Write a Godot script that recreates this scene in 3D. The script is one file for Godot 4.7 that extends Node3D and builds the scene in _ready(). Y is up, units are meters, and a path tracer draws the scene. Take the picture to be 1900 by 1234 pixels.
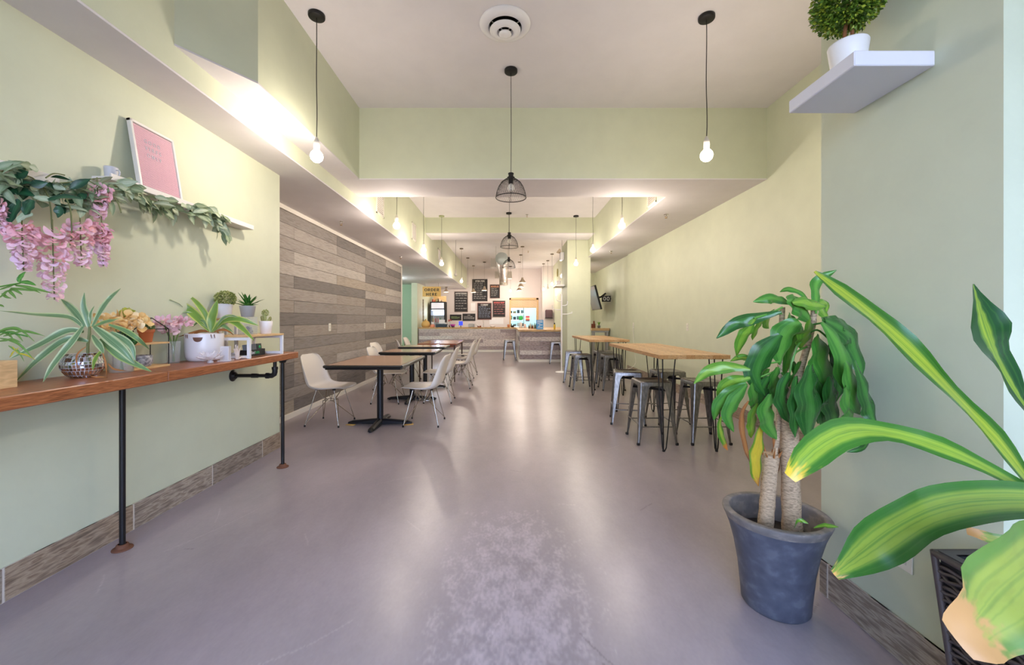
extends Node3D
# Restaurant dining room. Camera at the origin looking along -z; "d" below is the depth in metres in front of the camera.

const F := 755.0
const VX := 942.0
const VY := 593.0
const EYE := 1.22
var rng := RandomNumberGenerator.new()
var mats := {}
var used := {}

# a direction in the 1900 x 1234 photograph, taken at depth d
func P(x: float, y: float, d: float) -> Vector3:
	return Vector3((x - VX) / F * d, EYE - (y - VY) / F * d, -d)

# ---------------------------------------------------------------- shape helpers
func S() -> SurfaceTool:
	var st := SurfaceTool.new()
	st.begin(Mesh.PRIMITIVE_TRIANGLES)
	return st

func quad(st: SurfaceTool, a: Vector3, b: Vector3, c: Vector3, d: Vector3) -> void:
	# corners counter-clockwise seen from outside
	var p := [a, c, b, a, d, c]
	var uv := [Vector2(0, 0), Vector2(1, 1), Vector2(1, 0), Vector2(0, 0), Vector2(0, 1), Vector2(1, 1)]
	for i in 6:
		st.set_uv(uv[i])
		st.add_vertex(p[i])

func tri(st: SurfaceTool, a: Vector3, b: Vector3, c: Vector3) -> void:
	for p in [a, c, b]:
		st.set_uv(Vector2(p.x, p.y))
		st.add_vertex(p)

func box(st: SurfaceTool, lo: Vector3, hi: Vector3) -> void:
	obox(st, Transform3D(Basis(), (lo + hi) * 0.5), (hi - lo).abs())

func obox(st: SurfaceTool, t: Transform3D, size: Vector3, bevel := 0.0) -> void:
	st.set_smooth_group(-1)
	var h := size * 0.5
	if bevel <= 0.0:
		var v := []
		for i in 8:
			v.append(t * Vector3(h.x * (1 if i & 1 else -1), h.y * (1 if i & 2 else -1), h.z * (1 if i & 4 else -1)))
		for f in [[4, 5, 7, 6], [1, 0, 2, 3], [5, 1, 3, 7], [0, 4, 6, 2], [6, 7, 3, 2], [0, 1, 5, 4]]:
			quad(st, v[f[0]], v[f[1]], v[f[2]], v[f[3]])
		return
	bevel = minf(bevel, minf(h.x, minf(h.y, h.z)) * 0.95)
	var k := h - Vector3.ONE * bevel
	var g := func(i: int, ax: int) -> Vector3:
		var s := Vector3(1 if i & 1 else -1, 1 if i & 2 else -1, 1 if i & 4 else -1)
		var q := s * k
		q[ax] = s[ax] * h[ax]
		return t * q
	var faces := [[4, 5, 7, 6, 2], [1, 0, 2, 3, 2], [5, 1, 3, 7, 0], [0, 4, 6, 2, 0], [6, 7, 3, 2, 1], [0, 1, 5, 4, 1]]
	for f in faces:
		quad(st, g.call(f[0], f[4]), g.call(f[1], f[4]), g.call(f[2], f[4]), g.call(f[3], f[4]))
	# edges
	for ax in 3:
		var b1 := (ax + 1) % 3
		var b2 := (ax + 2) % 3
		for c1 in 2:
			for c2 in 2:
				var i0 := (c1 << b1) | (c2 << b2)
				var i1 := i0 | (1 << ax)
				var p0: Vector3 = g.call(i0, b1)
				var p1: Vector3 = g.call(i1, b1)
				var p2: Vector3 = g.call(i1, b2)
				var p3: Vector3 = g.call(i0, b2)
				if (c1 ^ c2) == 0:
					quad(st, p0, p3, p2, p1)
				else:
					quad(st, p0, p1, p2, p3)
	for i in 8:
		var a0: Vector3 = g.call(i, 0)
		var a1: Vector3 = g.call(i, 1)
		var a2: Vector3 = g.call(i, 2)
		var odd := ((i & 1) + ((i >> 1) & 1) + ((i >> 2) & 1)) % 2 == 1
		if odd:
			tri(st, a0, a1, a2)
		else:
			tri(st, a0, a2, a1)

func tube(st: SurfaceTool, pts: Array, rad, sides := 8, caps := true, closed := false) -> void:
	st.set_smooth_group(0)
	var n := pts.size()
	var rings := []
	var prev := Vector3.ZERO
	for i in n:
		var dir: Vector3
		if closed:
			dir = (pts[(i + 1) % n] - pts[(i + n - 1) % n]).normalized()
		elif i == 0:
			dir = (pts[1] - pts[0]).normalized()
		elif i == n - 1:
			dir = (pts[n - 1] - pts[n - 2]).normalized()
		else:
			dir = ((pts[i + 1] - pts[i]).normalized() + (pts[i] - pts[i - 1]).normalized()).normalized()
		var side: Vector3
		if prev == Vector3.ZERO:
			side = dir.cross(Vector3.UP if absf(dir.y) < 0.9 else Vector3.RIGHT).normalized()
		else:
			side = (prev - dir * prev.dot(dir)).normalized()
		prev = side
		var up := side.cross(dir)
		var r: float = rad[i] if rad is Array else rad
		var ring := []
		for j in sides:
			var a := TAU * j / sides
			ring.append(pts[i] + (side * cos(a) + up * sin(a)) * r)
		rings.append(ring)
	var last := n if closed else n - 1
	for i in last:
		var r0: Array = rings[i]
		var r1: Array = rings[(i + 1) % n]
		for j in sides:
			var k := (j + 1) % sides
			var p := [r0[j], r1[j], r1[k], r0[j], r1[k], r0[k]]
			var uv := [Vector2(float(j) / sides, i), Vector2(float(j) / sides, i + 1), Vector2(float(j + 1) / sides, i + 1), Vector2(float(j) / sides, i), Vector2(float(j + 1) / sides, i + 1), Vector2(float(j + 1) / sides, i)]
			for q in 6:
				st.set_uv(uv[q])
				st.add_vertex(p[5 - q])
	if caps and not closed:
		st.set_smooth_group(-1)
		for e in [0, n - 1]:
			var ring: Array = rings[e]
			for j in range(1, sides - 1):
				if e == 0:
					tri(st, ring[0], ring[j], ring[j + 1])
				else:
					tri(st, ring[0], ring[j + 1], ring[j])

# profile: Vector2(radius, height); runs from bottom outside upwards for outward normals
func lathe(st: SurfaceTool, profile: Array, seg := 24, t := Transform3D(), hard := false) -> void:
	st.set_smooth_group(-1 if hard else 0)
	var n := profile.size()
	for i in n - 1:
		var a: Vector2 = profile[i]
		var b: Vector2 = profile[i + 1]
		for j in seg:
			var t0 := TAU * j / seg
			var t1 := TAU * (j + 1) / seg
			if j == seg - 1:
				t1 = 0.0
			var p00 := t * Vector3(a.x * cos(t0), a.y, a.x * sin(t0))
			var p01 := t * Vector3(a.x * cos(t1), a.y, a.x * sin(t1))
			var p10 := t * Vector3(b.x * cos(t0), b.y, b.x * sin(t0))
			var p11 := t * Vector3(b.x * cos(t1), b.y, b.x * sin(t1))
			var u0 := float(j) / seg
			var u1 := float(j + 1) / seg
			var v0 := float(i) / (n - 1)
			var v1 := float(i + 1) / (n - 1)
			if a.x > 1e-5:
				for q in [[p00, u0, v0], [p01, u1, v0], [p11, u1, v1]]:
					st.set_uv(Vector2(q[1], q[2]))
					st.add_vertex(q[0])
			if b.x > 1e-5:
				for q in [[p00, u0, v0], [p11, u1, v1], [p10, u0, v1]]:
					st.set_uv(Vector2(q[1], q[2]))
					st.add_vertex(q[0])

# a profile with its corners kept sharp: each corner is doubled by two close points
func crisp(profile: Array) -> Array:
	var out := []
	for i in profile.size():
		var p: Vector2 = profile[i]
		if i == 0 or i == profile.size() - 1:
			out.append(p)
			continue
		var a: Vector2 = (profile[i - 1] - p)
		var b: Vector2 = (profile[i + 1] - p)
		var e := minf(0.0025, minf(a.length(), b.length()) * 0.3)
		out.append(p + a.normalized() * e)
		out.append(p + b.normalized() * e)
	return out

# a leaf blade along pts (Vector3), half widths w, facing hint; fold lifts the edges, wave ruffles them
func blade(st: SurfaceTool, pts: Array, w: Array, hint: Vector3, fold := 0.25, wave := 0.0, phase := 0.0, across := 4) -> void:
	st.set_smooth_group(0)
	var n := pts.size()
	var rows := []
	for i in n:
		var dir: Vector3 = (pts[mini(i + 1, n - 1)] - pts[maxi(i - 1, 0)]).normalized()
		var side := dir.cross(hint).normalized()
		var nor := side.cross(dir).normalized()
		var row := []
		for j in across + 1:
			var u := 2.0 * j / across - 1.0
			var ww: float = w[i]
			row.append(pts[i] + side * u * ww + nor * (absf(u) * absf(u) * ww * fold + absf(u) * wave * ww * sin(phase + i * 1.05 + (2.0 if u > 0 else 0.0))))
		rows.append(row)
	for i in n - 1:
		for j in across:
			var p := [rows[i][j], rows[i][j + 1], rows[i + 1][j + 1], rows[i + 1][j]]
			var uv := [Vector2(float(j) / across, float(i) / (n - 1)), Vector2(float(j + 1) / across, float(i) / (n - 1)), Vector2(float(j + 1) / across, float(i + 1) / (n - 1)), Vector2(float(j) / across, float(i + 1) / (n - 1))]
			for q in [0, 1, 2, 0, 2, 3]:
				st.set_uv(uv[q])
				st.add_vertex(p[q])

# smooth curve through control points
func curve(ctrl: Array, n: int) -> Array:
	var out := []
	var m := ctrl.size() - 1
	for i in n:
		var t := float(i) / (n - 1) * m
		var k := mini(int(t), m - 1)
		var u := t - k
		var p0 = ctrl[maxi(k - 1, 0)]
		var p1 = ctrl[k]
		var p2 = ctrl[k + 1]
		var p3 = ctrl[mini(k + 2, m)]
		out.append(0.5 * (2.0 * p1 + (p2 - p0) * u + (2.0 * p0 - 5.0 * p1 + 4.0 * p2 - p3) * u * u + (3.0 * p1 - p0 - 3.0 * p2 + p3) * u * u * u))
	return out

# ---------------------------------------------------------------- nodes
func mesh_of(st: SurfaceTool) -> ArrayMesh:
	st.index()
	st.generate_normals()
	return st.commit()

func inst(called: String, mesh: Mesh, m: Material, parent: Node = self, t := Transform3D()) -> MeshInstance3D:
	var o := MeshInstance3D.new()
	o.name = numbered(called) if parent == self else called
	o.mesh = mesh
	o.material_override = m
	o.cast_shadow = GeometryInstance3D.SHADOW_CASTING_SETTING_ON
	parent.add_child(o, true)
	o.transform = t
	return o

func obj(called: String, st: SurfaceTool, m: Material, parent: Node = self, t := Transform3D()) -> MeshInstance3D:
	return inst(called, mesh_of(st), m, parent, t)

func numbered(called: String) -> String:
	var k: int = used.get(called, 0)
	used[called] = k + 1
	return called if k == 0 else "%s_%03d" % [called, k]

func thing(called: String, label: String, category: String, at := Vector3.ZERO, turn := 0.0, group := "") -> Node3D:
	var o := Node3D.new()
	o.name = numbered(called)
	add_child(o)
	o.position = at
	o.rotation.y = turn
	return tag(o, label, category, group)

func tag(o: Node3D, label: String, category: String, group := "") -> Node3D:
	o.set_meta("label", label)
	o.set_meta("category", category)
	if group:
		o.set_meta("group", group)
	return o

func struct(o: Node3D, label := "") -> Node3D:
	o.set_meta("kind", "structure")
	if label:
		o.set_meta("label", label)
	return o

func dup(o: Node3D, at: Vector3, turn: float, label: String, group := "") -> Node3D:
	var base := String(o.name)
	var c: Node3D = o.duplicate()
	c.name = numbered(base)
	add_child(c)
	c.position = at
	c.rotation.y = turn
	c.set_meta("label", label)
	if group:
		c.set_meta("group", group)
	return c

# ---------------------------------------------------------------- materials
func srgb(r: int, g: int, b: int) -> Color:
	return Color(r / 255.0, g / 255.0, b / 255.0)

func mat(key: String, c: Color, rough := 0.6, metal := 0.0) -> StandardMaterial3D:
	if mats.has(key):
		return mats[key]
	var m := StandardMaterial3D.new()
	m.resource_name = key
	m.albedo_color = c
	m.roughness = rough
	m.metallic = metal
	mats[key] = m
	return m

func noise_tex(freq: float, seed_: int, stops: Array, size := 512, kind := FastNoiseLite.TYPE_SIMPLEX_SMOOTH, oct := 4, normal := false, bump := 4.0) -> NoiseTexture2D:
	var n := FastNoiseLite.new()
	n.noise_type = kind
	n.seed = seed_
	n.frequency = freq
	n.fractal_octaves = oct
	var t := NoiseTexture2D.new()
	t.width = size
	t.height = size
	t.seamless = true
	t.noise = n
	if normal:
		t.as_normal_map = true
		t.bump_strength = bump
	elif stops:
		var g := Gradient.new()
		var offs := PackedFloat32Array()
		var cols := PackedColorArray()
		for s in stops:
			offs.append(s[0])
			cols.append(s[1])
		g.offsets = offs
		g.colors = cols
		t.color_ramp = g
	return t

# a material whose colour comes from a shared texture, laid in world or object space
func tex_mat(key: String, c: Color, tex: Texture2D, scale: Vector3, rough := 0.6, off := Vector3.ZERO, world := true, nrm: Texture2D = null, nscale := 0.4) -> StandardMaterial3D:
	if mats.has(key):
		return mats[key]
	var m := mat(key, c, rough)
	m.albedo_texture = tex
	m.uv1_triplanar = true
	m.uv1_world_triplanar = world
	m.uv1_triplanar_sharpness = 8.0
	m.uv1_scale = scale
	m.uv1_offset = off
	if nrm:
		m.normal_enabled = true
		m.normal_texture = nrm
		m.normal_scale = nscale
	return m

func glass(key: String, c: Color, alpha := 0.12) -> StandardMaterial3D:
	var m := mat(key, Color(c.r, c.g, c.b, alpha), 0.03)
	m.transparency = BaseMaterial3D.TRANSPARENCY_ALPHA
	return m

func glow(key: String, c: Color, e: float) -> StandardMaterial3D:
	var m := mat(key, c, 0.4)
	m.emission_enabled = true
	m.emission = c
	m.emission_energy_multiplier = e
	return m

func text_mesh(s: String, height: float, depth := 0.002, serif := false, bold := false) -> TextMesh:
	var t := TextMesh.new()
	var f := SystemFont.new()
	f.font_names = PackedStringArray(["Droid Serif" if serif else "Droid Sans"])
	if bold:
		f.font_weight = 700
	t.font = f
	t.text = s
	t.font_size = 48
	t.pixel_size = height / 34.0
	t.depth = depth
	return t

# ---------------------------------------------------------------- scene
func _ready() -> void:
	rng.seed = 71
	setup_camera_and_light()
	make_materials()
	build_shell()
	build_pendants()
	build_furniture()
	build_greenery()
	build_counter_things()
	build_serving_area()
	build_wall_things()

func setup_camera_and_light() -> void:
	var cam := Camera3D.new()
	cam.name = "camera"
	add_child(cam)
	cam.position = Vector3(0, EYE, 0)
	cam.projection = Camera3D.PROJECTION_FRUSTUM
	cam.near = 0.05
	cam.far = 200.0
	cam.size = 0.05 * 1234.0 / F
	cam.frustum_offset = Vector2((950.0 - VX) / F * 0.05, -(617.0 - VY) / F * 0.05)
	cam.current = true
	var we := WorldEnvironment.new()
	we.name = "environment"
	var e := Environment.new()
	e.background_mode = Environment.BG_SKY
	e.tonemap_mode = Environment.TONE_MAPPER_LINEAR
	e.tonemap_exposure = EXPOSURE
	e.sdfgi_enabled = true
	e.ssao_enabled = true
	e.ssil_enabled = true
	var sky := Sky.new()
	var sm := ProceduralSkyMaterial.new()
	sm.sky_top_color = Color(0.62, 0.73, 0.95)
	sm.sky_horizon_color = Color(0.86, 0.91, 1.0)
	sm.ground_horizon_color = Color(0.55, 0.58, 0.64)
	sm.ground_bottom_color = Color(0.36, 0.37, 0.40)
	sm.sun_angle_max = 1.0
	sm.energy_multiplier = SKY
	sky.sky_material = sm
	e.sky = sky
	we.environment = e
	add_child(we)

const EXPOSURE := 1.98
const SKY := 8.2
const BULB := 0.34
const BULB_COLOR := Color(1.0, 0.94, 0.885)

# ---------------------------------------------------------------- materials
var grain: NoiseTexture2D
var mottle: NoiseTexture2D
var fine_bump: NoiseTexture2D

func make_materials() -> void:
	grain = noise_tex(0.012, 5, [[0.0, Color(0.62, 0.6, 0.58)], [0.35, Color(0.85, 0.84, 0.83)], [0.6, Color(1, 1, 1)], [0.8, Color(0.8, 0.78, 0.76)], [1.0, Color(0.95, 0.95, 0.95)]], 512, FastNoiseLite.TYPE_SIMPLEX_SMOOTH, 5)
	mottle = noise_tex(0.01, 9, [[0.0, Color(0.975, 0.975, 0.975)], [1.0, Color(1, 1, 1)]], 512, FastNoiseLite.TYPE_SIMPLEX_SMOOTH, 4)
	fine_bump = noise_tex(0.08, 3, [], 256, FastNoiseLite.TYPE_SIMPLEX_SMOOTH, 3, true, 3.0)
	tex_mat("paint", srgb(210, 214, 187), mottle, Vector3(0.6, 0.6, 0.6), 0.55)
	tex_mat("ceiling_white", srgb(226, 221, 221), mottle, Vector3(0.5, 0.5, 0.5), 0.8)
	mat("trim_white", srgb(236, 230, 218), 0.45)
	mat("white_paint", srgb(238, 236, 236), 0.4)
	mat("grout", srgb(214, 206, 196), 0.8)
	mat("black_metal", srgb(28, 27, 27), 0.45, 0.3)
	mat("black_plastic", srgb(24, 24, 25), 0.5)
	mat("mint", srgb(192, 220, 192), 0.6)
	mat("kitchen_wall", srgb(222, 212, 208), 0.6)
	mat("brass", srgb(170, 140, 90), 0.35, 0.8)
	mat("chrome", srgb(205, 203, 200), 0.18, 1.0)
	mat("plate", srgb(232, 228, 214), 0.4)

func make_floor_image() -> ImageTexture:
	var w := 1024
	var h := 2048
	var n1 := FastNoiseLite.new(); n1.seed = 11; n1.frequency = 0.006; n1.fractal_octaves = 5
	var n2 := FastNoiseLite.new(); n2.seed = 23; n2.frequency = 0.28; n2.fractal_octaves = 3
	var n3 := FastNoiseLite.new(); n3.seed = 31; n3.frequency = 0.055; n3.fractal_octaves = 5
	var a := n1.get_image(w, h, false, false, true).get_data()
	var b := n2.get_image(w, h, false, false, true).get_data()
	var c := n3.get_image(w, h, false, false, true).get_data()
	var out := PackedByteArray()
	out.resize(w * h * 4)
	var hsh := 12345
	# texture spans x -2.8 .. 2.9 and d -1.3 .. 19
	for y in h:
		var d := -1.3 + 20.3 * y / h
		var near_patch := d > 0.7 and d < 2.6
		for x in w:
			var i := y * w + x
			var v := 176.0 + (a[i] - 128) * 0.10 + (b[i] - 128) * 0.03 + (c[i] - 128) * 0.03
			var rough := 70.0 + (a[i] - 128) * 0.08 + (c[i] - 128) * 0.05
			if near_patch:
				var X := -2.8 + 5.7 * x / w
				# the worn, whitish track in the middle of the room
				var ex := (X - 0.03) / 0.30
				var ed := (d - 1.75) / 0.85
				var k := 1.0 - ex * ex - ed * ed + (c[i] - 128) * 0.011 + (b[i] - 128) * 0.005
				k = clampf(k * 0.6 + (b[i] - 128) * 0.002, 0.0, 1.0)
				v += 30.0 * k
			hsh = (hsh * 1103515245 + 12345) & 0x7fffffff
			v += (hsh >> 8 & 255) / 255.0 * 3.0 - 1.5
			rough += (hsh >> 16 & 127) / 127.0 * 4.0 - 2.0
			var o := i * 4
			out[o] = int(clampf(v, 0, 255))
			out[o + 1] = int(clampf(v * 0.965, 0, 255))
			out[o + 2] = int(clampf(v * 0.975, 0, 255))
			out[o + 3] = int(clampf(rough, 0, 255))
	# scratches and small marks
	var r := RandomNumberGenerator.new()
	r.seed = 4
	for s in 90:
		var px := r.randf_range(120, w - 120)
		var py := r.randf_range(150, 1000)
		var ang := r.randf_range(-1.0, 1.0)
		var bend := r.randf_range(-0.01, 0.01)
		var lite := r.randf() < 0.7
		for q in int(r.randf_range(6, 60)):
			var xi := int(px)
			var yi := int(py)
			if xi > 1 and xi < w - 2 and yi > 1 and yi < h - 2:
				var o := (yi * w + xi) * 4
				for ch in 3:
					out[o + ch] = clampi(out[o + ch] + (14 if lite else -26), 0, 255)
			px += cos(ang) * 1.3
			py += sin(ang)
			ang += bend
	return ImageTexture.create_from_image(Image.create_from_data(w, h, false, Image.FORMAT_RGBA8, out))

const HC := 3.53     # ceiling
const XL := -2.18    # near left wall
const XP := -2.70    # plank wall
const XR := 2.83     # right wall
const XC := 1.41     # near right pier
const DB := 18.5     # back wall of the kitchen
const DF := -1.35    # shop front behind the camera
const SL := 2.61     # left soffit underside
const SR := 2.76     # right soffit and beam underside

func slab(called: String, lo: Vector3, hi: Vector3, m: Material, label := "") -> MeshInstance3D:
	var st := S()
	box(st, lo, hi)
	var o := obj(called, st, m)
	struct(o, label)
	return o

# box given by x range, y range and depth range
func xyd(st: SurfaceTool, x0: float, x1: float, y0: float, y1: float, d0: float, d1: float, bevel := 0.0) -> void:
	obox(st, Transform3D(Basis(), Vector3((x0 + x1) / 2, (y0 + y1) / 2, -(d0 + d1) / 2)), Vector3(absf(x1 - x0), absf(y1 - y0), absf(d1 - d0)), bevel)

func bl(called: String, x0: float, x1: float, y0: float, y1: float, d0: float, d1: float, m: Material, label := "") -> MeshInstance3D:
	var st := S()
	xyd(st, x0, x1, y0, y1, d0, d1)
	var o := obj(called, st, m)
	struct(o, label)
	return o

func build_shell() -> void:
	var paint: Material = mats["paint"]
	var white: Material = mats["ceiling_white"]
	# floor
	var fm := mat("floor_concrete", srgb(232, 224, 226), 0.29)
	fm.albedo_texture = make_floor_image()
	fm.metallic_specular = 0.55
	var st := S()
	st.set_smooth_group(-1)
	var corners := [[-2.8, -1.3], [2.9, -1.3], [2.9, 19.0], [-2.8, 19.0]]
	for k in [0, 2, 1, 0, 3, 2]:
		st.set_uv(Vector2(1.0 if corners[k][0] > 0 else 0.0, 1.0 if corners[k][1] > 0 else 0.0))
		st.add_vertex(Vector3(corners[k][0], 0, -corners[k][1]))
	struct(obj("floor", st, fm), "polished grey concrete floor with a pale worn track")
	st = S()
	xyd(st, -5.2, 3.4, -0.2, -0.001, -1.7, 19.4)
	struct(obj("floor_base", st, fm), "concrete slab under the floor")
	# the ceiling slab has a round hole for the supply air duct
	var slab_box := CSGBox3D.new()
	slab_box.name = "ceiling"
	slab_box.size = Vector3(8.6, 0.2, 20.7)
	slab_box.material = white
	var hole := CSGCylinder3D.new()
	hole.name = "duct_hole"
	hole.radius = 0.125
	hole.height = 0.5
	hole.sides = 48
	hole.material = white
	hole.operation = CSGShape3D.OPERATION_SUBTRACTION
	hole.position = Vector3(-0.02 + 0.9, 0, -3.18 + 8.65)
	slab_box.add_child(hole)
	add_child(slab_box)
	slab_box.position = Vector3(-0.9, HC + 0.1, -8.65)
	struct(slab_box, "flat white painted ceiling")
	# left
	bl("wall_left", -3.0, XL, 0, SL, -1.7, 3.89, paint, "pale green wall behind the wooden wall counter")
	bl("wall_left_backing", -3.0, XP - 0.02, 0, SL, 3.89, 10.3, mats["white_paint"], "wall under the grey planks")
	bl("wall_left_hall", -5.2, -3.0, 0, SL, 10.1, 10.3, mats["mint"], "mint wall of the side passage")
	bl("wall_left_outer", -5.2, -5.0, 0, SL, 10.3, 19.4, mats["mint"], "mint outer wall of the side passage")
	# soffits: lower box along the left, upper box that steps out, beams
	bl("ceiling_soffit_left", -5.2, -1.86, SL, HC, -1.7, 19.0, paint, "pale green ceiling bulkhead along the left wall")
	bl("ceiling_soffit_left_underside", -5.2, -1.861, SL - 0.012, SL, -1.7, 19.0, white, "white underside of the left bulkhead")
	st = S()
	st.set_smooth_group(-1)
	var prof := [Vector2(-1.9, -2.27), Vector2(-1.86, -2.27), Vector2(-1.62, -2.64), Vector2(-1.62, -4.44), Vector2(-1.9, -4.44)]
	for i in prof.size():
		var p: Vector2 = prof[i]
		var q: Vector2 = prof[(i + 1) % prof.size()]
		quad(st, Vector3(p.x, 2.76, p.y), Vector3(q.x, 2.76, q.y), Vector3(q.x, HC, q.y), Vector3(p.x, HC, p.y))
	for y in [2.765, HC]:
		for k in range(1, 4):
			tri(st, Vector3(prof[0].x, y, prof[0].y), Vector3(prof[k].x, y, prof[k].y), Vector3(prof[k + 1].x, y, prof[k + 1].y))
	struct(obj("ceiling_bulkhead", st, paint), "pale green stepped bulkhead with an angled end")
	st = S()
	st.set_smooth_group(-1)
	for y in [2.762, 2.75]:
		for k in range(1, 4):
			tri(st, Vector3(prof[0].x, y, prof[0].y), Vector3(prof[k + 1].x, y, prof[k + 1].y), Vector3(prof[k].x, y, prof[k].y))
	for i in prof.size():
		var p: Vector2 = prof[i]
		var q: Vector2 = prof[(i + 1) % prof.size()]
		quad(st, Vector3(p.x, 2.75, p.y), Vector3(q.x, 2.75, q.y), Vector3(q.x, 2.762, q.y), Vector3(p.x, 2.762, p.y))
	struct(obj("ceiling_bulkhead_underside", st, white), "white underside of the stepped bulkhead")
	bl("ceiling_beam", -1.9, XR + 0.1, SR, HC, 4.44, 5.07, paint, "deep pale green beam crossing the ceiling")
	bl("ceiling_beam_underside", -1.858, XR + 0.1, SR - 0.012, SR, 4.44, 5.07, white, "white underside of the near beam")
	bl("ceiling_beam_001", -1.9, 2.0, 3.18, HC, 9.2, 9.95, paint, "shallow pale green beam above the rear column")
	bl("ceiling_beam_underside_001", -1.858, 1.969, 3.168, 3.18, 9.2, 9.95, white, "white underside of the shallow beam")
	bl("ceiling_soffit_right", 1.97, 3.4, SR, HC, 5.07, 19.0, paint, "pale green ceiling bulkhead along the right wall")
	bl("ceiling_soffit_right_underside", 1.971, 3.4, SR - 0.012, SR, 5.07, 19.0, white, "white underside of the right bulkhead")
	# right
	bl("wall_right", XR, 3.4, 0, HC, -1.7, 9.6, paint, "long pale green right wall behind the bar tables")
	bl("wall_right_rear", XR + 0.03, 3.4, 0, HC, 9.6, 13.6, paint, "pale green right wall beyond the column")
	bl("wall_right_end", 2.0, 3.4, 0, HC, 13.4, 18.7, paint, "pale green return wall beside the kitchen")
	bl("wall_pier", XC, XR + 0.02, 0, HC, 1.157, 1.83, paint, "pale green pier that carries the floating shelf")
	bl("wall_column", 1.46, 2.03, 0, 3.17, 9.97, 11.0, paint, "pale green square column behind the coat stand")
	# back
	bl("wall_back", -3.6, 0.147, 0, HC, DB, 18.7, mats["kitchen_wall"], "off-white back wall with the chalkboards")
	bl("wall_back_above_hatch", 0.147, 1.30, 2.13, HC, DB, 18.7, mats["kitchen_wall"], "off-white wall above the kitchen hatch")
	bl("wall_back_below_hatch", 0.147, 1.30, 0, 0.85, DB, 18.7, mats["kitchen_wall"], "off-white wall below the kitchen hatch")
	bl("wall_back_beside_hatch", 1.30, 1.5, 0, HC, DB, 18.7, mats["kitchen_wall"], "off-white wall right of the kitchen hatch")
	var aqua := mat("aqua_wall", srgb(190, 222, 222), 0.5)
	bl("wall_kitchen_back", -1.2, 2.6, 0, 2.9, 21.0, 21.2, aqua, "pale aqua back wall of the kitchen")
	bl("wall_kitchen_left", -1.3, -1.1, 0, 2.9, 18.7, 21.2, aqua, "pale aqua left wall of the kitchen")
	bl("wall_kitchen_right", 2.4, 2.6, 0, 2.9, 18.7, 21.2, aqua, "pale aqua right wall of the kitchen")
	bl("ceiling_kitchen", -1.3, 2.6, 2.9, 3.0, 18.7, 21.2, white, "kitchen ceiling")
	bl("floor_kitchen", -1.3, 2.6, -0.1, 0.0, 18.7, 21.2, mats["white_paint"], "kitchen floor")
	bl("wall_back_right", 1.5, 2.05, 0, HC, 17.6, 18.7, mats["kitchen_wall"], "off-white wall section with the towel dispenser")
	bl("wall_back_hall", -5.2, -3.62, 0, SL, 16.0, 16.2, mats["mint"], "mint wall at the end of the side passage")
	bl("wall_back_pilaster", -3.62, -3.4, 0, SL, 15.3, 19.0, paint, "pale pilaster at the counter's end")
	# shop front behind the camera
	build_shop_front()
	build_planks()
	build_baseboards()
	build_ceiling_fittings()

func build_shop_front() -> void:
	var fr: Material = mats["black_metal"]
	bl("wall_front", -3.0, 3.4, 0, 0.35, -1.7, DF, mats["paint"], "low wall under the shop window")
	bl("wall_front_head", -3.0, 3.4, 3.0, HC, -1.7, DF, mats["paint"], "wall above the shop window")
	bl("wall_front_light_block", -3.0, -1.35, 0.35, 3.0, -1.7, DF, mats["paint"], "unseen left jamb of the shop window, widened to limit daylight")  # out of view; width set to keep window light off the pier face
	bl("wall_front_light_block_001", 1.95, 3.4, 0.35, 3.0, -1.7, DF, mats["paint"], "unseen right jamb of the shop window, widened to limit daylight")  # out of view; solid here so less daylight reaches the pier's near face
	var w := Node3D.new()
	w.name = "window_1"
	add_child(w)
	struct(w, "large shop window in dark frames")
	for x in [-1.32, 0.3, 1.92]:
		var st := S()
		xyd(st, x - 0.03, x + 0.03, 0.35, 3.0, -1.5, -1.42)
		obj("mullion", st, fr, w)
	for y in [0.38, 2.3, 2.97]:
		var st := S()
		xyd(st, -1.35, 1.95, y - 0.03, y + 0.03, -1.5, -1.42)
		obj("rail", st, fr, w)
	var gl := glass("window_glass", Color(0.95, 0.98, 1.0), 0.06)
	var xs := [-1.31, 0.3, 1.91]
	for i in 2:
		for yy in [[0.4, 2.28], [2.32, 2.95]]:
			var st := S()
			xyd(st, xs[i] + 0.02, xs[i + 1] - 0.02, yy[0], yy[1], -1.465, -1.459)
			obj("pane", st, gl, w)

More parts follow.
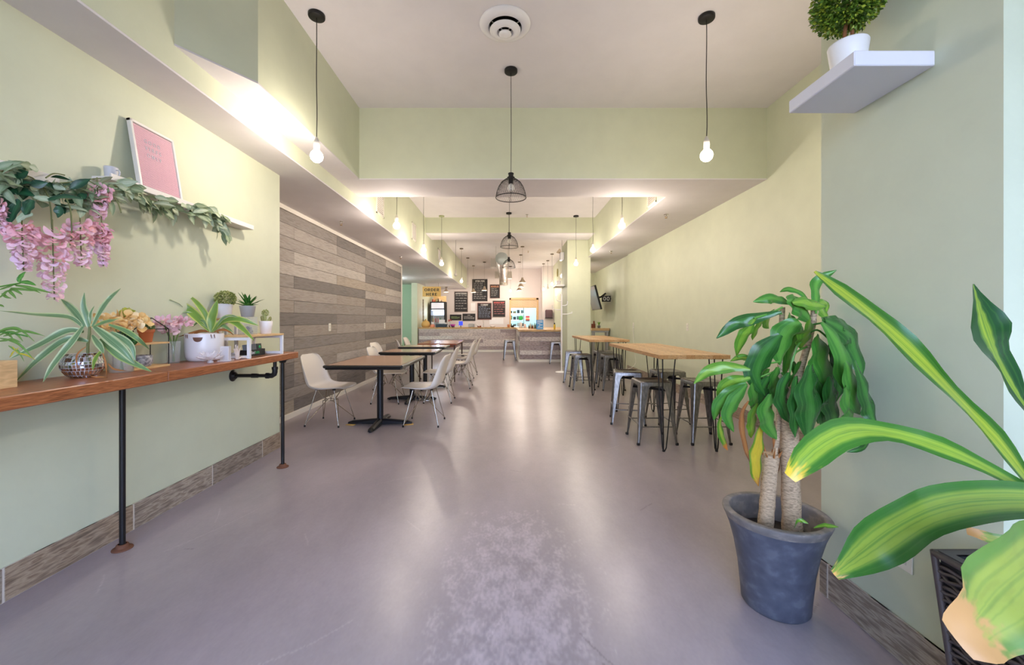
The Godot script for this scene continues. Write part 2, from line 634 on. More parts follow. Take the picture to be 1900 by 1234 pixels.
func build_planks() -> void:
	# grey plank cladding on the left wall; joints fall every 1.29 m
	var w := Node3D.new()
	w.name = "wall_left_planks"
	add_child(w)
	struct(w, "weathered grey plank cladding on the left wall")
	var tones := [srgb(176, 167, 160), srgb(166, 157, 150), srgb(154, 146, 140), srgb(144, 136, 131), srgb(126, 119, 115), srgb(170, 158, 144), srgb(186, 178, 170), srgb(160, 150, 141)]
	var soft := noise_tex(0.012, 25, [[0.0, Color(0.76, 0.75, 0.74)], [0.35, Color(0.92, 0.915, 0.91)], [0.6, Color(1, 1, 1)], [0.8, Color(0.88, 0.86, 0.84)], [1.0, Color(0.97, 0.97, 0.97)]], 512, FastNoiseLite.TYPE_SIMPLEX_SMOOTH, 5)
	var ms := []
	for i in tones.size():
		ms.append(tex_mat("plank_%d" % i, tones[i], soft, Vector3(1.0, 5.0, 0.4), 0.7, Vector3(0, i * 0.37, i * 0.61)))
	var r := RandomNumberGenerator.new()
	r.seed = 19
	var rows := 16
	var hgt := (2.545 - 0.06) / rows
	for k in rows:
		var d := 3.85
		var y0 := 0.06 + k * hgt
		var first := true
		while d < 10.29:
			var span := 1.29 * (1 if r.randf() < 0.45 else 2)
			if first and k % 2 == 0:
				span = 1.29
			first = false
			var e := minf(d + span, 10.3)
			var st := S()
			var proud := r.randf_range(0.0, 0.003)
			obox(st, Transform3D(Basis(), Vector3(XP - 0.009 + proud, y0 + hgt / 2, -(d + e) / 2)), Vector3(0.018, hgt - 0.003, e - d - 0.003), 0.002)
			obj("plank", st, ms[r.randi() % ms.size()], w)
			d = e
	# trims
	bl("trim_1", XP - 0.02, XP + 0.02, 2.545, SL - 0.01, 3.89, 10.34, mats["trim_white"], "white trim along the top of the planks")
	bl("trim_2", XP - 0.02, XP + 0.025, 0, 0.062, 3.89, 10.3, mats["trim_white"], "white skirting along the foot of the planks")
	bl("trim_3", XP - 0.02, XP + 0.02, 0, SL - 0.01, 10.3, 10.34, mats["trim_white"], "white end trim of the plank wall")

func build_baseboards() -> void:
	var tex := noise_tex(0.02, 41, [[0.0, srgb(104, 94, 86)], [0.4, srgb(158, 146, 134)], [0.55, srgb(184, 174, 160)], [0.75, srgb(134, 120, 108)], [1.0, srgb(190, 180, 166)]], 512, FastNoiseLite.TYPE_SIMPLEX_SMOOTH, 5)
	var ms := []
	for i in 3:
		ms.append(tex_mat("tile_%d" % i, [srgb(255, 250, 245), srgb(232, 226, 222), srgb(246, 232, 216)][i], tex, Vector3(0.5, 3.2, 0.5), 0.45, Vector3(i * 0.3, i * 0.17, i * 0.4)))
	var runs := [
		["baseboard_left", "wood-look tile skirting under the wall counter", XL, 1.0, [-1.3, -0.69, -0.08, 0.53, 1.14, 1.75, 2.36, 2.99, 3.60, 3.885]],
		["baseboard_right", "wood-look tile skirting along the right wall", XR, -1.0, [1.84, 2.45, 3.06, 3.67, 4.28, 4.89, 5.5, 6.11, 6.72, 7.33, 7.94, 8.55, 9.16, 9.6]],
		["baseboard_pier", "wood-look tile skirting round the pier", XC, -1.0, [1.165, 1.78, 1.83]],
	]
	for q in runs:
		var b := Node3D.new()
		b.name = q[0]
		add_child(b)
		struct(b, q[1])
		var x: float = q[2]
		var s: float = q[3]
		var js: Array = q[4]
		for i in js.size() - 1:
			var st := S()
			obox(st, Transform3D(Basis(), Vector3(x + s * 0.006, 0.075, -(js[i] + js[i + 1]) / 2)), Vector3(0.012, 0.148, js[i + 1] - js[i] - 0.008), 0.002)
			obj("tile", st, ms[i % 3], b)
		var st := S()
		box(st, Vector3(x + s * 0.006 - 0.004, 0.0, -js[0]), Vector3(x + s * 0.006 + 0.004, 0.149, -js[-1]))
		obj("grout", st, mats["grout"], b)

func build_ceiling_fittings() -> void:
	# round supply diffuser
	var wm: Material = mats["white_paint"]
	var t := thing("ceiling_diffuser", "round white ceiling air diffuser with nested cones", "air vent", Vector3(-0.02, HC, -3.18))
	var st := S()
	lathe(st, crisp([Vector2(0.126, -0.002), Vector2(0.13, -0.035), Vector2(0.175, -0.022), Vector2(0.2, -0.008), Vector2(0.198, 0.0)]), 48)
	obj("rim", st, wm, t)
	st = S()
	lathe(st, crisp([Vector2(0.122, 0.0), Vector2(0.122, 0.75), Vector2(0.0, 0.75)]), 40)
	obj("duct", st, mats["chrome"], t)
	st = S()
	lathe(st, crisp([Vector2(0.055, -0.03), Vector2(0.062, -0.07), Vector2(0.122, -0.055), Vector2(0.118, -0.048), Vector2(0.068, -0.055), Vector2(0.06, -0.03)]), 40)
	obj("cone", st, wm, t)
	st = S()
	lathe(st, crisp([Vector2(0.0, -0.095), Vector2(0.03, -0.092), Vector2(0.05, -0.083), Vector2(0.046, -0.072), Vector2(0.0, -0.062)]), 32)
	obj("cone", st, wm, t)
	st = S()
	for k in 3:
		var a := TAU * k / 3 + 0.5
		tube(st, [Vector3(0, -0.06, 0), Vector3(cos(a) * 0.125, -0.02, sin(a) * 0.125)], 0.005, 6)
	tube(st, [Vector3(0, -0.07, 0), Vector3(0, -0.005, 0)], 0.006, 6)
	obj("bracket", st, mats["chrome"], t)
	# wall grilles on the bulkheads
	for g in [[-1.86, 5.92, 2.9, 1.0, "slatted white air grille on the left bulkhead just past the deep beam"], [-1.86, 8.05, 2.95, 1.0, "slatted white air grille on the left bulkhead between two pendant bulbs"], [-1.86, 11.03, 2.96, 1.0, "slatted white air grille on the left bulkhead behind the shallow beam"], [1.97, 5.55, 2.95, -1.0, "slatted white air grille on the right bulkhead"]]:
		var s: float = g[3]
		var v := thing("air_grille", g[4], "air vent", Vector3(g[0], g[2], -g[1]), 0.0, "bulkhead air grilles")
		st = S()
		var hw := 0.17
		for e in [[-hw, -hw, -hw + 0.02, hw], [hw - 0.02, -hw, hw, hw], [-hw, -hw, hw, -hw + 0.02], [-hw, hw - 0.02, hw, hw]]:
			box(st, Vector3(0, e[1], e[0]), Vector3(s * 0.012, e[3], e[2]))
		obj("frame", st, mats["plate"], v)
		for k in 11:
			st = S()
			obox(st, Transform3D(Basis(Vector3(0, 0, 1), s * 0.7), Vector3(s * 0.007, -0.135 + k * 0.027, 0)), Vector3(0.014, 0.003, 0.3))
			obj("slat", st, mat("grille_slat", srgb(186, 176, 162), 0.5), v)
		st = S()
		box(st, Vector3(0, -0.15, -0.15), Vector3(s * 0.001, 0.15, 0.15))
		obj("back", st, mat("grille_recess_shade", srgb(158, 150, 140), 0.8), v)  # flat sheet; its darker colour stands in for shade in a recess
	# sprinklers
	var sp := thing("sprinkler", "", "sprinkler")
	st = S()
	lathe(st, crisp([Vector2(0.012, -0.02), Vector2(0.012, -0.008), Vector2(0.035, -0.004), Vector2(0.035, 0.0)]), 16)
	obj("escutcheon", st, mats["chrome"], sp)
	st = S()
	tube(st, [Vector3(0.01, -0.02, 0), Vector3(0.014, -0.035, 0), Vector3(0.003, -0.05, 0)], 0.003, 6)
	tube(st, [Vector3(-0.01, -0.02, 0), Vector3(-0.014, -0.035, 0), Vector3(-0.003, -0.05, 0)], 0.003, 6)
	lathe(st, crisp([Vector2(0, -0.056), Vector2(0.018, -0.054), Vector2(0.018, -0.05), Vector2(0, -0.048)]), 12)
	obj("deflector", st, mats["brass"], sp)
	var spots := [[633, 411, SL - 0.012, "sprinkler under the left soffit above the near end of the planks"], [743, 476, SL - 0.012, "sprinkler under the left soffit by the far end of the planks"], [1236, 398, SR - 0.012, "sprinkler under the right soffit above the first bar table"], [1134, 466, SR - 0.012, "sprinkler under the right soffit near the column"], [978, 398, HC, "sprinkler on the flat ceiling ahead of the shallow beam"], [980, 466, HC, "sprinkler on the flat ceiling of the serving area"]]
	for i in spots.size():
		var q: Array = spots[i]
		var d: float = (q[2] - EYE) * F / (VY - q[1])
		var at := Vector3((q[0] - VX) / F * d, q[2], -d)
		if i == 0:
			sp.position = at
			tag(sp, q[3], "sprinkler", "ceiling sprinklers")
		else:
			dup(sp, at, 0.0, q[3], "ceiling sprinklers")

# ---------------------------------------------------------------- pendants
func light_at(at: Vector3, e: float, r: float) -> void:
	var l := OmniLight3D.new()
	l.name = "bulb_light"
	add_child(l, true)
	l.position = at
	l.light_color = BULB_COLOR
	l.light_energy = e
	l.light_size = r
	l.omni_range = 30.0
	l.omni_attenuation = 2.0
	l.shadow_enabled = true

func bulb_shape(st: SurfaceTool, r: float) -> void:
	lathe(st, [Vector2(0, -r), Vector2(r * 0.5, -r * 0.87), Vector2(r * 0.87, -r * 0.5), Vector2(r, 0), Vector2(r * 0.9, r * 0.45), Vector2(r * 0.62, r * 0.8), Vector2(r * 0.36, r * 1.1), Vector2(r * 0.3, r * 1.35), Vector2(0, r * 1.36)], 24)

func bare_pendant(at: Vector3, top: float, lit: bool, label: String, canopy: Material, group: String) -> Node3D:
	var t := thing("pendant_lamp", label, "lamp", at, 0.0, group)
	var r := 0.047
	var st := S()
	bulb_shape(st, r)
	obj("bulb", st, glow("bulb_glow", Color(1.0, 0.93, 0.82), 6.0) if lit else mat("bulb_off", srgb(232, 226, 216), 0.25), t)
	st = S()
	lathe(st, crisp([Vector2(0.0, r * 1.2), Vector2(0.021, r * 1.2), Vector2(0.022, r * 2.3), Vector2(0.016, r * 2.6), Vector2(0.008, r * 3.1), Vector2(0, r * 3.1)]), 16)
	obj("socket", st, mat("socket_white", srgb(214, 206, 196), 0.4), t)
	var h := top - at.y
	st = S()
	var pts := []
	for k in 13:
		var v := float(k) / 12
		var y := lerpf(r * 3.0, h, v)
		pts.append(Vector3(sin(v * 9.0) * 0.004 * (1 - v), y, cos(v * 7.0) * 0.003 * (1 - v)))
	pts[0] = Vector3(0, r * 3.0, 0)
	pts[12] = Vector3(0, h, 0)
	tube(st, pts, 0.0032, 6)
	obj("cord", st, mats["black_plastic"], t)
	st = S()
	lathe(st, crisp([Vector2(0, h - 0.028), Vector2(0.055, h - 0.028), Vector2(0.06, h - 0.022), Vector2(0.06, h), Vector2(0, h)]), 28)
	obj("canopy", st, canopy, t)
	if lit:
		light_at(at, BULB, r)
	return t

func mesh_pendant(at: Vector3, label: String) -> void:
	# at: centre of the shade's open bottom
	var t := thing("wire_pendant_lamp", label, "lamp", at, 0.0, "black wire mesh pendant lamps")
	var bm: Material = mats["black_metal"]
	var prof := [Vector2(0.140, 0.0), Vector2(0.138, 0.02), Vector2(0.130, 0.06), Vector2(0.115, 0.10), Vector2(0.09, 0.14), Vector2(0.06, 0.165), Vector2(0.035, 0.176)]
	var st := S()
	var nr := 44
	for dirn in [1.0, -1.0]:
		for k in nr:
			var pts := []
			for i in 13:
				var v := float(i) / 12 * (prof.size() - 1)
				var a := mini(int(v), prof.size() - 2)
				var p: Vector2 = prof[a].lerp(prof[a + 1], v - a)
				var ang: float = TAU * k / nr + dirn * 0.55 * i / 12
				pts.append(Vector3(p.x * cos(ang), p.y, p.x * sin(ang)))
			tube(st, pts, 0.0008, 3, false)
	var mm := obj("mesh_shade", st, bm, t)
	mm.set_meta("kind", "stuff")
	st = S()
	for q in [[0.140, 0.0, 0.004, "rim"], [0.036, 0.176, 0.004, "collar"]]:
		var ring := []
		for k in 40:
			var a := TAU * k / 40
			ring.append(Vector3(q[0] * cos(a), q[1], q[0] * sin(a)))
		st = S()
		tube(st, ring, q[2], 8, false, true)
		obj(q[3], st, bm, t)
	# heavier ribs at the silhouette of the shade
	for k in 4:
		var ang := TAU * k / 4
		var pts := []
		for p in prof:
			pts.append(Vector3(p.x * cos(ang), p.y, p.x * sin(ang)))
		st = S()
		tube(st, pts, 0.002, 6, false)
		obj("rib", st, bm, t)
	st = S()
	lathe(st, crisp([Vector2(0, 0.13), Vector2(0.024, 0.13), Vector2(0.026, 0.18), Vector2(0.036, 0.182), Vector2(0.036, 0.19), Vector2(0.024, 0.192), Vector2(0.022, 0.215), Vector2(0.028, 0.218), Vector2(0.026, 0.228), Vector2(0.006, 0.235), Vector2(0, 0.235)]), 20)
	obj("socket", st, bm, t)
	st = S()
	bulb_shape(st, 0.034)
	obj("bulb", st, mat("bulb_off", srgb(232, 226, 216), 0.25), t, Transform3D(Basis(), Vector3(0, 0.09, 0)))
	var h := HC - at.y
	st = S()
	tube(st, [Vector3(0, 0.23, 0), Vector3(0.002, h * 0.5, 0), Vector3(0, h, 0)], 0.0032, 6)
	obj("cord", st, mats["black_plastic"], t)
	st = S()
	lathe(st, crisp([Vector2(0, h - 0.03), Vector2(0.056, h - 0.03), Vector2(0.06, h - 0.024), Vector2(0.06, h), Vector2(0, h)]), 28)
	obj("canopy", st, bm, t)

func cone_pendant(at: Vector3, top: float, label: String) -> void:
	var t := thing("cone_pendant_lamp", label, "lamp", at, 0.0, "metal cone pendant lamps over the serving counter")
	var st := S()
	lathe(st, crisp([Vector2(0.108, 0.0), Vector2(0.11, 0.012), Vector2(0.035, 0.125), Vector2(0.03, 0.17), Vector2(0.0, 0.175)]), 24)
	lathe(st, [Vector2(0.0, 0.165), Vector2(0.027, 0.16), Vector2(0.03, 0.125), Vector2(0.106, 0.0)], 24)
	obj("shade", st, mat("cone_metal", srgb(196, 176, 156), 0.35, 0.5), t)
	st = S()
	lathe(st, [Vector2(0, 0.005), Vector2(0.09, 0.006), Vector2(0.09, 0.012), Vector2(0, 0.012)], 20)
	obj("lit_lens", st, glow("cone_glow", Color(1.0, 0.93, 0.82), 2.5), t)
	st = S()
	var h := top - at.y
	tube(st, [Vector3(0, 0.17, 0), Vector3(0, h, 0)], 0.004, 6)
	obj("cord", st, mat("grey_cord", srgb(150, 138, 124), 0.5), t)
	st = S()
	lathe(st, crisp([Vector2(0, h - 0.025), Vector2(0.06, h - 0.025), Vector2(0.06, h), Vector2(0, h)]), 20)
	obj("canopy", st, mat("bronze", srgb(110, 96, 80), 0.4, 0.5), t)
	light_at(at + Vector3(0, -0.02, 0), BULB * 0.8, 0.08)

func build_pendants() -> void:
	var bk: Material = mats["black_metal"]
	var gr := mat("canopy_green", srgb(160, 166, 124), 0.5)
	var br := mat("bronze", srgb(110, 96, 80), 0.4, 0.5)
	var g := "bare bulb pendants in rows along the dining room"
	var list := [
		[Vector3(-1.446, 2.455, -3.08), true, bk, "bare lit bulb pendant in front of the stepped left bulkhead"],
		[Vector3(1.515, 2.47, -3.10), true, bk, "bare lit bulb pendant beside the pier with the floating shelf"],
		[Vector3(-1.468, 2.46, -5.38), true, bk, "bare lit bulb pendant over the gap between the first two dining tables"],
		[Vector3(1.51, 2.46, -5.38), true, bk, "bare lit bulb pendant over the far end of the first bar table"],
		[Vector3(-1.50, 2.46, -7.26), true, bk, "bare lit bulb pendant over the third dining table"],
		[Vector3(1.52, 2.46, -7.26), true, bk, "bare lit bulb pendant over the second bar table"],
		[Vector3(-1.47, 2.46, -9.05), true, gr, "bare lit bulb pendant with an olive canopy ahead of the shallow beam"],
		[Vector3(1.52, 2.46, -9.05), true, bk, "bare lit bulb pendant in front of the column"],
		[Vector3(-1.43, 2.46, -11.2), false, gr, "unlit bulb pendant on an olive cord behind the shallow beam"],
		[Vector3(-1.50, 2.46, -13.2), true, br, "bare lit bulb pendant over the serving counter's left half"],
		[Vector3(-1.49, 2.46, -15.2), false, br, "unlit bulb pendant beside the tallest chalkboard"],
		[Vector3(1.546, 2.46, -11.6), true, br, "bare lit bulb pendant close beside the column's inner face"],
		[Vector3(1.56, 2.46, -14.3), true, br, "bare lit bulb pendant in front of the towel dispenser wall"],
		[Vector3(1.567, 2.46, -15.9), false, br, "unlit bulb pendant in front of the towel dispenser wall"],
		[Vector3(1.48, 2.46, -16.8), true, br, "bare lit bulb pendant above the kitchen hatch's right edge"],
		[Vector3(0.12, 2.46, -17.6), true, br, "bare lit bulb pendant above the kitchen hatch's left edge"],
	]
	for q in list:
		bare_pendant(q[0], HC, q[1], q[3], q[2], g)
	mesh_pendant(Vector3(0.03, 2.345, -3.76), "black wire mesh dome pendant hanging in front of the deep beam")
	mesh_pendant(Vector3(0.025, 2.36, -6.4), "black wire mesh dome pendant hanging between the deep and the shallow beam")
	mesh_pendant(Vector3(0.025, 2.34, -8.8), "black wire mesh dome pendant hanging just ahead of the shallow beam")
	for q in [[0.465, 12.84, HC, "cone pendant lamp ahead of the kitchen hatch, first of three in line"], [0.47, 14.5, HC, "cone pendant lamp ahead of the kitchen hatch, middle of three in line"], [0.465, 16.3, HC, "cone pendant lamp ahead of the kitchen hatch, last of three in line"], [-0.93, 16.3, HC, "cone pendant lamp in front of the tallest chalkboard"], [-1.46, 17.4, HC, "cone pendant lamp at the left edge of the tallest chalkboard"], [-2.6, 17.2, SL - 0.012, "short cone pendant lamp under the soffit beside the order sign"]]:
		cone_pendant(Vector3(q[0], 2.38, -q[1]), q[2], q[3])

# ---------------------------------------------------------------- furniture
func build_furniture() -> void:
	make_wood()
	build_wall_counter()
	build_dining_tables()
	build_chairs()
	build_bar_tables()
	build_stools()

func make_wood() -> void:
	var oak := noise_tex(0.014, 77, [[0.0, Color(0.55, 0.5, 0.47)], [0.3, Color(0.82, 0.8, 0.78)], [0.55, Color(1, 1, 1)], [0.7, Color(0.72, 0.68, 0.65)], [1.0, Color(0.95, 0.93, 0.92)]], 512, FastNoiseLite.TYPE_SIMPLEX_SMOOTH, 5)
	tex_mat("counter_wood", srgb(186, 116, 72), oak, Vector3(9.0, 14.0, 0.7), 0.32)
	tex_mat("counter_wood_b", srgb(180, 110, 68), oak, Vector3(9.0, 14.0, 0.7), 0.32, Vector3(0.3, 0.4, 0.55))
	tex_mat("pale_wood", srgb(222, 178, 122), oak, Vector3(8.0, 14.0, 0.6), 0.35)
	tex_mat("pale_wood_b", srgb(212, 164, 108), oak, Vector3(8.0, 14.0, 0.6), 0.35, Vector3(0.2, 0.6, 0.3))
	tex_mat("pale_wood_c", srgb(228, 186, 134), oak, Vector3(8.0, 14.0, 0.6), 0.35, Vector3(0.7, 0.1, 0.8))
	tex_mat("pine", srgb(228, 190, 136), noise_tex(0.012, 29, [[0.0, Color(0.86, 0.83, 0.8)], [0.5, Color(1, 1, 1)], [0.8, Color(0.92, 0.9, 0.88)], [1.0, Color(1, 1, 1)]], 256), Vector3(2.0, 9.0, 2.0), 0.5)
	tex_mat("laminate", srgb(186, 144, 116), mottle, Vector3(3.0, 3.0, 3.0), 0.16)
	tex_mat("brown_wood", srgb(150, 78, 44), oak, Vector3(6.0, 9.0, 1.2), 0.25)
	mat("edge_black", srgb(22, 20, 20), 0.35)
	mat("edge_tan", srgb(170, 140, 116), 0.4)
	mat("pipe", srgb(44, 42, 42), 0.4, 0.6)
	mat("rust", srgb(112, 70, 48), 0.8)
	mat("shell_white", srgb(216, 207, 196), 0.38)
	mat("wire", srgb(190, 184, 174), 0.22, 1.0)
	mat("rubber", srgb(30, 28, 28), 0.8)
	var gal := noise_tex(0.03, 55, [[0.0, Color(0.72, 0.72, 0.74)], [1.0, Color(1, 1, 1)]], 256, FastNoiseLite.TYPE_SIMPLEX_SMOOTH, 4)
	var m := tex_mat("gunmetal", srgb(156, 152, 148), gal, Vector3(6, 2, 6), 0.34, Vector3.ZERO, false)
	m.metallic = 0.9

func pipe_flange(st: SurfaceTool, t: Transform3D, r := 0.045) -> void:
	lathe(st, crisp([Vector2(r, 0.0), Vector2(r, 0.006), Vector2(0.028, 0.009), Vector2(0.026, 0.026), Vector2(0.018, 0.028)]), 24, t)

func build_wall_counter() -> void:
	var t := thing("wall_counter", "long reddish wooden wall counter on black pipe legs", "counter")
	var yt := 0.944
	var th := 0.053
	for q in [[-1.0, 2.157, "counter_wood"], [2.159, 3.5, "counter_wood_b"]]:
		var st := S()
		obox(st, Transform3D(Basis(), Vector3((XL + 0.002 - 1.80) / 2, yt - th / 2, -(q[0] + q[1]) / 2)), Vector3(-1.80 - XL - 0.002, th, q[1] - q[0]), 0.004)
		obj("board", st, mats[q[2]], t)
	for q in [[-2.05, 2.165], [-1.861, 3.366], [-2.0, 0.6]]:
		var st := S()
		tube(st, [Vector3(q[0], 0.02, -q[1]), Vector3(q[0], yt - th, -q[1])], 0.0135, 14)
		var leg := obj("leg", st, mats["pipe"], t)
		st = S()
		pipe_flange(st, Transform3D(Basis(), Vector3(q[0], 0, -q[1])))
		obj("flange", st, mats["rust"], leg)
		st = S()
		pipe_flange(st, Transform3D(Basis(Vector3(1, 0, 0), PI), Vector3(q[0], yt - th, -q[1])))
		obj("flange", st, mats["pipe"], leg)
	# pipe bracket that comes out of the wall and turns up under the boards
	for q in [3.227, 1.2]:
		var y := 0.775
		var st := S()
		var pts := [Vector3(XL + 0.005, y, -q), Vector3(-1.89, y, -q), Vector3(-1.862, y + 0.004, -q), Vector3(-1.848, y + 0.02, -q), Vector3(-1.846, y + 0.05, -q), Vector3(-1.846, yt - th, -q)]
		tube(st, pts, 0.0135, 14)
		var b := obj("bracket", st, mats["pipe"], t)
		st = S()
		pipe_flange(st, Transform3D(Basis(Vector3(0, 0, 1), -PI / 2), Vector3(XL, y, -q)))
		obj("flange", st, mats["pipe"], b)
		st = S()
		tube(st, [Vector3(-1.905, y, -q), Vector3(-1.87, y, -q), Vector3(-1.851, y + 0.012, -q), Vector3(-1.846, y + 0.03, -q), Vector3(-1.846, y + 0.058, -q)], 0.020, 14)
		tube(st, [Vector3(-1.915, y, -q), Vector3(-1.895, y, -q)], 0.023, 14)
		tube(st, [Vector3(-1.846, y + 0.05, -q), Vector3(-1.846, y + 0.07, -q)], 0.023, 14)
		tube(st, [Vector3(-2.03, y, -q), Vector3(-1.98, y, -q)], 0.0175, 14)
		obj("elbow", st, mats["pipe"], b)

func pedestal_table(x0: float, x1: float, d0: float, d1: float, label: String) -> Node3D:
	var cx := (x0 + x1) / 2
	var cd := (d0 + d1) / 2
	var hw := (x1 - x0) / 2
	var hd := (d1 - d0) / 2
	var t := thing("dining_table", label, "table", Vector3(cx, 0, -cd), 0.0, "dining tables with black pedestals")
	var st := S()
	obox(st, Transform3D(Basis(), Vector3(0, 0.7475, 0)), Vector3(hw * 2 - 0.03, 0.006, hd * 2 - 0.03))
	obj("tabletop", st, mats["laminate"], t)
	st = S()
	# black bullnose rim round the laminate, with a second step below
	for q in [[0.0, 0.735, 0.016, "rim"], [0.010, 0.712, 0.009, "lower_rim"]]:
		st = S()
		var o: float = q[0]
		var p := [Vector3(-hw + o, q[1], -hd + o), Vector3(hw - o, q[1], -hd + o), Vector3(hw - o, q[1], hd - o), Vector3(-hw + o, q[1], hd - o)]
		for k in 4:
			tube(st, [p[k], p[(k + 1) % 4]], q[2], 10)
		obj(q[3], st, mats["edge_black"], t)
	st = S()
	obox(st, Transform3D(Basis(), Vector3(0, 0.724, 0)), Vector3(hw * 2 - 0.012, 0.034, hd * 2 - 0.012), 0.002)
	obj("apron", st, mats["edge_tan"], t)
	st = S()
	tube(st, [Vector3(0, 0.045, 0), Vector3(0, 0.70, 0)], 0.036, 20)
	obj("column", st, mat("table_black", srgb(26, 27, 32), 0.4, 0.2), t)
	st = S()
	obox(st, Transform3D(Basis(), Vector3(0, 0.702, 0)), Vector3(0.42, 0.012, 0.42))
	obj("top_plate", st, mats["table_black"], t)
	for k in 4:
		st = S()
		st.set_smooth_group(-1)
		# tapering cast foot with a ridge
		var l := 0.37
		var pr := [[0.0, 0.036, 0.075, 0.05], [0.1, 0.036, 0.066, 0.05], [l - 0.05, 0.032, 0.046, 0.026], [l, 0.02, 0.03, 0.012]]
		var b := Basis(Vector3.UP, PI / 2 * k)
		for i in pr.size() - 1:
			var a: Array = pr[i]
			var c: Array = pr[i + 1]
			var f := func(e: Array, s: float, lvl: int) -> Vector3:
				return b * Vector3(e[0], [0.012, e[3], e[2]][lvl], s * [e[1], e[1], e[1] * 0.45][lvl])
			for lv in 2:
				quad(st, f.call(a, 1.0, lv), f.call(c, 1.0, lv), f.call(c, 1.0, lv + 1), f.call(a, 1.0, lv + 1))
				quad(st, f.call(c, -1.0, lv), f.call(a, -1.0, lv), f.call(a, -1.0, lv + 1), f.call(c, -1.0, lv + 1))
			quad(st, f.call(a, 1.0, 2), f.call(c, 1.0, 2), f.call(c, -1.0, 2), f.call(a, -1.0, 2))
			quad(st, f.call(a, -1.0, 0), f.call(c, -1.0, 0), f.call(c, 1.0, 0), f.call(a, 1.0, 0))
		var e: Array = pr[-1]
		quad(st, b * Vector3(e[0], 0.012, e[1]), b * Vector3(e[0], 0.012, -e[1]), b * Vector3(e[0], e[2], -e[1] * 0.45), b * Vector3(e[0], e[2], e[1] * 0.45))
		var foot := obj("foot", st, mats["table_black"], t)
		st = S()
		lathe(st, crisp([Vector2(0, 0), Vector2(0.016, 0), Vector2(0.016, 0.014), Vector2(0, 0.014)]), 12, Transform3D(Basis(), b * Vector3(l - 0.03, 0, 0)))
		obj("glide", st, mats["rubber"], foot)
	return t

func build_dining_tables() -> void:
	pedestal_table(-1.88, -1.09, 4.17, 5.31, "long brown laminate dining table with black rim, beside the first plank-wall chair")
	pedestal_table(-1.85, -1.06, 5.87, 6.5, "small brown laminate pedestal table, second in the row from the wall counter")
	pedestal_table(-1.87, -1.09, 7.0, 7.6, "small brown laminate pedestal table, third in the row from the wall counter")
	# last table: four slim legs and a red-brown edge
	var t := thing("wooden_table", "red-brown wooden table on slim dark legs nearest the serving counter", "table", Vector3(-1.38, 0, -8.6))
	var st := S()
	obox(st, Transform3D(Basis(), Vector3(0, 0.735, 0)), Vector3(0.76, 0.03, 1.36), 0.004)
	obj("tabletop", st, mats["brown_wood"], t)
	st = S()
	obox(st, Transform3D(Basis(), Vector3(0, 0.7, 0)), Vector3(0.66, 0.05, 1.26))
	obj("apron", st, mats["brown_wood"], t)
	for sx in [-1, 1]:
		for sz in [-1, 1]:
			st = S()
			tube(st, [Vector3(sx * 0.34, 0, sz * 0.64), Vector3(sx * 0.34, 0.72, sz * 0.64)], [0.012, 0.016], 10)
			obj("leg", st, mat("dark_leg", srgb(62, 40, 32), 0.4), t)
	# folded paper shims under the first table's feet
	var pm := mat("shim_paper", srgb(218, 172, 92), 0.8)
	for q in [[Vector3(-1.15, 0.006, -4.72), 0.3, "folded tan paper shim under the first table's aisle foot"], [Vector3(-1.82, 0.006, -4.71), -0.4, "folded tan paper shim under the first table's wall-side foot"]]:
		st = S()
		for k in 3:
			obox(st, Transform3D(Basis(Vector3.UP, q[1] + k * 0.12), Vector3(0.006 * k, (k - 1) * 0.0036, 0)), Vector3(0.105 - 0.012 * k, 0.0034, 0.05))
		var o := obj("paper_shim", st, pm)
		o.position = q[0]
		tag(o, q[2], "paper", "paper shims")

func chair_shell() -> Array:
	# moulded shell facing +z: [mesh of the shell, mesh of the rubber mounts]
	var ctr := curve([Vector2(0.235, 0.432), Vector2(0.20, 0.443), Vector2(0.10, 0.432), Vector2(-0.02, 0.420), Vector2(-0.12, 0.424), Vector2(-0.185, 0.455), Vector2(-0.222, 0.52), Vector2(-0.245, 0.61), Vector2(-0.27, 0.71), Vector2(-0.292, 0.785), Vector2(-0.300, 0.812)], 34)
	var wid := curve([0.150, 0.200, 0.222, 0.232, 0.236, 0.236, 0.232, 0.226, 0.214, 0.180, 0.115], 34)
	var lift := curve([0.0, 0.006, 0.018, 0.030, 0.045, 0.062, 0.066, 0.055, 0.04, 0.024, 0.012], 34)
	var st := S()
	st.set_smooth_group(0)
	var nu := 16
	var top := []
	var bot := []
	for i in 34:
		var c: Vector2 = ctr[i]
		var dv: Vector2 = (ctr[mini(i + 1, 33)] - ctr[maxi(i - 1, 0)]).normalized()
		var nr := Vector2(dv.y, -dv.x)   # points up and to the front
		if nr.y < 0 and i < 14:
			nr = -nr
		var r0 := []
		var r1 := []
		for j in nu + 1:
			var u := 2.0 * j / nu - 1.0
			var k := absf(u)
			var l: float = lift[i] * k * k * k
			var p := c + nr * l
			var x: float = wid[i] * sin(u * PI / 2 * 0.98)
			r0.append(Vector3(x, p.y + nr.y * 0.003, p.x + nr.x * 0.003))
			r1.append(Vector3(x, p.y - nr.y * 0.004, p.x - nr.x * 0.004))
		top.append(r0)
		bot.append(r1)
	for i in 33:
		for j in nu:
			quad(st, top[i][j], top[i][j + 1], top[i + 1][j + 1], top[i + 1][j])
			quad(st, bot[i][j + 1], bot[i][j], bot[i + 1][j], bot[i + 1][j + 1])
		quad(st, bot[i][0], top[i][0], top[i + 1][0], bot[i + 1][0])
		quad(st, top[i][nu], bot[i][nu], bot[i + 1][nu], top[i + 1][nu])
	for j in nu:
		quad(st, bot[0][j], bot[0][j + 1], top[0][j + 1], top[0][j])
		quad(st, top[33][j], top[33][j + 1], bot[33][j + 1], bot[33][j])
	return [mesh_of(st)]

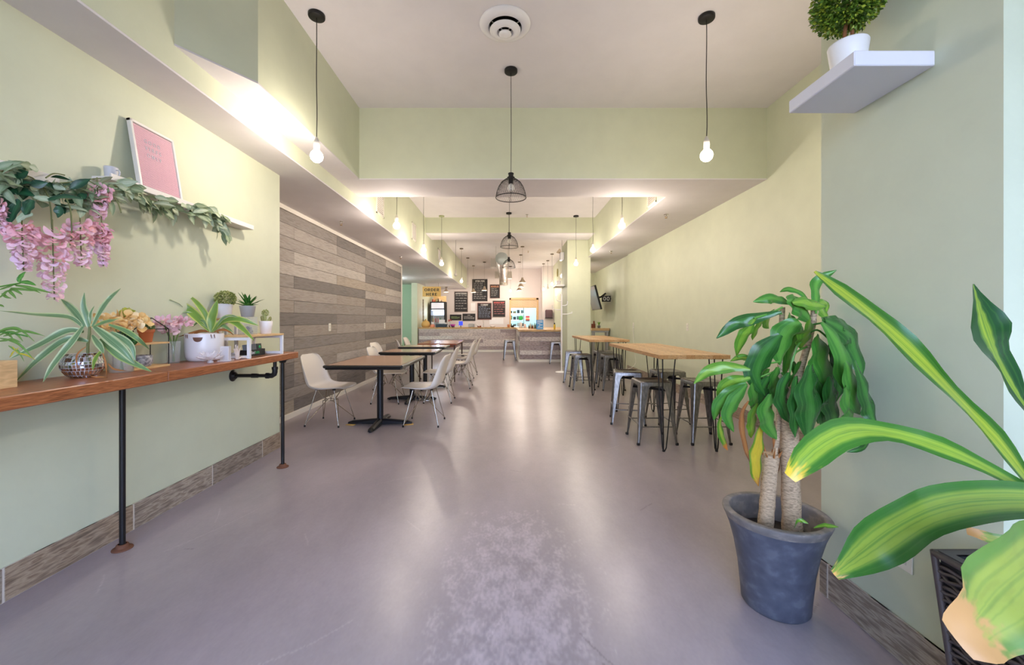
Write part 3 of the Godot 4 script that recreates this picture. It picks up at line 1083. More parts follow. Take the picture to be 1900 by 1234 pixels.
func build_chairs() -> void:
	var sh := chair_shell()
	var t := thing("shell_chair", "", "chair")
	inst("shell", sh[0], mats["shell_white"], t)
	for sx in [-1, 1]:
		for sz in [-1, 1]:
			var m := Vector3(sx * 0.115, 0.418, sz * 0.105 - 0.01)
			var f := Vector3(sx * 0.195, 0.012, sz * 0.20 - 0.01)
			var ring := Vector3(sx * 0.055, 0.275, sz * 0.03 - 0.01)
			var st := S()
			tube(st, [m, f], 0.0052, 8)
			tube(st, [Vector3(-sx * 0.06, 0.275, sz * 0.06 - 0.01), f + Vector3(0, 0.014, 0)], 0.004, 8)
			tube(st, [m, Vector3(-sx * 0.02, 0.275, sz * 0.055 - 0.01)], 0.004, 8)
			tube(st, [m, ring], 0.004, 8)
			var leg := obj("leg", st, mats["wire"], t)
			st = S()
			lathe(st, crisp([Vector2(0, 0), Vector2(0.011, 0), Vector2(0.009, 0.022), Vector2(0, 0.022)]), 12, Transform3D(Basis(), Vector3(f.x, 0, f.z)))
			obj("foot", st, mats["rubber"], leg)
			st = S()
			lathe(st, crisp([Vector2(0, -0.012), Vector2(0.018, -0.012), Vector2(0.018, 0.008), Vector2(0, 0.008)]), 12, Transform3D(Basis(), m))
			obj("mount", st, mats["rubber"], leg)
	var st2 := S()
	var rg := [Vector3(-0.06, 0.275, -0.07), Vector3(0.06, 0.275, -0.07), Vector3(0.06, 0.275, 0.05), Vector3(-0.06, 0.275, 0.05)]
	tube(st2, rg, 0.004, 8, false, true)
	for sz in [-1, 1]:
		tube(st2, [Vector3(-0.115, 0.418, sz * 0.105 - 0.01), Vector3(0.115, 0.418, sz * 0.105 - 0.01)], 0.004, 8)
	obj("brace", st2, mats["wire"], t)
	var list := [
		[-2.08, 4.80, 1.48, "white shell chair on wire legs against the planks at the long table's wall side"],
		[-0.99, 4.80, -1.60, "white shell chair on wire legs at the long table's aisle side"],
		[-1.76, 6.05, 1.57, "white shell chair tucked under the second table's wall side"],
		[-1.03, 6.10, -1.57, "white shell chair at the second table's aisle side"],
		[-2.10, 7.20, 1.50, "white shell chair against the planks by the third table"],
		[-0.87, 7.35, -1.60, "white shell chair at the third table's aisle side"],
		[-0.93, 8.25, -1.65, "white shell chair at the wooden table's aisle side, nearer the third table"],
		[-0.90, 9.15, -1.5, "white shell chair at the wooden table's aisle side, nearer the counter"],
		[-2.02, 8.45, 1.9, "white shell chair turned at the wooden table's wall side"],
		[-2.08, 9.35, 1.6, "white shell chair at the wooden table's wall side, nearer the counter"],
	]
	for i in list.size():
		var q: Array = list[i]
		var at := Vector3(q[0], 0, -q[1])
		if i == 0:
			t.position = at
			t.rotation.y = q[2]
			tag(t, q[3], "chair", "white shell chairs")
		else:
			dup(t, at, q[2], q[3], "white shell chairs")

func build_bar_tables() -> void:
	for q in [[1.367, 2.005, 3.66, 5.49, "pale butcher-block bar table on black hairpin legs, the larger one before the potted dracaena"], [1.29, 1.93, 6.44, 8.15, "pale butcher-block bar table on black hairpin legs, the one by the coat stand"]]:
		var cx: float = (q[0] + q[1]) / 2
		var cd: float = (q[2] + q[3]) / 2
		var hw: float = (q[1] - q[0]) / 2
		var hd: float = (q[3] - q[2]) / 2
		var t := thing("bar_table", q[4], "table", Vector3(cx, 0, -cd), 0.0, "butcher-block bar tables")
		var names := ["pale_wood", "pale_wood_b", "pale_wood_c"]
		var n := 8
		for k in n:
			var st := S()
			var w := hw * 2 / n
			obox(st, Transform3D(Basis(), Vector3(-hw + (k + 0.5) * w, 0.882, 0)), Vector3(w - 0.0006, 0.036, hd * 2), 0.0012)
			obj("stave", st, mats[names[(k * 5 + 1) % 3]], t)
		for sx in [-1, 1]:
			for sz in [-1, 1]:
				var st := S()
				var foot := Vector3(sx * (hw - 0.075), 0.008, sz * (hd - 0.10))
				var tops := [Vector3(sx * (hw - 0.045), 0.862, sz * (hd - 0.05)), Vector3(sx * (hw - 0.165), 0.862, sz * (hd - 0.06)), Vector3(sx * (hw - 0.05), 0.862, sz * (hd - 0.19))]
				for k in 3:
					var low: Vector3 = foot + (tops[k] - foot) * Vector3(0.22, 0.0, 0.22)
					tube(st, [tops[k], low + Vector3(0, 0.03, 0), low.lerp(foot, 0.4) + Vector3(0, 0.008, 0), foot + Vector3(0, 0.002, 0)], 0.0058, 8)
				var leg := obj("leg", st, mats["black_metal"], t)
				st = S()
				obox(st, Transform3D(Basis(), Vector3(sx * (hw - 0.095), 0.862, sz * (hd - 0.11))), Vector3(0.15, 0.004, 0.18))
				obj("plate", st, mats["black_metal"], leg)
				st = S()
				lathe(st, crisp([Vector2(0, 0), Vector2(0.013, 0), Vector2(0.013, 0.014), Vector2(0, 0.014)]), 12, Transform3D(Basis(), Vector3(foot.x, 0, foot.z)))
				obj("foot_cap", st, mats["rubber"], leg)

func build_stools() -> void:
	var t := thing("bar_stool", "", "stool")
	var gm: Material = mats["gunmetal"]
	# seat: rounded square tray with a folded rim and a hand slot
	var st := S()
	var ring := func(hw: float, r: float, y: float) -> Array:
		var out := []
		for k in 32:
			var a := TAU * (k + 0.5) / 32
			var c := Vector2(cos(a), sin(a))
			var base := Vector2(signf(c.x), signf(c.y)) * (hw - r)
			out.append(Vector3(base.x + c.x * r, y, base.y + c.y * r))
		return out
	var loops := [ring.call(0.158, 0.03, 0.566), ring.call(0.156, 0.03, 0.600), ring.call(0.152, 0.03, 0.609), ring.call(0.145, 0.03, 0.611), ring.call(0.128, 0.028, 0.610), ring.call(0.118, 0.027, 0.603), ring.call(0.05, 0.03, 0.600)]
	st.set_smooth_group(0)
	for i in loops.size() - 1:
		for k in 32:
			quad(st, loops[i][(k + 1) % 32], loops[i][k], loops[i + 1][k], loops[i + 1][(k + 1) % 32])
	st.set_smooth_group(-1)
	# the slot: an elongated hole with a turned-down lip
	var slot := []
	for k in 32:
		var a := TAU * (k + 0.5) / 32
		slot.append(Vector3(0.034 * cos(a) + 0.0, 0.600, 0.014 * sin(a)))
	for k in 32:
		quad(st, loops[6][(k + 1) % 32], loops[6][k], slot[k], slot[(k + 1) % 32])
		quad(st, slot[(k + 1) % 32], slot[k], slot[k] - Vector3(0, 0.012, 0), slot[(k + 1) % 32] - Vector3(0, 0.012, 0))
	obj("seat", st, gm, t)
	for sx in [-1, 1]:
		for sz in [-1, 1]:
			# folded sheet leg: an L section that narrows to the foot
			st = S()
			st.set_smooth_group(-1)
			var lv := [[0.0, 0.197, 0.022], [0.02, 0.195, 0.024], [0.30, 0.176, 0.052], [0.52, 0.160, 0.072], [0.575, 0.1565, 0.10], [0.60, 0.156, 0.13]]
			for i in lv.size() - 1:
				var a: Array = lv[i]
				var b: Array = lv[i + 1]
				var rr := 0.014
				var prof := func(e: Array) -> Array:
					var c: float = e[1]
					var w: float = e[2]
					return [Vector3(sx * (c - w), e[0], sz * c), Vector3(sx * (c - rr), e[0], sz * c), Vector3(sx * (c - rr * 0.3), e[0], sz * (c - rr * 0.3)), Vector3(sx * c, e[0], sz * (c - rr)), Vector3(sx * c, e[0], sz * (c - w)),
						Vector3(sx * (c - 0.004), e[0], sz * (c - w)), Vector3(sx * (c - 0.004), e[0], sz * (c - rr)), Vector3(sx * (c - rr), e[0], sz * (c - 0.004)), Vector3(sx * (c - w), e[0], sz * (c - 0.004))]
				var pa: Array = prof.call(a)
				var pb: Array = prof.call(b)
				for k in pa.size():
					var k2 := (k + 1) % pa.size()
					if sx * sz > 0:
						quad(st, pa[k2], pa[k], pb[k], pb[k2])
					else:
						quad(st, pa[k], pa[k2], pb[k2], pb[k])
			var leg := obj("leg", st, gm, t)
			st = S()
			# pressed rib and foot
			obox(st, Transform3D(Basis(Vector3(1, 0, 0), sz * 0.068), Vector3(sx * 0.168, 0.20, sz * 0.1832)), Vector3(0.008, 0.2, 0.004), 0.0018)
			obj("rib", st, gm, leg)
			st = S()
			obox(st, Transform3D(Basis(), Vector3(sx * 0.188, 0.012, sz * 0.188)), Vector3(0.026, 0.024, 0.026), 0.003)
			obj("foot", st, mats["rubber"], leg)
	st = S()
	for s in [-1, 1]:
		tube(st, [Vector3(-0.178, 0.175, s * 0.178), Vector3(0.178, 0.175, s * 0.178)], 0.006, 8)
		tube(st, [Vector3(s * 0.178, 0.20, -0.178), Vector3(s * 0.178, 0.20, 0.178)], 0.006, 8)
	obj("footrest", st, gm, t)
	st = S()
	for s in [-1, 1]:
		obox(st, Transform3D(Basis(Vector3.UP, s * PI / 4), Vector3(0, 0.525 + s * 0.004, 0)), Vector3(0.42, 0.022, 0.005))
	obj("cross_brace", st, mats["black_metal"], t)
	var g := "galvanised metal bar stools"
	var list := [
		[1.455, 4.135, 0.0, "galvanised stool at the larger bar table's aisle side, by its near hairpin leg"],
		[1.43, 4.87, -0.22, "galvanised stool at the larger bar table's aisle side, by its far end"],
		[1.975, 4.135, 0.02, "galvanised stool at the larger bar table's wall side, behind the dracaena's leaves"],
		[1.92, 4.90, 0.1, "galvanised stool at the larger bar table's wall side, by its far end"],
		[1.31, 7.2, 0.02, "galvanised stool at the aisle side of the table by the coat stand, near end"],
		[1.30, 8.0, -0.2, "galvanised stool at the aisle side of the table by the coat stand, far end"],
		[1.82, 7.15, 0.0, "galvanised stool at the wall side of the table by the coat stand, near end"],
		[1.86, 7.95, 0.08, "galvanised stool at the wall side of the table by the coat stand, far end"],
		[0.06, 12.4, 0.05, "galvanised stool standing alone before the serving counter's inner corner"],
		[1.36, 11.35, -0.1, "galvanised stool before the serving counter, half hidden by the coat stand"],
	]
	for i in list.size():
		var q: Array = list[i]
		var at := Vector3(q[0], 0, -q[1])
		if i == 0:
			t.position = at
			t.rotation.y = q[2]
			tag(t, q[3], "stool", g)
		else:
			dup(t, at, q[2], q[3], g)

# ---------------------------------------------------------------- plants
# leaf picture: kind chooses the stripe pattern across the blade
func leaf_tex(edge: Color, mid: Color, line: Color, band: float, tip: Color, tip_from: float, seed_: int) -> ImageTexture:
	var w := 48
	var h := 128
	var im := Image.create(w, h, false, Image.FORMAT_RGB8)
	var n := FastNoiseLite.new()
	n.seed = seed_
	n.frequency = 0.09
	for y in h:
		for x in w:
			var u := absf(2.0 * (x + 0.5) / w - 1.0)
			var k := smoothstep(band + 0.16, band - 0.12, u + 0.08 * n.get_noise_2d(x * 0.5, y * 0.12))
			var c := edge.lerp(mid, k)
			var s := sin((2.0 * x / w - 1.0) * 22.0)
			if s > 0.8:
				c = c.lerp(line, 0.4)
			if u < 0.05:
				c = c.lerp(line, 0.5)
			c = c.lerp(c.darkened(0.3), 0.35 * maxf(0.0, n.get_noise_2d(x * 1.5, y * 0.4)))
			var tt := smoothstep(tip_from, tip_from + 0.10, float(y) / h + 0.10 * n.get_noise_2d(x * 1.2, y * 0.8 + 99.0))
			c = c.lerp(tip, tt)
			im.set_pixel(x, y, c)
	return ImageTexture.create_from_image(im)

func leaf_mat(key: String, edge: Color, mid: Color, line: Color, band: float, tip: Color, tip_from := 2.0, rough := 0.32) -> StandardMaterial3D:
	var m := mat(key, Color(1, 1, 1), rough)
	m.albedo_texture = leaf_tex(edge, mid, line, band, tip, tip_from, key.hash() % 1000)
	m.texture_repeat = false
	m.backlight_enabled = true
	m.backlight = Color(0.10, 0.14, 0.05)
	return m

# blade whose control points are photo positions with depths; hw in photo pixels
func pleaf(parent: Node, called: String, c: Array, hw: float, m: Material, prof := [0.25, 0.7, 1.0, 0.95, 0.6, 0.06], fold := 0.3, wave := 0.0, hint := Vector3(0.1, 0.35, 1.0), wall := 99.0) -> void:
	var pts := []
	for q in c:
		var d: float = q[2]
		if wall < 90.0 and q[0] > VX + 10.0:
			d = minf(d, (wall * F) / (q[0] - VX) - 0.03)
		pts.append(P(q[0], q[1], d))
	var n := 12
	var line := curve(pts, n)
	var w := curve(prof, n)
	for i in n:
		w[i] = maxf(0.0006, w[i] * hw * absf(line[i].z) / F)
	var st := S()
	blade(st, line, w, hint, fold, wave, float(c[0][0]))
	obj(called, st, m, parent)

func build_greenery() -> void:
	mat("bark", srgb(176, 152, 120), 0.85)
	leaf_mat("leaf_deep", srgb(44, 94, 38), srgb(64, 124, 48), srgb(84, 142, 62), 0.3, srgb(150, 140, 50), 2.0, 0.25)
	leaf_mat("leaf_mid", srgb(66, 128, 46), srgb(96, 156, 60), srgb(114, 170, 72), 0.35, srgb(170, 160, 50), 2.0, 0.28)
	leaf_mat("leaf_lime", srgb(92, 146, 44), srgb(136, 178, 60), srgb(152, 188, 72), 0.4, srgb(190, 170, 60), 2.0, 0.3)
	leaf_mat("leaf_tipped", srgb(70, 130, 36), srgb(140, 170, 50), srgb(190, 190, 60), 0.4, srgb(206, 120, 50), 0.72, 0.35)
	leaf_mat("leaf_yellow", srgb(92, 138, 40), srgb(206, 182, 52), srgb(214, 170, 60), 0.7, srgb(196, 140, 60), 0.8, 0.4)
	leaf_mat("leaf_dead", srgb(150, 92, 44), srgb(184, 122, 62), srgb(120, 70, 36), 0.5, srgb(110, 66, 34), 0.8, 0.7)
	build_potted_dracaena()
	build_wicker_dracaena()
	build_pier_shelf()

func build_potted_dracaena() -> void:
	var pot := thing("grey_planter", "large round blue-grey plastic planter standing against the pier", "planter", Vector3(1.15, 0, -1.75))
	var tex := noise_tex(0.02, 88, [[0.0, Color(0.72, 0.73, 0.76)], [0.55, Color(0.86, 0.86, 0.88)], [0.75, Color(1.0, 1.0, 1.0)], [1.0, Color(1.0, 0.99, 0.97)]], 256, FastNoiseLite.TYPE_SIMPLEX_SMOOTH, 5)
	var pm := tex_mat("planter_grey", srgb(98, 101, 112), tex, Vector3(2.5, 2.5, 2.5), 0.5)
	var st := S()
	lathe(st, [Vector2(0, 0.0), Vector2(0.122, 0.0), Vector2(0.128, 0.008), Vector2(0.132, 0.06), Vector2(0.142, 0.16), Vector2(0.157, 0.25), Vector2(0.176, 0.325), Vector2(0.190, 0.362)], 56)
	obj("body", st, pm, pot)
	st = S()
	lathe(st, crisp([Vector2(0.188, 0.358), Vector2(0.195, 0.372), Vector2(0.203, 0.393), Vector2(0.198, 0.398), Vector2(0.174, 0.398), Vector2(0.170, 0.39), Vector2(0.156, 0.26)]), 56)
	obj("rim", st, tex_mat("planter_rim", srgb(142, 134, 126), tex, Vector3(3, 3, 3), 0.6), pot)
	st = S()
	lathe(st, [Vector2(0.162, 0.29), Vector2(0.14, 0.292), Vector2(0.07, 0.296), Vector2(0.0, 0.294)], 32)
	obj("soil", st, tex_mat("soil", srgb(56, 50, 48), grain, Vector3(20, 20, 20), 0.95), pot)
	var t := thing("dracaena", "tall dracaena with drooping glossy green leaves in the grey planter", "plant", Vector3(1.15, 0.29, -1.75))
	var h := Node3D.new()
	h.name = "holder"
	# canes
	var inv := t.transform.affine_inverse()
	var ringed := tex_mat("cane", srgb(206, 178, 144), grain, Vector3(5, 14, 5), 0.85)
	var canes := [
		[[[1419, 990, 1.74], [1424, 930, 1.73], [1431, 842, 1.72]], [0.031, 0.029, 0.030], "trunk"],
		[[[1470, 990, 1.72], [1467, 900, 1.71], [1465, 780, 1.70], [1470, 720, 1.69]], [0.038, 0.034, 0.033, 0.026], "trunk"],
		[[[1437, 850, 1.72], [1444, 790, 1.71], [1447, 680, 1.70], [1452, 570, 1.70]], [0.010, 0.009, 0.009, 0.010], "cane"],
		[[[1470, 730, 1.69], [1490, 670, 1.68], [1508, 600, 1.68], [1510, 560, 1.68]], [0.016, 0.013, 0.012, 0.010], "cane"],
	]
	for q in canes:
		var pts := []
		for p in q[0]:
			pts.append(P(p[0], p[1], p[2]))
		var line := curve(pts, 14)
		var rad := curve(q[1], 14)
		for i in 14:
			rad[i] *= 1.0 + 0.05 * sin(i * 2.3)
		st = S()
		tube(st, line, rad, 14)
		obj(q[2], st, ringed, t, inv)
	# small splinters where a trunk was cut
	st = S()
	for k in 7:
		var a := TAU * k / 7
		var b := P(1431, 846, 1.72) + Vector3(cos(a) * 0.027, 0, sin(a) * 0.027)
		tube(st, [b, b + Vector3(cos(a) * 0.014, 0.02 + 0.012 * (k % 3), sin(a) * 0.014)], [0.005, 0.001], 5)
	obj("splinters", st, mats["leaf_dead"], t, inv).set_meta("kind", "stuff")
	var L := t
	# leaves: [material, half width, depth, photo points in an enlarged crop]
	var list := [
		["leaf_mid", 25, 1.66, [690, 300], [690, 200], [700, 120], [800, 62]],
		["leaf_mid", 14, 1.70, [670, 260], [610, 190], [540, 165], [490, 182]],
		["leaf_mid", 26, 1.66, [560, 250], [490, 222], [430, 215], [345, 235]],
		["leaf_mid", 52, 1.60, [530, 225], [575, 240], [625, 280], [668, 352]],
		["leaf_lime", 26, 1.66, [670, 240], [705, 260], [735, 300], [762, 335]],
		["leaf_lime", 20, 1.68, [690, 270], [720, 240], [750, 250], [745, 300]],
		["leaf_deep", 30, 1.62, [500, 290], [350, 325], [250, 355], [145, 435]],
		["leaf_lime", 30, 1.64, [360, 320], [320, 390], [285, 440], [255, 535]],
		["leaf_lime", 20, 1.66, [410, 310], [380, 360], [360, 400], [342, 445]],
		["leaf_lime", 36, 1.68, [470, 290], [440, 300], [425, 340], [432, 380]],
		["leaf_mid", 62, 1.56, [600, 345], [545, 380], [505, 470], [492, 580]],
		["leaf_lime", 46, 1.57, [655, 330], [650, 390], [630, 440], [608, 495]],
		["leaf_deep", 62, 1.56, [495, 415], [420, 500], [370, 620], [410, 748]],
		["leaf_mid", 66, 1.54, [690, 420], [715, 500], [745, 620], [765, 728]],
		["leaf_deep", 72, 1.52, [660, 580], [655, 700], [665, 840], [640, 985]],
		["leaf_deep", 38, 1.54, [580, 640], [580, 740], [585, 860], [575, 975]],
		["leaf_deep", 46, 1.56, [540, 620], [510, 720], [520, 800], [545, 895]],
		["leaf_deep", 58, 1.56, [760, 640], [775, 740], [785, 820], [795, 925]],
		["leaf_deep", 62, 1.50, [740, 335], [860, 400], [900, 500], [942, 640]],
		["leaf_mid", 52, 1.47, [720, 345], [820, 480], [855, 640], [860, 720]],
		["leaf_mid", 56, 1.46, [850, 560], [885, 660], [905, 760], [930, 850]],
		["leaf_deep", 44, 1.45, [900, 560], [960, 720], [985, 830], [1015, 915]],
		["leaf_mid", 58, 1.48, [850, 700], [870, 780], [880, 820], [890, 868]],
		["leaf_mid", 48, 1.58, [440, 740], [420, 820], [440, 900], [475, 985]],
		["leaf_mid", 40, 1.60, [335, 680], [350, 730], [365, 780], [355, 835]],
		["leaf_mid", 42, 1.62, [480, 590], [465, 660], [470, 720], [490, 790]],
		["leaf_lime", 28, 1.60, [330, 605], [225, 590], [110, 610], [22, 682]],
		["leaf_lime", 30, 1.62, [330, 650], [250, 665], [190, 700], [150, 760]],
		["leaf_mid", 34, 1.60, [310, 680], [230, 730], [165, 800], [130, 880]],
		["leaf_mid", 36, 1.58, [310, 690], [255, 760], [215, 850], [240, 945]],
		["leaf_tipped", 18, 1.60, [170, 860], [165, 920], [185, 990], [207, 1045]],
		["leaf_dead", 15, 1.62, [320, 775], [285, 860], [300, 1000], [328, 1110]],
		["leaf_yellow", 36, 1.66, [395, 900], [375, 1020], [365, 1130], [375, 1240]],
		["leaf_dead", 24, 1.70, [455, 960], [475, 1060], [470, 1150], [455, 1250]],
		["leaf_lime", 30, 1.64, [370, 790], [345, 860], [345, 920], [335, 978]],
		["leaf_mid", 26, 1.68, [490, 780], [500, 840], [510, 900], [500, 930]],
		["leaf_deep", 40, 1.72, [560, 560], [600, 640], [620, 720], [610, 800]],
		["leaf_deep", 44, 1.66, [680, 600], [700, 700], [720, 800], [700, 900]],
		["leaf_deep", 44, 1.70, [470, 640], [440, 720], [430, 800], [460, 860]],
		["leaf_mid", 34, 1.72, [600, 380], [560, 480], [540, 560], [520, 640]],
		["leaf_deep", 40, 1.62, [800, 500], [810, 600], [820, 690], [800, 780]],
		["leaf_mid", 30, 1.72, [430, 600], [400, 660], [420, 720], [430, 760]],
		["leaf_deep", 36, 1.50, [720, 330], [780, 345], [830, 350], [860, 360]],
		["leaf_deep", 16, 1.44, [960, 880], [975, 960], [950, 1030], [855, 1055]],
		["leaf_lime", 16, 1.62, [380, 560], [330, 545], [280, 535], [220, 560]],
		["leaf_deep", 34, 1.60, [760, 430], [790, 520], [800, 620], [770, 700]],
		["leaf_mid", 44, 1.50, [800, 420], [830, 520], [845, 600], [830, 680]],
		["leaf_deep", 46, 1.60, [700, 660], [730, 740], [745, 840], [725, 925]],
		["leaf_mid", 40, 1.66, [600, 560], [590, 640], [560, 720], [590, 800]],
		["leaf_deep", 40, 1.52, [840, 380], [890, 440], [915, 540], [935, 640]],
		["leaf_mid", 36, 1.64, [540, 300], [560, 340], [600, 380], [620, 440]],
		["leaf_deep", 42, 1.62, [430, 640], [400, 720], [390, 800], [410, 860]],
		["leaf_lime", 30, 1.60, [560, 240], [620, 235], [680, 250], [740, 260]],
	]
	for q in list:
		var c := []
		for k in range(3, q.size()):
			c.append([1280.0 + q[k][0] * 0.3403, 480.0 + q[k][1] * 0.3403, q[2] + 0.03 * (k - 3)])
		pleaf_in(L, "leaf", c, q[1] * 0.3403 * 1.16, mats[q[0]], inv)
	# thin stalks that carry the outlying leaves
	st = S()
	for q in [[[505, 265], [420, 305], [350, 325]], [[500, 300], [440, 300], [360, 320]], [[495, 560], [400, 575], [230, 590]], [[490, 600], [400, 640], [320, 655]], [[380, 545], [300, 530], [260, 535]], [[660, 420], [590, 470], [560, 560]], [[640, 480], [570, 520], [545, 620]], [[665, 360], [720, 350], [740, 345]], [[660, 400], [700, 390], [760, 440]], [[500, 620], [520, 640], [560, 640]]]:
		var pts := []
		for p in q:
			pts.append(P(1280 + p[0] * 0.3403, 480 + p[1] * 0.3403, 1.64))
		tube(st, curve(pts, 8), 0.004, 6)
	obj("stalks", st, mats["leaf_mid"], t, inv).set_meta("kind", "stuff")
	# offshoot grass at the rim
	for c in [[[1474, 980, 1.66], [1480, 970, 1.63], [1488, 966, 1.62], [1500, 972, 1.61]], [[1510, 980, 1.62], [1525, 976, 1.60], [1538, 976, 1.58], [1556, 978, 1.56]]]:
		pleaf_in(L, "leaf", c, 4.0, mats["leaf_lime"], inv)
	h.free()

func pleaf_in(parent: Node3D, called: String, c: Array, hw: float, m: Material, inv: Transform3D, prof := [0.22, 0.62, 0.98, 1.0, 0.72, 0.06], fold := -0.28, wave := 0.16, hint := Vector3(0.1, 0.3, 1.0), wall := 1.41) -> void:
	var pts := []
	for q in c:
		var d: float = q[2]
		if wall < 90.0 and q[0] > VX + 10.0:
			d = minf(d, (wall * F) / (q[0] + hw - VX) - 0.02)
		pts.append(P(q[0], q[1], d))
	var n := 18
	var line := curve(pts, n)
	var w := curve(prof, n)
	for i in n:
		w[i] = maxf(0.0006, w[i] * hw * absf(line[i].z) / F)
	var st := S()
	blade(st, line, w, hint, fold, wave, float(c[0][0]))
	obj(called, st, m, parent, inv)

func build_wicker_dracaena() -> void:
	# tapered square planter of woven dark rattan
	var x0 := 1.152
	var x1 := 1.552
	var d0 := 0.70
	var d1 := 1.10
	var ht := 0.596
	var cx := (x0 + x1) / 2
	var cd := (d0 + d1) / 2
	var t := thing("wicker_planter", "square tapered planter of dark brown woven rattan", "planter", Vector3(cx, 0, -cd))
	var hw := 0.20
	var tp := func(y: float) -> float: return lerpf(0.155, hw, y / ht)
	var st := S()
	st.set_smooth_group(-1)
	for k in 4:
		var b := Basis(Vector3.UP, PI / 2 * k)
		quad(st, b * Vector3(-0.150, 0.0, 0.150), b * Vector3(0.150, 0.0, 0.150), b * Vector3(0.192, ht - 0.01, 0.192), b * Vector3(-0.192, ht - 0.01, 0.192))
		quad(st, b * Vector3(0.150, 0.1, 0.135), b * Vector3(-0.150, 0.1, 0.135), b * Vector3(-0.18, ht, 0.172), b * Vector3(0.18, ht, 0.172))
	quad(st, Vector3(-0.15, 0.001, -0.15), Vector3(0.15, 0.001, -0.15), Vector3(0.15, 0.001, 0.15), Vector3(-0.15, 0.001, 0.15))
	obj("liner", st, mats["black_plastic"], t)
	st = S()
	var rm := mat("rattan", srgb(62, 52, 48), 0.45)
	var rows := 44
	for k in 4:
		var b := Basis(Vector3.UP, PI / 2 * k)
		for r in rows:
			var y := 0.008 + (ht - 0.03) * r / rows
			var w: float = tp.call(y)
			var pts := []
			for i in 27:
				var u := 2.0 * i / 26 - 1.0
				pts.append(b * Vector3(u * w, y + 0.004 * sin(i * PI * 0.5 + r * PI * 0.5), w - 0.003 + 0.0045 * cos(i * PI / 2 + (r % 2) * PI)))
			tube(st, pts, 0.0052, 5, false)
	obj("weave", st, rm, t).set_meta("kind", "stuff")
	st = S()
	for k in 4:
		var b := Basis(Vector3.UP, PI / 2 * k)
		tube(st, [b * Vector3(-hw, ht - 0.006, hw), b * Vector3(hw, ht - 0.006, hw)], 0.009, 8)
		tube(st, [b * Vector3(-0.155, 0, 0.155), b * Vector3(-hw, ht, hw)], 0.008, 8)
	obj("binding", st, rm, t)
	st = S()
	for k in 4:
		var b := Basis(Vector3.UP, PI / 2 * k)
		st.set_smooth_group(-1)
		quad(st, b * Vector3(-0.194, ht + 0.004, 0.194), b * Vector3(0.194, ht + 0.004, 0.194), b * Vector3(0.172, ht + 0.004, 0.172), b * Vector3(-0.172, ht + 0.004, 0.172))
		quad(st, b * Vector3(-0.194, ht - 0.008, 0.194), b * Vector3(0.194, ht - 0.008, 0.194), b * Vector3(0.194, ht + 0.004, 0.194), b * Vector3(-0.194, ht + 0.004, 0.194))
	obj("rim", st, mat("planter_lip", srgb(72, 68, 66), 0.5), t)
	st = S()
	obox(st, Transform3D(Basis(), Vector3(0, ht - 0.09, 0)), Vector3(0.33, 0.01, 0.33))
	obj("soil", st, mats["soil"], t)
	var p := thing("striped_dracaena", "dracaena with broad lime-striped leaves in the rattan planter", "plant", Vector3(cx + 0.03, ht - 0.085, -cd))
	var inv := p.transform.affine_inverse()
	st = S()
	var base := p.position
	tube(st, [base, base + Vector3(0.0, 0.2, 0), base + Vector3(-0.01, 0.5, 0.0), base + Vector3(0.0, 0.62, 0.0)], [0.022, 0.02, 0.016, 0.01], 12)
	obj("stem", st, mats["cane"], p, inv)
	leaf_mat("stripe_a", srgb(52, 98, 32), srgb(150, 164, 52), srgb(84, 122, 42), 0.48, srgb(214, 186, 60), 0.95, 0.22)
	leaf_mat("stripe_b", srgb(24, 68, 30), srgb(138, 158, 46), srgb(60, 104, 36), 0.22, srgb(30, 80, 30), 2.0, 0.25)
	leaf_mat("stripe_c", srgb(56, 106, 34), srgb(136, 160, 52), srgb(80, 122, 44), 0.5, srgb(224, 178, 52), 0.88, 0.22)
	leaf_mat("stripe_d", srgb(56, 104, 40), srgb(138, 158, 60), srgb(76, 116, 50), 0.55, srgb(218, 160, 90), 0.93, 0.22)
	leaf_mat("stripe_e", srgb(92, 124, 48), srgb(142, 152, 60), srgb(104, 128, 52), 0.6, srgb(186, 138, 82), 0.68, 0.5)
	var hub := base + Vector3(0.0, 0.55, 0.0)
	var list := [
		["stripe_a", [[1980, 1000, 0.86], [1885, 862, 0.86], [1800, 765, 0.88], [1700, 662, 0.92], [1600, 572, 0.97], [1511, 504, 1.02]], 27.0, [0.35, 0.62, 0.85, 0.80, 1.0, 0.95, 0.12]],
		["stripe_b", [[1990, 900, 0.84], [1915, 775, 0.84], [1862, 690, 0.85], [1828, 610, 0.86], [1806, 527, 0.88]], 40.0, [0.2, 0.25, 0.5, 1.0, 0.95, 0.05]],
		["stripe_c", [[1990, 960, 0.84], [1860, 885, 0.84], [1760, 836, 0.86], [1650, 803, 0.88], [1570, 802, 0.86], [1505, 838, 0.84], [1465, 886, 0.82]], 29.0, [0.35, 0.5, 0.7, 0.6, 0.95, 1.0, 0.4]],
		["stripe_d", [[2000, 930, 0.80], [1850, 928, 0.78], [1750, 940, 0.76], [1670, 975, 0.74], [1600, 1025, 0.72], [1547, 1066, 0.71]], 42.0, [0.6, 0.8, 0.9, 1.0, 0.85, 0.22]],
		["stripe_e", [[2040, 985, 0.70], [1950, 1030, 0.63], [1870, 1090, 0.58], [1815, 1150, 0.55], [1772, 1185, 0.54]], 78.0, [0.35, 0.7, 1.0, 0.95, 0.75, 0.42]],
		["stripe_e", [[1940, 1030, 0.86], [1880, 1008, 0.86], [1835, 998, 0.87], [1793, 984, 0.88]], 10.0, [0.8, 1.0, 1.0, 1.0, 0.9, 0.8]],
		["stripe_a", [[2060, 900, 0.9], [2150, 800, 0.9], [2250, 760, 0.9], [2350, 820, 0.9]], 34.0, [0.3, 0.7, 1.0, 0.9, 0.6, 0.06]],
	]
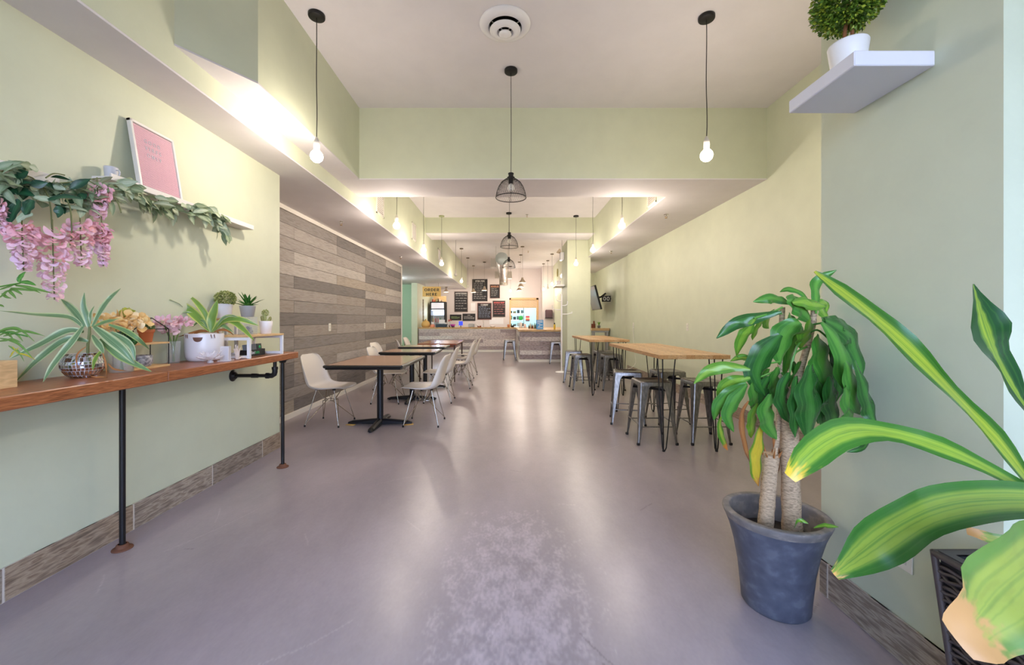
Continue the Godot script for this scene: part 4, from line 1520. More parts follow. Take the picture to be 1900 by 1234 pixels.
	for q in list:
		pleaf_in(p, "leaf", q[1], q[2], mats[q[0]], inv, q[3], 0.22, 0.17, Vector3(0.15, 0.5, 1.0), 1.41)

func build_pier_shelf() -> void:
	var st := S()
	xyd(st, 1.143, XC, 2.058, 2.108, 1.341, 1.655, 0.003)
	var o := obj("floating_shelf", st, mat("shelf_white", srgb(226, 224, 230), 0.4))
	tag(o, "thick white floating shelf high on the pier", "shelf")
	var pot := thing("topiary_pot", "plain white pot standing on the floating shelf", "pot", Vector3(1.255, 2.108, -1.50))
	st = S()
	lathe(st, [Vector2(0, 0), Vector2(0.042, 0), Vector2(0.046, 0.004), Vector2(0.058, 0.09), Vector2(0.062, 0.122), Vector2(0.06, 0.126), Vector2(0.056, 0.122), Vector2(0.052, 0.1), Vector2(0, 0.098)], 36)
	obj("body", st, mats["white_paint"], pot)
	var t := thing("topiary", "clipped round boxwood topiary ball on twin stems in the white pot", "plant", Vector3(1.255, 2.206, -1.50))
	st = S()
	tube(st, curve([Vector3(0.008, 0, 0), Vector3(0.013, 0.06, 0.004), Vector3(0.006, 0.12, 0), Vector3(0.0, 0.2, 0)], 8), 0.006, 8)
	tube(st, curve([Vector3(-0.008, 0, 0), Vector3(-0.01, 0.06, -0.004), Vector3(-0.005, 0.12, 0), Vector3(0.0, 0.2, 0)], 8), 0.006, 8)
	obj("stem", st, mat("reddish_bark", srgb(128, 82, 48), 0.9), t)
	foliage_ball(t, Vector3(0, 0.19, 0), 0.108, 1800, 0.013, [srgb(78, 112, 34), srgb(112, 142, 40), srgb(160, 174, 52)], 5)
	foliage_ball(t, Vector3(0, 0.19, 0), 0.085, 1500, 0.016, [srgb(84, 118, 36), srgb(104, 136, 40)], 6)
	foliage_ball(t, Vector3(0, 0.19, 0), 0.055, 700, 0.02, [srgb(84, 118, 36)], 7)

# leaf-by-leaf foliage on a ball, too small to pick apart
func foliage_ball(parent: Node3D, c: Vector3, r: float, n: int, size: float, cols: Array, seed_: int, squash := 1.0) -> void:
	var rr := RandomNumberGenerator.new()
	rr.seed = seed_
	for k in cols.size():
		var st := S()
		st.set_smooth_group(-1)
		for i in n / cols.size():
			var v := Vector3(rr.randfn(), rr.randfn(), rr.randfn()).normalized()
			var p := c + v * Vector3(1, squash, 1) * r * rr.randf_range(0.82, 1.04)
			var out := (v + Vector3(rr.randfn(), rr.randfn(), rr.randfn()) * 0.4).normalized()
			var side := out.cross(Vector3(rr.randfn(), rr.randfn(), rr.randfn())).normalized()
			var s := size * rr.randf_range(0.7, 1.3)
			var nn := side.cross(out) * s * 0.2
			var mid := p + out * s * 0.5
			tri(st, p, mid + side * s * 0.38 + nn, p + out * s)
			tri(st, p, p + out * s, mid - side * s * 0.38 + nn)
		obj("foliage", st, mat("foliage_%s" % cols[k].to_html(), cols[k], 0.45), parent).set_meta("kind", "stuff")

# ---------------------------------------------------------------- things on the wall counter and the ledges above it
const CT := 0.944

# photo crop coordinates -> blades
func crop_leaves(t: Node3D, called: String, ox: float, oy: float, k: float, d: float, list: Array, fold := 0.3) -> void:
	var inv := t.transform.affine_inverse()
	for q in list:
		var c := []
		for i in range(2, q.size()):
			var dd := d
			if q[i].size() > 2:
				dd = q[i][2]
			c.append([ox + q[i][0] * k, oy + q[i][1] * k, dd])
		pleaf_in(t, called, c, q[1] * k, mats[q[0]], inv, [0.35, 0.75, 1.0, 0.9, 0.6, 0.08], fold, 0.08, Vector3(0.35, 0.5, 1.0), 99.0)

func build_counter_things() -> void:
	leaf_mat("spear", srgb(190, 200, 148), srgb(100, 134, 88), srgb(186, 198, 150), 0.6, srgb(120, 140, 60), 2.0, 0.4)
	leaf_mat("spear_pale", srgb(178, 190, 110), srgb(104, 138, 86), srgb(150, 170, 110), 0.7, srgb(150, 140, 70), 2.0, 0.4)
	leaf_mat("spear_lime", srgb(206, 206, 110), srgb(122, 156, 64), srgb(96, 136, 60), 0.72, srgb(160, 140, 70), 2.0, 0.4)
	leaf_mat("grassy", srgb(96, 136, 60), srgb(110, 150, 66), srgb(136, 170, 84), 0.5, srgb(150, 150, 70), 2.0, 0.45)
	leaf_mat("euca", srgb(126, 146, 108), srgb(150, 164, 128), srgb(180, 188, 156), 0.4, srgb(130, 140, 100), 2.0, 0.55)
	leaf_mat("euca_pale", srgb(170, 184, 150), srgb(196, 204, 176), srgb(150, 166, 130), 0.4, srgb(130, 140, 100), 2.0, 0.55)
	leaf_mat("euca_dark", srgb(24, 66, 44), srgb(36, 86, 54), srgb(80, 120, 84), 0.4, srgb(30, 70, 40), 2.0, 0.35)
	build_ledges()
	build_garland()
	build_wood_box_palm()
	build_mosaic_planter()
	build_yellow_flowers()
	build_wire_house()
	build_pink_flowers()
	build_face_pot()
	build_ornaments()
	build_risers()

func build_ledges() -> void:
	var w := mat("ledge_white", srgb(232, 226, 220), 0.45)
	var t := thing("picture_ledge", "white picture ledge carrying the pink letter board", "shelf")
	var st := S()
	xyd(st, XL, -2.08, 1.953, 1.973, 2.13, 3.33, 0.002)
	obj("shelf_board", st, w, t)
	st = S()
	xyd(st, -2.086, -2.076, 1.953, 1.988, 2.13, 3.33, 0.002)
	obj("front_lip", st, w, t)
	t = thing("picture_ledge", "lower white picture ledge behind the dark green garland leaves", "shelf", Vector3(XL, 1.842, -1.18))
	st = S()
	obox(st, Transform3D(Basis(), Vector3(0.055, -0.012, 0)), Vector3(0.11, 0.02, 1.4), 0.002)
	obj("shelf_board", st, w, t)
	st = S()
	obox(st, Transform3D(Basis(), Vector3(0.108, -0.006, 0)), Vector3(0.008, 0.044, 1.4), 0.002)
	obj("front_lip", st, w, t)
	t.rotation.x = 0.03
	# letter board leaning on the wall
	var tilt := Basis(Vector3(0, 1, 0), PI / 2) * Basis(Vector3(1, 0, 0), -0.16)
	t = thing("letter_board", "pink felt letter board in a white frame on the ledge", "letter board", Vector3(-2.10, 1.974, -2.465))
	t.basis = tilt
	var pinkt := noise_tex(0.05, 61, [[0.0, Color(0.95, 0.95, 0.95)], [1.0, Color(1, 1, 1)]], 128)
	st = S()
	# felt laid in fine ridges
	for k in 44:
		obox(st, Transform3D(Basis(), Vector3(0, 0.02 + (k + 0.5) * 0.36 / 44, 0.008)), Vector3(0.27, 0.0066, 0.006), 0.0012)
	obj("felt", st, tex_mat("pink_felt", srgb(240, 196, 206), pinkt, Vector3(10, 10, 10), 0.9, Vector3.ZERO, false), t).set_meta("kind", "stuff")
	st = S()
	obox(st, Transform3D(Basis(), Vector3(0, 0.2, -0.004)), Vector3(0.29, 0.39, 0.008))
	obj("backing", st, w, t)
	for q in [[-0.144, 0.2, 0.016, 0.40], [0.144, 0.2, 0.016, 0.40], [0, 0.008, 0.304, 0.016], [0, 0.392, 0.304, 0.016]]:
		st = S()
		obox(st, Transform3D(Basis(), Vector3(q[0], q[1], 0.004)), Vector3(q[2], q[3], 0.024), 0.002)
		obj("frame_bar", st, w, t)
	var lm := mat("letter_white", srgb(206, 196, 202), 0.5)
	var y := 0.30
	for s in ["G O O D", "V I B E S", "O N L Y"]:
		inst("lettering", text_mesh(s, 0.022, 0.002), lm, t, Transform3D(Basis(), Vector3(-0.02, y, 0.0122)))
		y -= 0.042
	# small cup on the ledge
	t = thing("cup", "small grey-white ceramic cup on the ledge among the garland leaves", "cup", Vector3(-2.135, 1.973, -2.19))
	st = S()
	lathe(st, [Vector2(0, 0), Vector2(0.022, 0), Vector2(0.026, 0.004), Vector2(0.030, 0.06), Vector2(0.030, 0.066), Vector2(0.027, 0.066), Vector2(0.025, 0.01), Vector2(0, 0.008)], 28)
	obj("body", st, mat("cup_glaze", srgb(206, 206, 214), 0.3), t)
	st = S()
	tube(st, curve([Vector3(0.028, 0.05, 0), Vector3(0.045, 0.046, 0), Vector3(0.045, 0.024, 0), Vector3(0.028, 0.018, 0)], 10), 0.004, 8)
	obj("handle", st, mats["cup_glaze"], t)

func leaf_mesh(l: float, w: float, curl: float, ph: float) -> ArrayMesh:
	var pts := []
	var n := 7
	for i in n:
		var v := float(i) / (n - 1)
		pts.append(Vector3(0, -curl * v * v * l, v * l))
	var ws := [0.12 * w, 0.62 * w, 0.95 * w, 1.0 * w, 0.82 * w, 0.45 * w, 0.04 * w]
	var st := S()
	blade(st, pts, ws, Vector3.UP, 0.22, 0.06, ph, 4)
	return mesh_of(st)

func build_garland() -> void:
	var t := thing("eucalyptus_garland", "trailing artificial eucalyptus garland draped along the white ledges", "garland", P(200, 352, 2.1))
	var inv := t.transform.affine_inverse()
	var path := [P(-30, 335, 1.62), P(15, 316, 1.68), P(60, 330, 1.78), P(95, 352, 1.86), P(140, 362, 1.95), P(180, 345, 2.04), P(225, 348, 2.16), P(265, 366, 2.33), P(300, 378, 2.47), P(340, 384, 2.63), P(372, 388, 2.78), P(395, 402, 2.90), P(404, 428, 2.95)]
	var line := curve(path, 60)
	for i in 60:
		line[i].x = maxf(line[i].x, -2.10)
	var st := S()
	tube(st, line, 0.004, 6)
	obj("stem", st, mat("twig", srgb(116, 122, 76), 0.8), t, inv)
	st = S()
	for q in [[[10, 316, 1.68], [60, 330, 1.75], [90, 365, 1.8], [97, 430, 1.8]], [[60, 335, 1.78], [110, 340, 1.85], [160, 333, 1.95], [205, 330, 2.1]], [[160, 333, 1.95], [190, 350, 2.0], [215, 370, 2.05], [225, 395, 2.05]], [[85, 330, 1.8], [100, 322, 1.85], [120, 325, 1.9]], [[115, 355, 1.85], [130, 385, 1.85], [133, 430, 1.85], [130, 455, 1.86]]]:
		var pts := []
		for p in q:
			pts.append(P(p[0], p[1], p[2]))
		tube(st, curve(pts, 10), 0.0028, 6)
	obj("tendril", st, mats["twig"], t, inv)
	var meshes := [leaf_mesh(0.085, 0.020, 0.25, 0.0), leaf_mesh(0.07, 0.022, 0.1, 1.0), leaf_mesh(0.10, 0.021, 0.35, 2.0), leaf_mesh(0.06, 0.026, 0.0, 3.0)]
	var r := RandomNumberGenerator.new()
	r.seed = 12
	for i in 265:
		var v := r.randf()
		var k := int(v * 59)
		var c: Vector3 = line[k]
		var along: Vector3 = (line[mini(k + 1, 59)] - line[maxi(k - 1, 0)]).normalized()
		var left := v < 0.45
		c += Vector3(r.randf_range(0.0, 0.06), r.randf_range(-0.05, 0.02) * (1.5 if left else 1.0), r.randf_range(-0.03, 0.03))
		var dir := (along * r.randf_range(0.2, 1.0) + Vector3(r.randf_range(-0.1, 0.7), r.randf_range(-1.1, 0.35), r.randf_range(-0.4, 0.4))).normalized()
		if left:
			dir = (along * r.randf_range(-0.6, 1.0) + Vector3(r.randf_range(-0.1, 0.7), r.randf_range(-0.7, 0.5), r.randf_range(-0.4, 0.6))).normalized()
		var up := (Vector3(1.0, 0.6, 0.5) + Vector3(r.randfn(), r.randfn(), r.randfn()) * 0.5)
		var b := Basis.looking_at(-dir, up)
		b = b.scaled(Vector3.ONE * r.randf_range(0.75, 1.1) * (0.85 if left else 1.0))
		var nm := "euca" if r.randf() < 0.6 else "euca_pale"
		if left and v < 0.3 and r.randf() < 0.3:
			nm = "euca_dark"
		var tr := inv * Transform3D(b, c)
		var tip: Vector3 = c + dir * 0.1
		if tip.x < XL + 0.02:
			continue
		inst("leaf", meshes[r.randi() % 4], mats[nm], t, tr)
	# large dark leaves at the left end
	crop_leaves(t, "leaf", 0, 280, 0.2432, 1.68, [
		["euca_dark", 42, [20, 270], [100, 300], [180, 320], [265, 345]],
		["euca_dark", 42, [-30, 250], [20, 290], [60, 330], [100, 350]],
		["euca_dark", 40, [150, 370], [130, 430], [95, 500], [60, 570]],
		["euca_dark", 46, [250, 375], [235, 410], [210, 450], [190, 490]],
		["euca_dark", 40, [-20, 360], [20, 380], [60, 420], [95, 450]],
		["euca_pale", 45, [60, 165], [90, 190], [130, 230], [150, 265]],
		["euca_dark", 24, [350, 380], [430, 360], [520, 350], [640, 370]],
		["euca_dark", 30, [440, 420], [450, 450], [455, 480], [440, 510]],
		["euca_pale", 26, [260, 350], [320, 365], [370, 375], [425, 380]],
		["euca_pale", 36, [250, 490], [200, 500], [160, 520], [135, 550]],
	])
	# wisteria blossoms
	var pet := []
	for k in 3:
		var s := S()
		s.set_smooth_group(0)
		var rr := 0.017 + 0.003 * k
		var c2 := Vector3(0, 0, 0)
		var ring := []
		for j in 9:
			var a := PI * 1.25 * (float(j) / 8 - 0.5)
			ring.append(Vector3(sin(a) * rr, -0.006 * cos(a * 2.0) - 0.004 * k, cos(a) * rr * 0.9))
		for j in 8:
			tri(s, c2, ring[j], ring[j + 1])
		var ring2 := []
		for j in 7:
			var a := PI * 0.9 * (float(j) / 6 - 0.5)
			ring2.append(Vector3(sin(a) * rr * 0.6, 0.010, cos(a) * rr * 0.7))
		for j in 6:
			tri(s, Vector3(0, 0.002, 0), ring2[j], ring2[j + 1])
		pet.append(mesh_of(s))
	var pm := []
	for q in [[252, 196, 202], [250, 210, 222], [253, 218, 222], [248, 216, 232]]:
		var m := mat("petal_%d" % pm.size(), srgb(q[0], q[1], q[2]), 0.7)
		m.backlight_enabled = true
		m.backlight = Color(0.25, 0.14, 0.16)
		pm.append(m)
	var clusters := [
		[40, 418, 502, 1.70, 22, "wisteria spray of pink blossoms, the short one under the dark leaves"],
		[97, 428, 556, 1.80, 30, "longest pink wisteria spray, hanging lowest from the garland"],
		[148, 415, 496, 1.91, 27, "full pink wisteria spray hanging beside the longest one"],
		[188, 420, 494, 2.0, 12, "slim pink wisteria spray hanging outermost"],
		[180, 348, 405, 2.0, 21, "pink wisteria spray lying on top of the garland near the cup"],
		[-6, 380, 425, 1.66, 16, "pink wisteria spray hanging at the garland's left end"],
	]
	for q in clusters:
		var d: float = q[3]
		var top := P(q[0], q[1], d)
		var bot := P(q[0] + 4, q[2], d)
		var w := thing("wisteria_spray", q[5], "artificial flower", top, 0.0, "pink wisteria sprays")
		st = S()
		tube(st, [Vector3(0, 0.05, 0), (bot - top) * 0.5, bot - top], 0.0025, 6)
		obj("stem", st, mats["twig"], w)
		var len_ := (top - bot).length()
		var wid: float = q[4] * d / F
		var n := int(24 + len_ * 250)
		for i in n:
			var v := float(i) / n
			var rad := wid * (0.95 - 0.68 * v) * (0.6 if v < 0.05 else 1.0)
			var a := i * 2.39996
			var rr2 := rad * sqrt(r.randf_range(0.25, 1.0))
			var c := (bot - top) * v + Vector3(cos(a) * rr2, r.randf_range(-0.008, 0.008), sin(a) * rr2)
			if (top + c).x < XL + 0.02:
				c.x = XL + 0.02 - top.x
			var b := Basis.looking_at(-Vector3(cos(a), r.randf_range(-0.7, 0.1), sin(a)).normalized(), Vector3(r.randfn() * 0.9, 1, r.randfn() * 0.9))
			b = b.scaled(Vector3.ONE * lerpf(1.15, 0.62, v) * r.randf_range(0.85, 1.15))
			var ci := (r.randi() % 2) if v < 0.45 else 1 + r.randi() % 3
			inst("blossom", pet[r.randi() % 3], pm[ci], w, Transform3D(b, c))

func build_wood_box_palm() -> void:
	var t := thing("wooden_planter_box", "pale pine planter box at the near end of the wall counter", "planter", Vector3(-2.085, CT, -1.50))
	for q in [[Vector3(0.072, 0.055, 0), Vector3(0.012, 0.11, 0.334)], [Vector3(-0.072, 0.055, 0), Vector3(0.012, 0.11, 0.334)], [Vector3(0, 0.055, 0.161), Vector3(0.132, 0.11, 0.012)], [Vector3(0, 0.055, -0.161), Vector3(0.132, 0.11, 0.012)]]:
		var st := S()
		obox(st, Transform3D(Basis(), q[0]), q[1], 0.0015)
		obj("side_board", st, mats["pine"], t)
	var st := S()
	obox(st, Transform3D(Basis(), Vector3(0, 0.045, 0)), Vector3(0.132, 0.08, 0.31))
	obj("soil", st, mats["soil"], t)
	var p := thing("parlour_palm", "feathery green palm growing in the pine planter box", "plant", Vector3(-2.085, CT + 0.086, -1.50))
	var inv := p.transform.affine_inverse()
	st = S()
	for q in [[[-2.085, 1.03, -1.5], [-2.06, 1.2, -1.52], [-2.03, 1.32, -1.56], [-2.0, 1.37, -1.67]], [[-2.085, 1.03, -1.5], [-2.07, 1.12, -1.55], [-2.03, 1.17, -1.62], [-1.98, 1.15, -1.68]]]:
		var pts := []
		for v in q:
			pts.append(Vector3(v[0], v[1], v[2]))
		tube(st, curve(pts, 10), 0.003, 6)
	obj("stem", st, mats["leaf_mid"], p, inv)
	crop_leaves(p, "leaf", 0, 480, 0.1944, 1.66, [
		["leaf_mid", 24, [180, 225], [190, 195], [215, 160], [245, 125]],
		["leaf_mid", 20, [190, 225], [240, 225], [290, 235], [345, 255]],
		["grassy", 14, [140, 250], [250, 270], [380, 300], [500, 330]],
		["grassy", 13, [150, 260], [220, 265], [300, 290], [390, 330]],
		["grassy", 13, [100, 280], [180, 290], [260, 300], [340, 310]],
		["grassy", 12, [90, 290], [140, 300], [180, 320], [215, 345]],
		["grassy", 12, [80, 300], [100, 320], [130, 350], [155, 382]],
		["grassy", 14, [0, 370], [40, 340], [80, 310], [180, 290]],
		["grassy", 12, [20, 330], [40, 350], [70, 370], [110, 380]],
		["grassy", 12, [-10, 300], [50, 280], [110, 260], [185, 228]],
		["grassy", 10, [-20, 440], [0, 445], [20, 450], [40, 462]],
		["grassy", 12, [-20, 700], [60, 670], [180, 670], [330, 790]],
		["grassy", 12, [-20, 720], [100, 670], [220, 690], [400, 730]],
		["grassy", 12, [-20, 740], [80, 700], [160, 720], [220, 790]],
		["grassy", 11, [-10, 680], [40, 700], [90, 730], [130, 770]],
		["grassy", 12, [-20, 790], [60, 780], [120, 770], [200, 800]],
		["grassy", 11, [0, 760], [100, 780], [200, 830], [330, 970]],
		["grassy", 11, [30, 740], [120, 720], [250, 690], [430, 740]],
		["grassy", 9, [80, 830], [130, 860], [180, 890], [230, 980]],
		["leaf_yellow", 9, [120, 840], [180, 900], [250, 920], [340, 965]],
		["leaf_yellow", 8, [180, 850], [130, 890], [110, 920], [90, 945]],
	])

func build_mosaic_planter() -> void:
	var t := thing("mosaic_bowl", "round bowl planter covered in small mirror tiles", "planter", Vector3(-2.035, CT, -1.95))
	var prof := curve([Vector2(0.035, 0.0), Vector2(0.056, 0.012), Vector2(0.076, 0.045), Vector2(0.078, 0.07), Vector2(0.066, 0.10), Vector2(0.052, 0.114)], 24)
	var st := S()
	var shell: Array = [Vector2(0, 0)] + prof + [Vector2(0.046, 0.114), Vector2(0.06, 0.07), Vector2(0.03, 0.03), Vector2(0, 0.03)]
	for i in shell.size():
		shell[i] = Vector2(maxf(0, shell[i].x - 0.0015), shell[i].y)
	lathe(st, shell, 36)
	obj("bowl", st, mat("mosaic_grout", srgb(226, 222, 222), 0.6), t)
	var tones := [mat("mirror_tile", srgb(226, 226, 236), 0.05, 1.0), mat("mirror_tile_b", srgb(206, 210, 222), 0.08, 1.0), mat("glass_tile_brown", srgb(120, 86, 66), 0.12, 0.7)]
	var r := RandomNumberGenerator.new()
	r.seed = 8
	var rows := 9
	for k in rows:
		var a: Vector2 = prof[int(1 + k * 22.0 / rows)]
		var b: Vector2 = prof[int(1 + (k + 1) * 22.0 / rows)]
		var mid := (a + b) / 2
		var n := int(TAU * mid.x / 0.013)
		for j in n:
			var ang := TAU * j / n + k * 0.2
			# only the half that faces the room is tiled finely
			var out := Vector3(cos(ang), 0, sin(ang))
			if out.dot(Vector3(0.75, 0, 0.66)) < -0.1:
				continue
			var nr := Vector2(b.y - a.y, -(b.x - a.x)).normalized()
			var nor := (out * nr.x + Vector3.UP * nr.y).normalized()
			var s := S()
			obox(s, Transform3D(Basis(nor.cross(Vector3.UP).normalized().cross(nor) * -1.0, nor, nor.cross(Vector3.UP).normalized()).orthonormalized(), out * mid.x + Vector3.UP * mid.y + nor * 0.0008), Vector3((b - a).length() * 0.86, 0.002, 0.011))
			obj("tile", s, tones[0 if r.randf() < 0.5 else (1 if r.randf() < 0.6 else 2)], t)
	st = S()
	lathe(st, [Vector2(0.05, 0.1), Vector2(0, 0.103)], 20)
	obj("soil", st, mats["soil"], t)
	var p := thing("variegated_dracaena", "sprawling dracaena with white-edged strap leaves in the mirror-tiled bowl", "plant", Vector3(-2.035, CT + 0.104, -1.95))
	var inv := p.transform.affine_inverse()
	st = S()
	tube(st, [P(163, 655, 1.94), P(163, 640, 1.93), P(166, 620, 1.92), P(166, 606, 1.92)], [0.006, 0.006, 0.006, 0.005], 10)
	obj("stem", st, mats["twig"], p, inv)
	crop_leaves(p, "leaf", 0, 480, 0.1944, 1.92, [
		["spear", 30, [850, 660], [830, 560], [800, 450], [806, 325]],
		["spear", 34, [810, 650], [740, 540], [660, 450], [585, 388, 1.9]],
		["spear", 28, [880, 650], [970, 490], [1060, 370], [1152, 284, 1.98]],
		["spear", 26, [790, 650], [660, 560, 1.88], [350, 535, 1.78], [0, 498, 1.66]],
		["spear", 38, [800, 700], [640, 690, 1.88], [380, 820, 1.82], [95, 955, 1.76]],
		["spear", 38, [840, 790], [640, 770, 1.88], [380, 950, 1.82], [155, 1170, 1.78]],
		["spear", 32, [800, 640], [700, 780, 1.86], [520, 1000, 1.82], [410, 1180, 1.80]],
		["spear", 44, [900, 650], [1040, 760, 1.9], [1180, 880, 1.9], [1285, 1005, 1.92]],
		["spear_pale", 36, [950, 770], [1110, 900, 1.9], [1240, 980, 1.92], [1445, 1078, 1.98]],
		["spear_pale", 20, [890, 650], [990, 610], [1070, 590], [1155, 568, 1.98]],
		["spear", 28, [880, 730], [930, 800, 1.88], [965, 850, 1.87], [990, 910, 1.86]],
		["spear_pale", 24, [1040, 630], [1200, 690], [1320, 770], [1425, 865, 2.0]],
		["spear_lime", 20, [980, 870], [930, 930], [900, 990], [885, 1065]],
		["spear", 14, [865, 620], [860, 560], [870, 510], [902, 450]],
		["spear", 30, [1060, 700], [1180, 770], [1260, 850], [1290, 970]],
		["leaf_dead", 9, [820, 840, 1.84], [750, 900, 1.82], [730, 960, 1.82], [745, 1050, 1.83]],
		["leaf_dead", 9, [980, 900, 1.83], [1005, 980, 1.82], [1015, 1060, 1.83], [1022, 1145, 1.86]],
		["leaf_dead", 9, [1030, 1000], [1080, 1050], [1140, 1065], [1215, 1072]],
		["leaf_dead", 7, [860, 1120, 1.86], [920, 1130, 1.86], [980, 1130, 1.88], [1030, 1135, 1.88]],
	])

func petal_head(t: Node3D, c: Vector3, r: float, n: int, size: float, ms: Array, seed_: int, squash := 0.8) -> void:
	var rr := RandomNumberGenerator.new()
	rr.seed = seed_
	var me := []
	for k in 2:
		var st := S()
		var pts := []
		for i in 5:
			var v := i / 4.0
			pts.append(Vector3(0, (0.35 - 0.2 * k) * v * v * size, v * size))
		blade(st, pts, [0.1 * size, 0.4 * size, 0.52 * size, 0.42 * size, 0.12 * size], Vector3.UP, 0.35, 0.2, k * 2.0, 2)
		me.append(mesh_of(st))
	for i in n:
		var v := Vector3(rr.randfn(), absf(rr.randfn()) * 0.9 - 0.15, rr.randfn()).normalized()
		var b := Basis.looking_at(-v, Vector3(rr.randfn(), rr.randfn(), rr.randfn()))
		b = b.scaled(Vector3.ONE * rr.randf_range(0.8, 1.2))
		inst("petal", me[i % 2], ms[rr.randi() % ms.size()], t, Transform3D(b, c + v * Vector3(1, squash, 1) * r * rr.randf_range(0.5, 0.85)))

func glass_cup(t: Node3D, r0: float, r1: float, h: float, at := Vector3.ZERO) -> void:
	var st := S()
	lathe(st, crisp([Vector2(0, 0), Vector2(r0, 0), Vector2(r1, h), Vector2(r1 - 0.0025, h), Vector2(r0 - 0.003, 0.006), Vector2(0, 0.006)]), 28, Transform3D(Basis(), at))
	obj("glass", st, glass("clear_glass", Color(0.92, 0.95, 0.95), 0.16), t)

func build_yellow_flowers() -> void:
	var t := thing("yellow_bouquet", "bouquet of apricot yellow flowers in a clear glass vase", "flowers", Vector3(-2.03, CT, -2.14))
	glass_cup(t, 0.05, 0.056, 0.12)
	var inv := t.transform.affine_inverse()
	var ms := [mat("apricot_a", srgb(252, 218, 150), 0.7), mat("apricot_b", srgb(253, 228, 178), 0.7), mat("apricot_c", srgb(250, 208, 134), 0.7)]
	for m in ms:
		m.backlight_enabled = true
		m.backlight = Color(0.3, 0.2, 0.08)
	var heads := [[205, 603, 2.05, 0.062], [228, 598, 2.1, 0.062], [252, 601, 2.16, 0.06], [240, 611, 2.1, 0.05], [215, 612, 2.04, 0.05]]
	var k := 0
	for q in heads:
		var c: Vector3 = inv * P(q[0], q[1], q[2])
		petal_head(t, c, q[3], 34, 0.034, ms, 30 + k)
		var st := S()
		tube(st, curve([c, c * Vector3(0.5, 0.8, 0.5), Vector3(c.x * 0.2, 0.12, c.z * 0.2), Vector3(-c.x * 0.15, 0.01, -c.z * 0.15)], 8), 0.003, 6)
		obj("stem", st, mat("green_stem", srgb(104, 136, 66), 0.6), t)
		k += 1
	foliage_ball(t, inv * P(236, 581, 2.12), 0.024, 240, 0.012, [srgb(190, 190, 70), srgb(206, 204, 96)], 71, 0.8)
	crop_leaves(t, "leaf", 0, 480, 0.2947, 2.12, [
		["euca_dark", 26, [790, 470], [740, 480], [720, 490], [700, 480]],
		["euca_dark", 26, [790, 470], [820, 490], [840, 490], [850, 475]],
		["leaf_deep", 22, [790, 490], [830, 500], [850, 520], [845, 545]],
		["leaf_deep", 20, [770, 490], [740, 500], [720, 520], [700, 540]],
	])

func build_wire_house() -> void:
	var t := thing("wire_house_shelf", "little house-shaped shelf of black wire and pale wood", "shelf", Vector3(-2.075, CT, -2.31))
	var w := 0.115   # half length along the wall
	var dp := 0.055
	var st := S()
	var bm: Material = mats["black_metal"]
	for x in [-dp, dp]:
		var p := [Vector3(x, 0.0, w), Vector3(x, 0.22, w), Vector3(x, 0.285, 0.0), Vector3(x, 0.22, -w), Vector3(x, 0.0, -w)]
		for i in 4:
			tube(st, [p[i], p[i + 1]], 0.0026, 6)
	tube(st, [Vector3(-dp, 0.285, 0), Vector3(dp, 0.285, 0)], 0.0026, 6)
	for z in [-w, w]:
		tube(st, [Vector3(-dp, 0.22, z), Vector3(dp, 0.22, z)], 0.0026, 6)
	obj("wire_frame", st, bm, t)
	st = S()
	obox(st, Transform3D(Basis(), Vector3(0, 0.006, 0)), Vector3(0.12, 0.012, 0.24), 0.001)
	obj("base_board", st, mats["pine"], t)
	st = S()
	obox(st, Transform3D(Basis(), Vector3(0, 0.140, 0)), Vector3(0.118, 0.010, 0.234), 0.001)
	obj("shelf_board", st, mats["pine"], t)
	var pot := thing("terracotta_pot", "small terracotta pot on the wire house's upper board", "pot", Vector3(-2.075, CT + 0.145, -2.335))
	st = S()
	lathe(st, crisp([Vector2(0, 0), Vector2(0.026, 0), Vector2(0.034, 0.056), Vector2(0.038, 0.057), Vector2(0.040, 0.076), Vector2(0.036, 0.076), Vector2(0.034, 0.066), Vector2(0, 0.066)]), 28)
	obj("body", st, mat("terracotta", srgb(206, 120, 76), 0.75), pot)
	var c := thing("small_cactus", "tiny green feathery succulent in the terracotta pot", "plant", Vector3(-2.075, CT + 0.212, -2.335))
	foliage_ball(c, Vector3(0, 0.018, 0), 0.026, 220, 0.018, [srgb(110, 146, 80), srgb(140, 166, 104)], 41)
	pot = thing("marbled_pot", "low grey marbled stone pot on the wire house's base", "pot", Vector3(-2.07, CT + 0.0125, -2.30))
	st = S()
	lathe(st, [Vector2(0, 0), Vector2(0.040, 0), Vector2(0.048, 0.01), Vector2(0.050, 0.03), Vector2(0.049, 0.06), Vector2(0.045, 0.062), Vector2(0.042, 0.05), Vector2(0, 0.048)], 32)
	obj("body", st, tex_mat("marble", srgb(255, 255, 255), noise_tex(0.03, 66, [[0.0, srgb(96, 98, 106)], [0.45, srgb(150, 150, 156)], [0.7, srgb(206, 204, 206)], [1.0, srgb(176, 174, 178)]], 256, FastNoiseLite.TYPE_SIMPLEX_SMOOTH, 5), Vector3(6, 6, 6), 0.4), pot)
	st = S()
	lathe(st, [Vector2(0.043, 0.05), Vector2(0.02, 0.054), Vector2(0, 0.054)], 20)
	obj("soil", st, mats["soil"], pot)

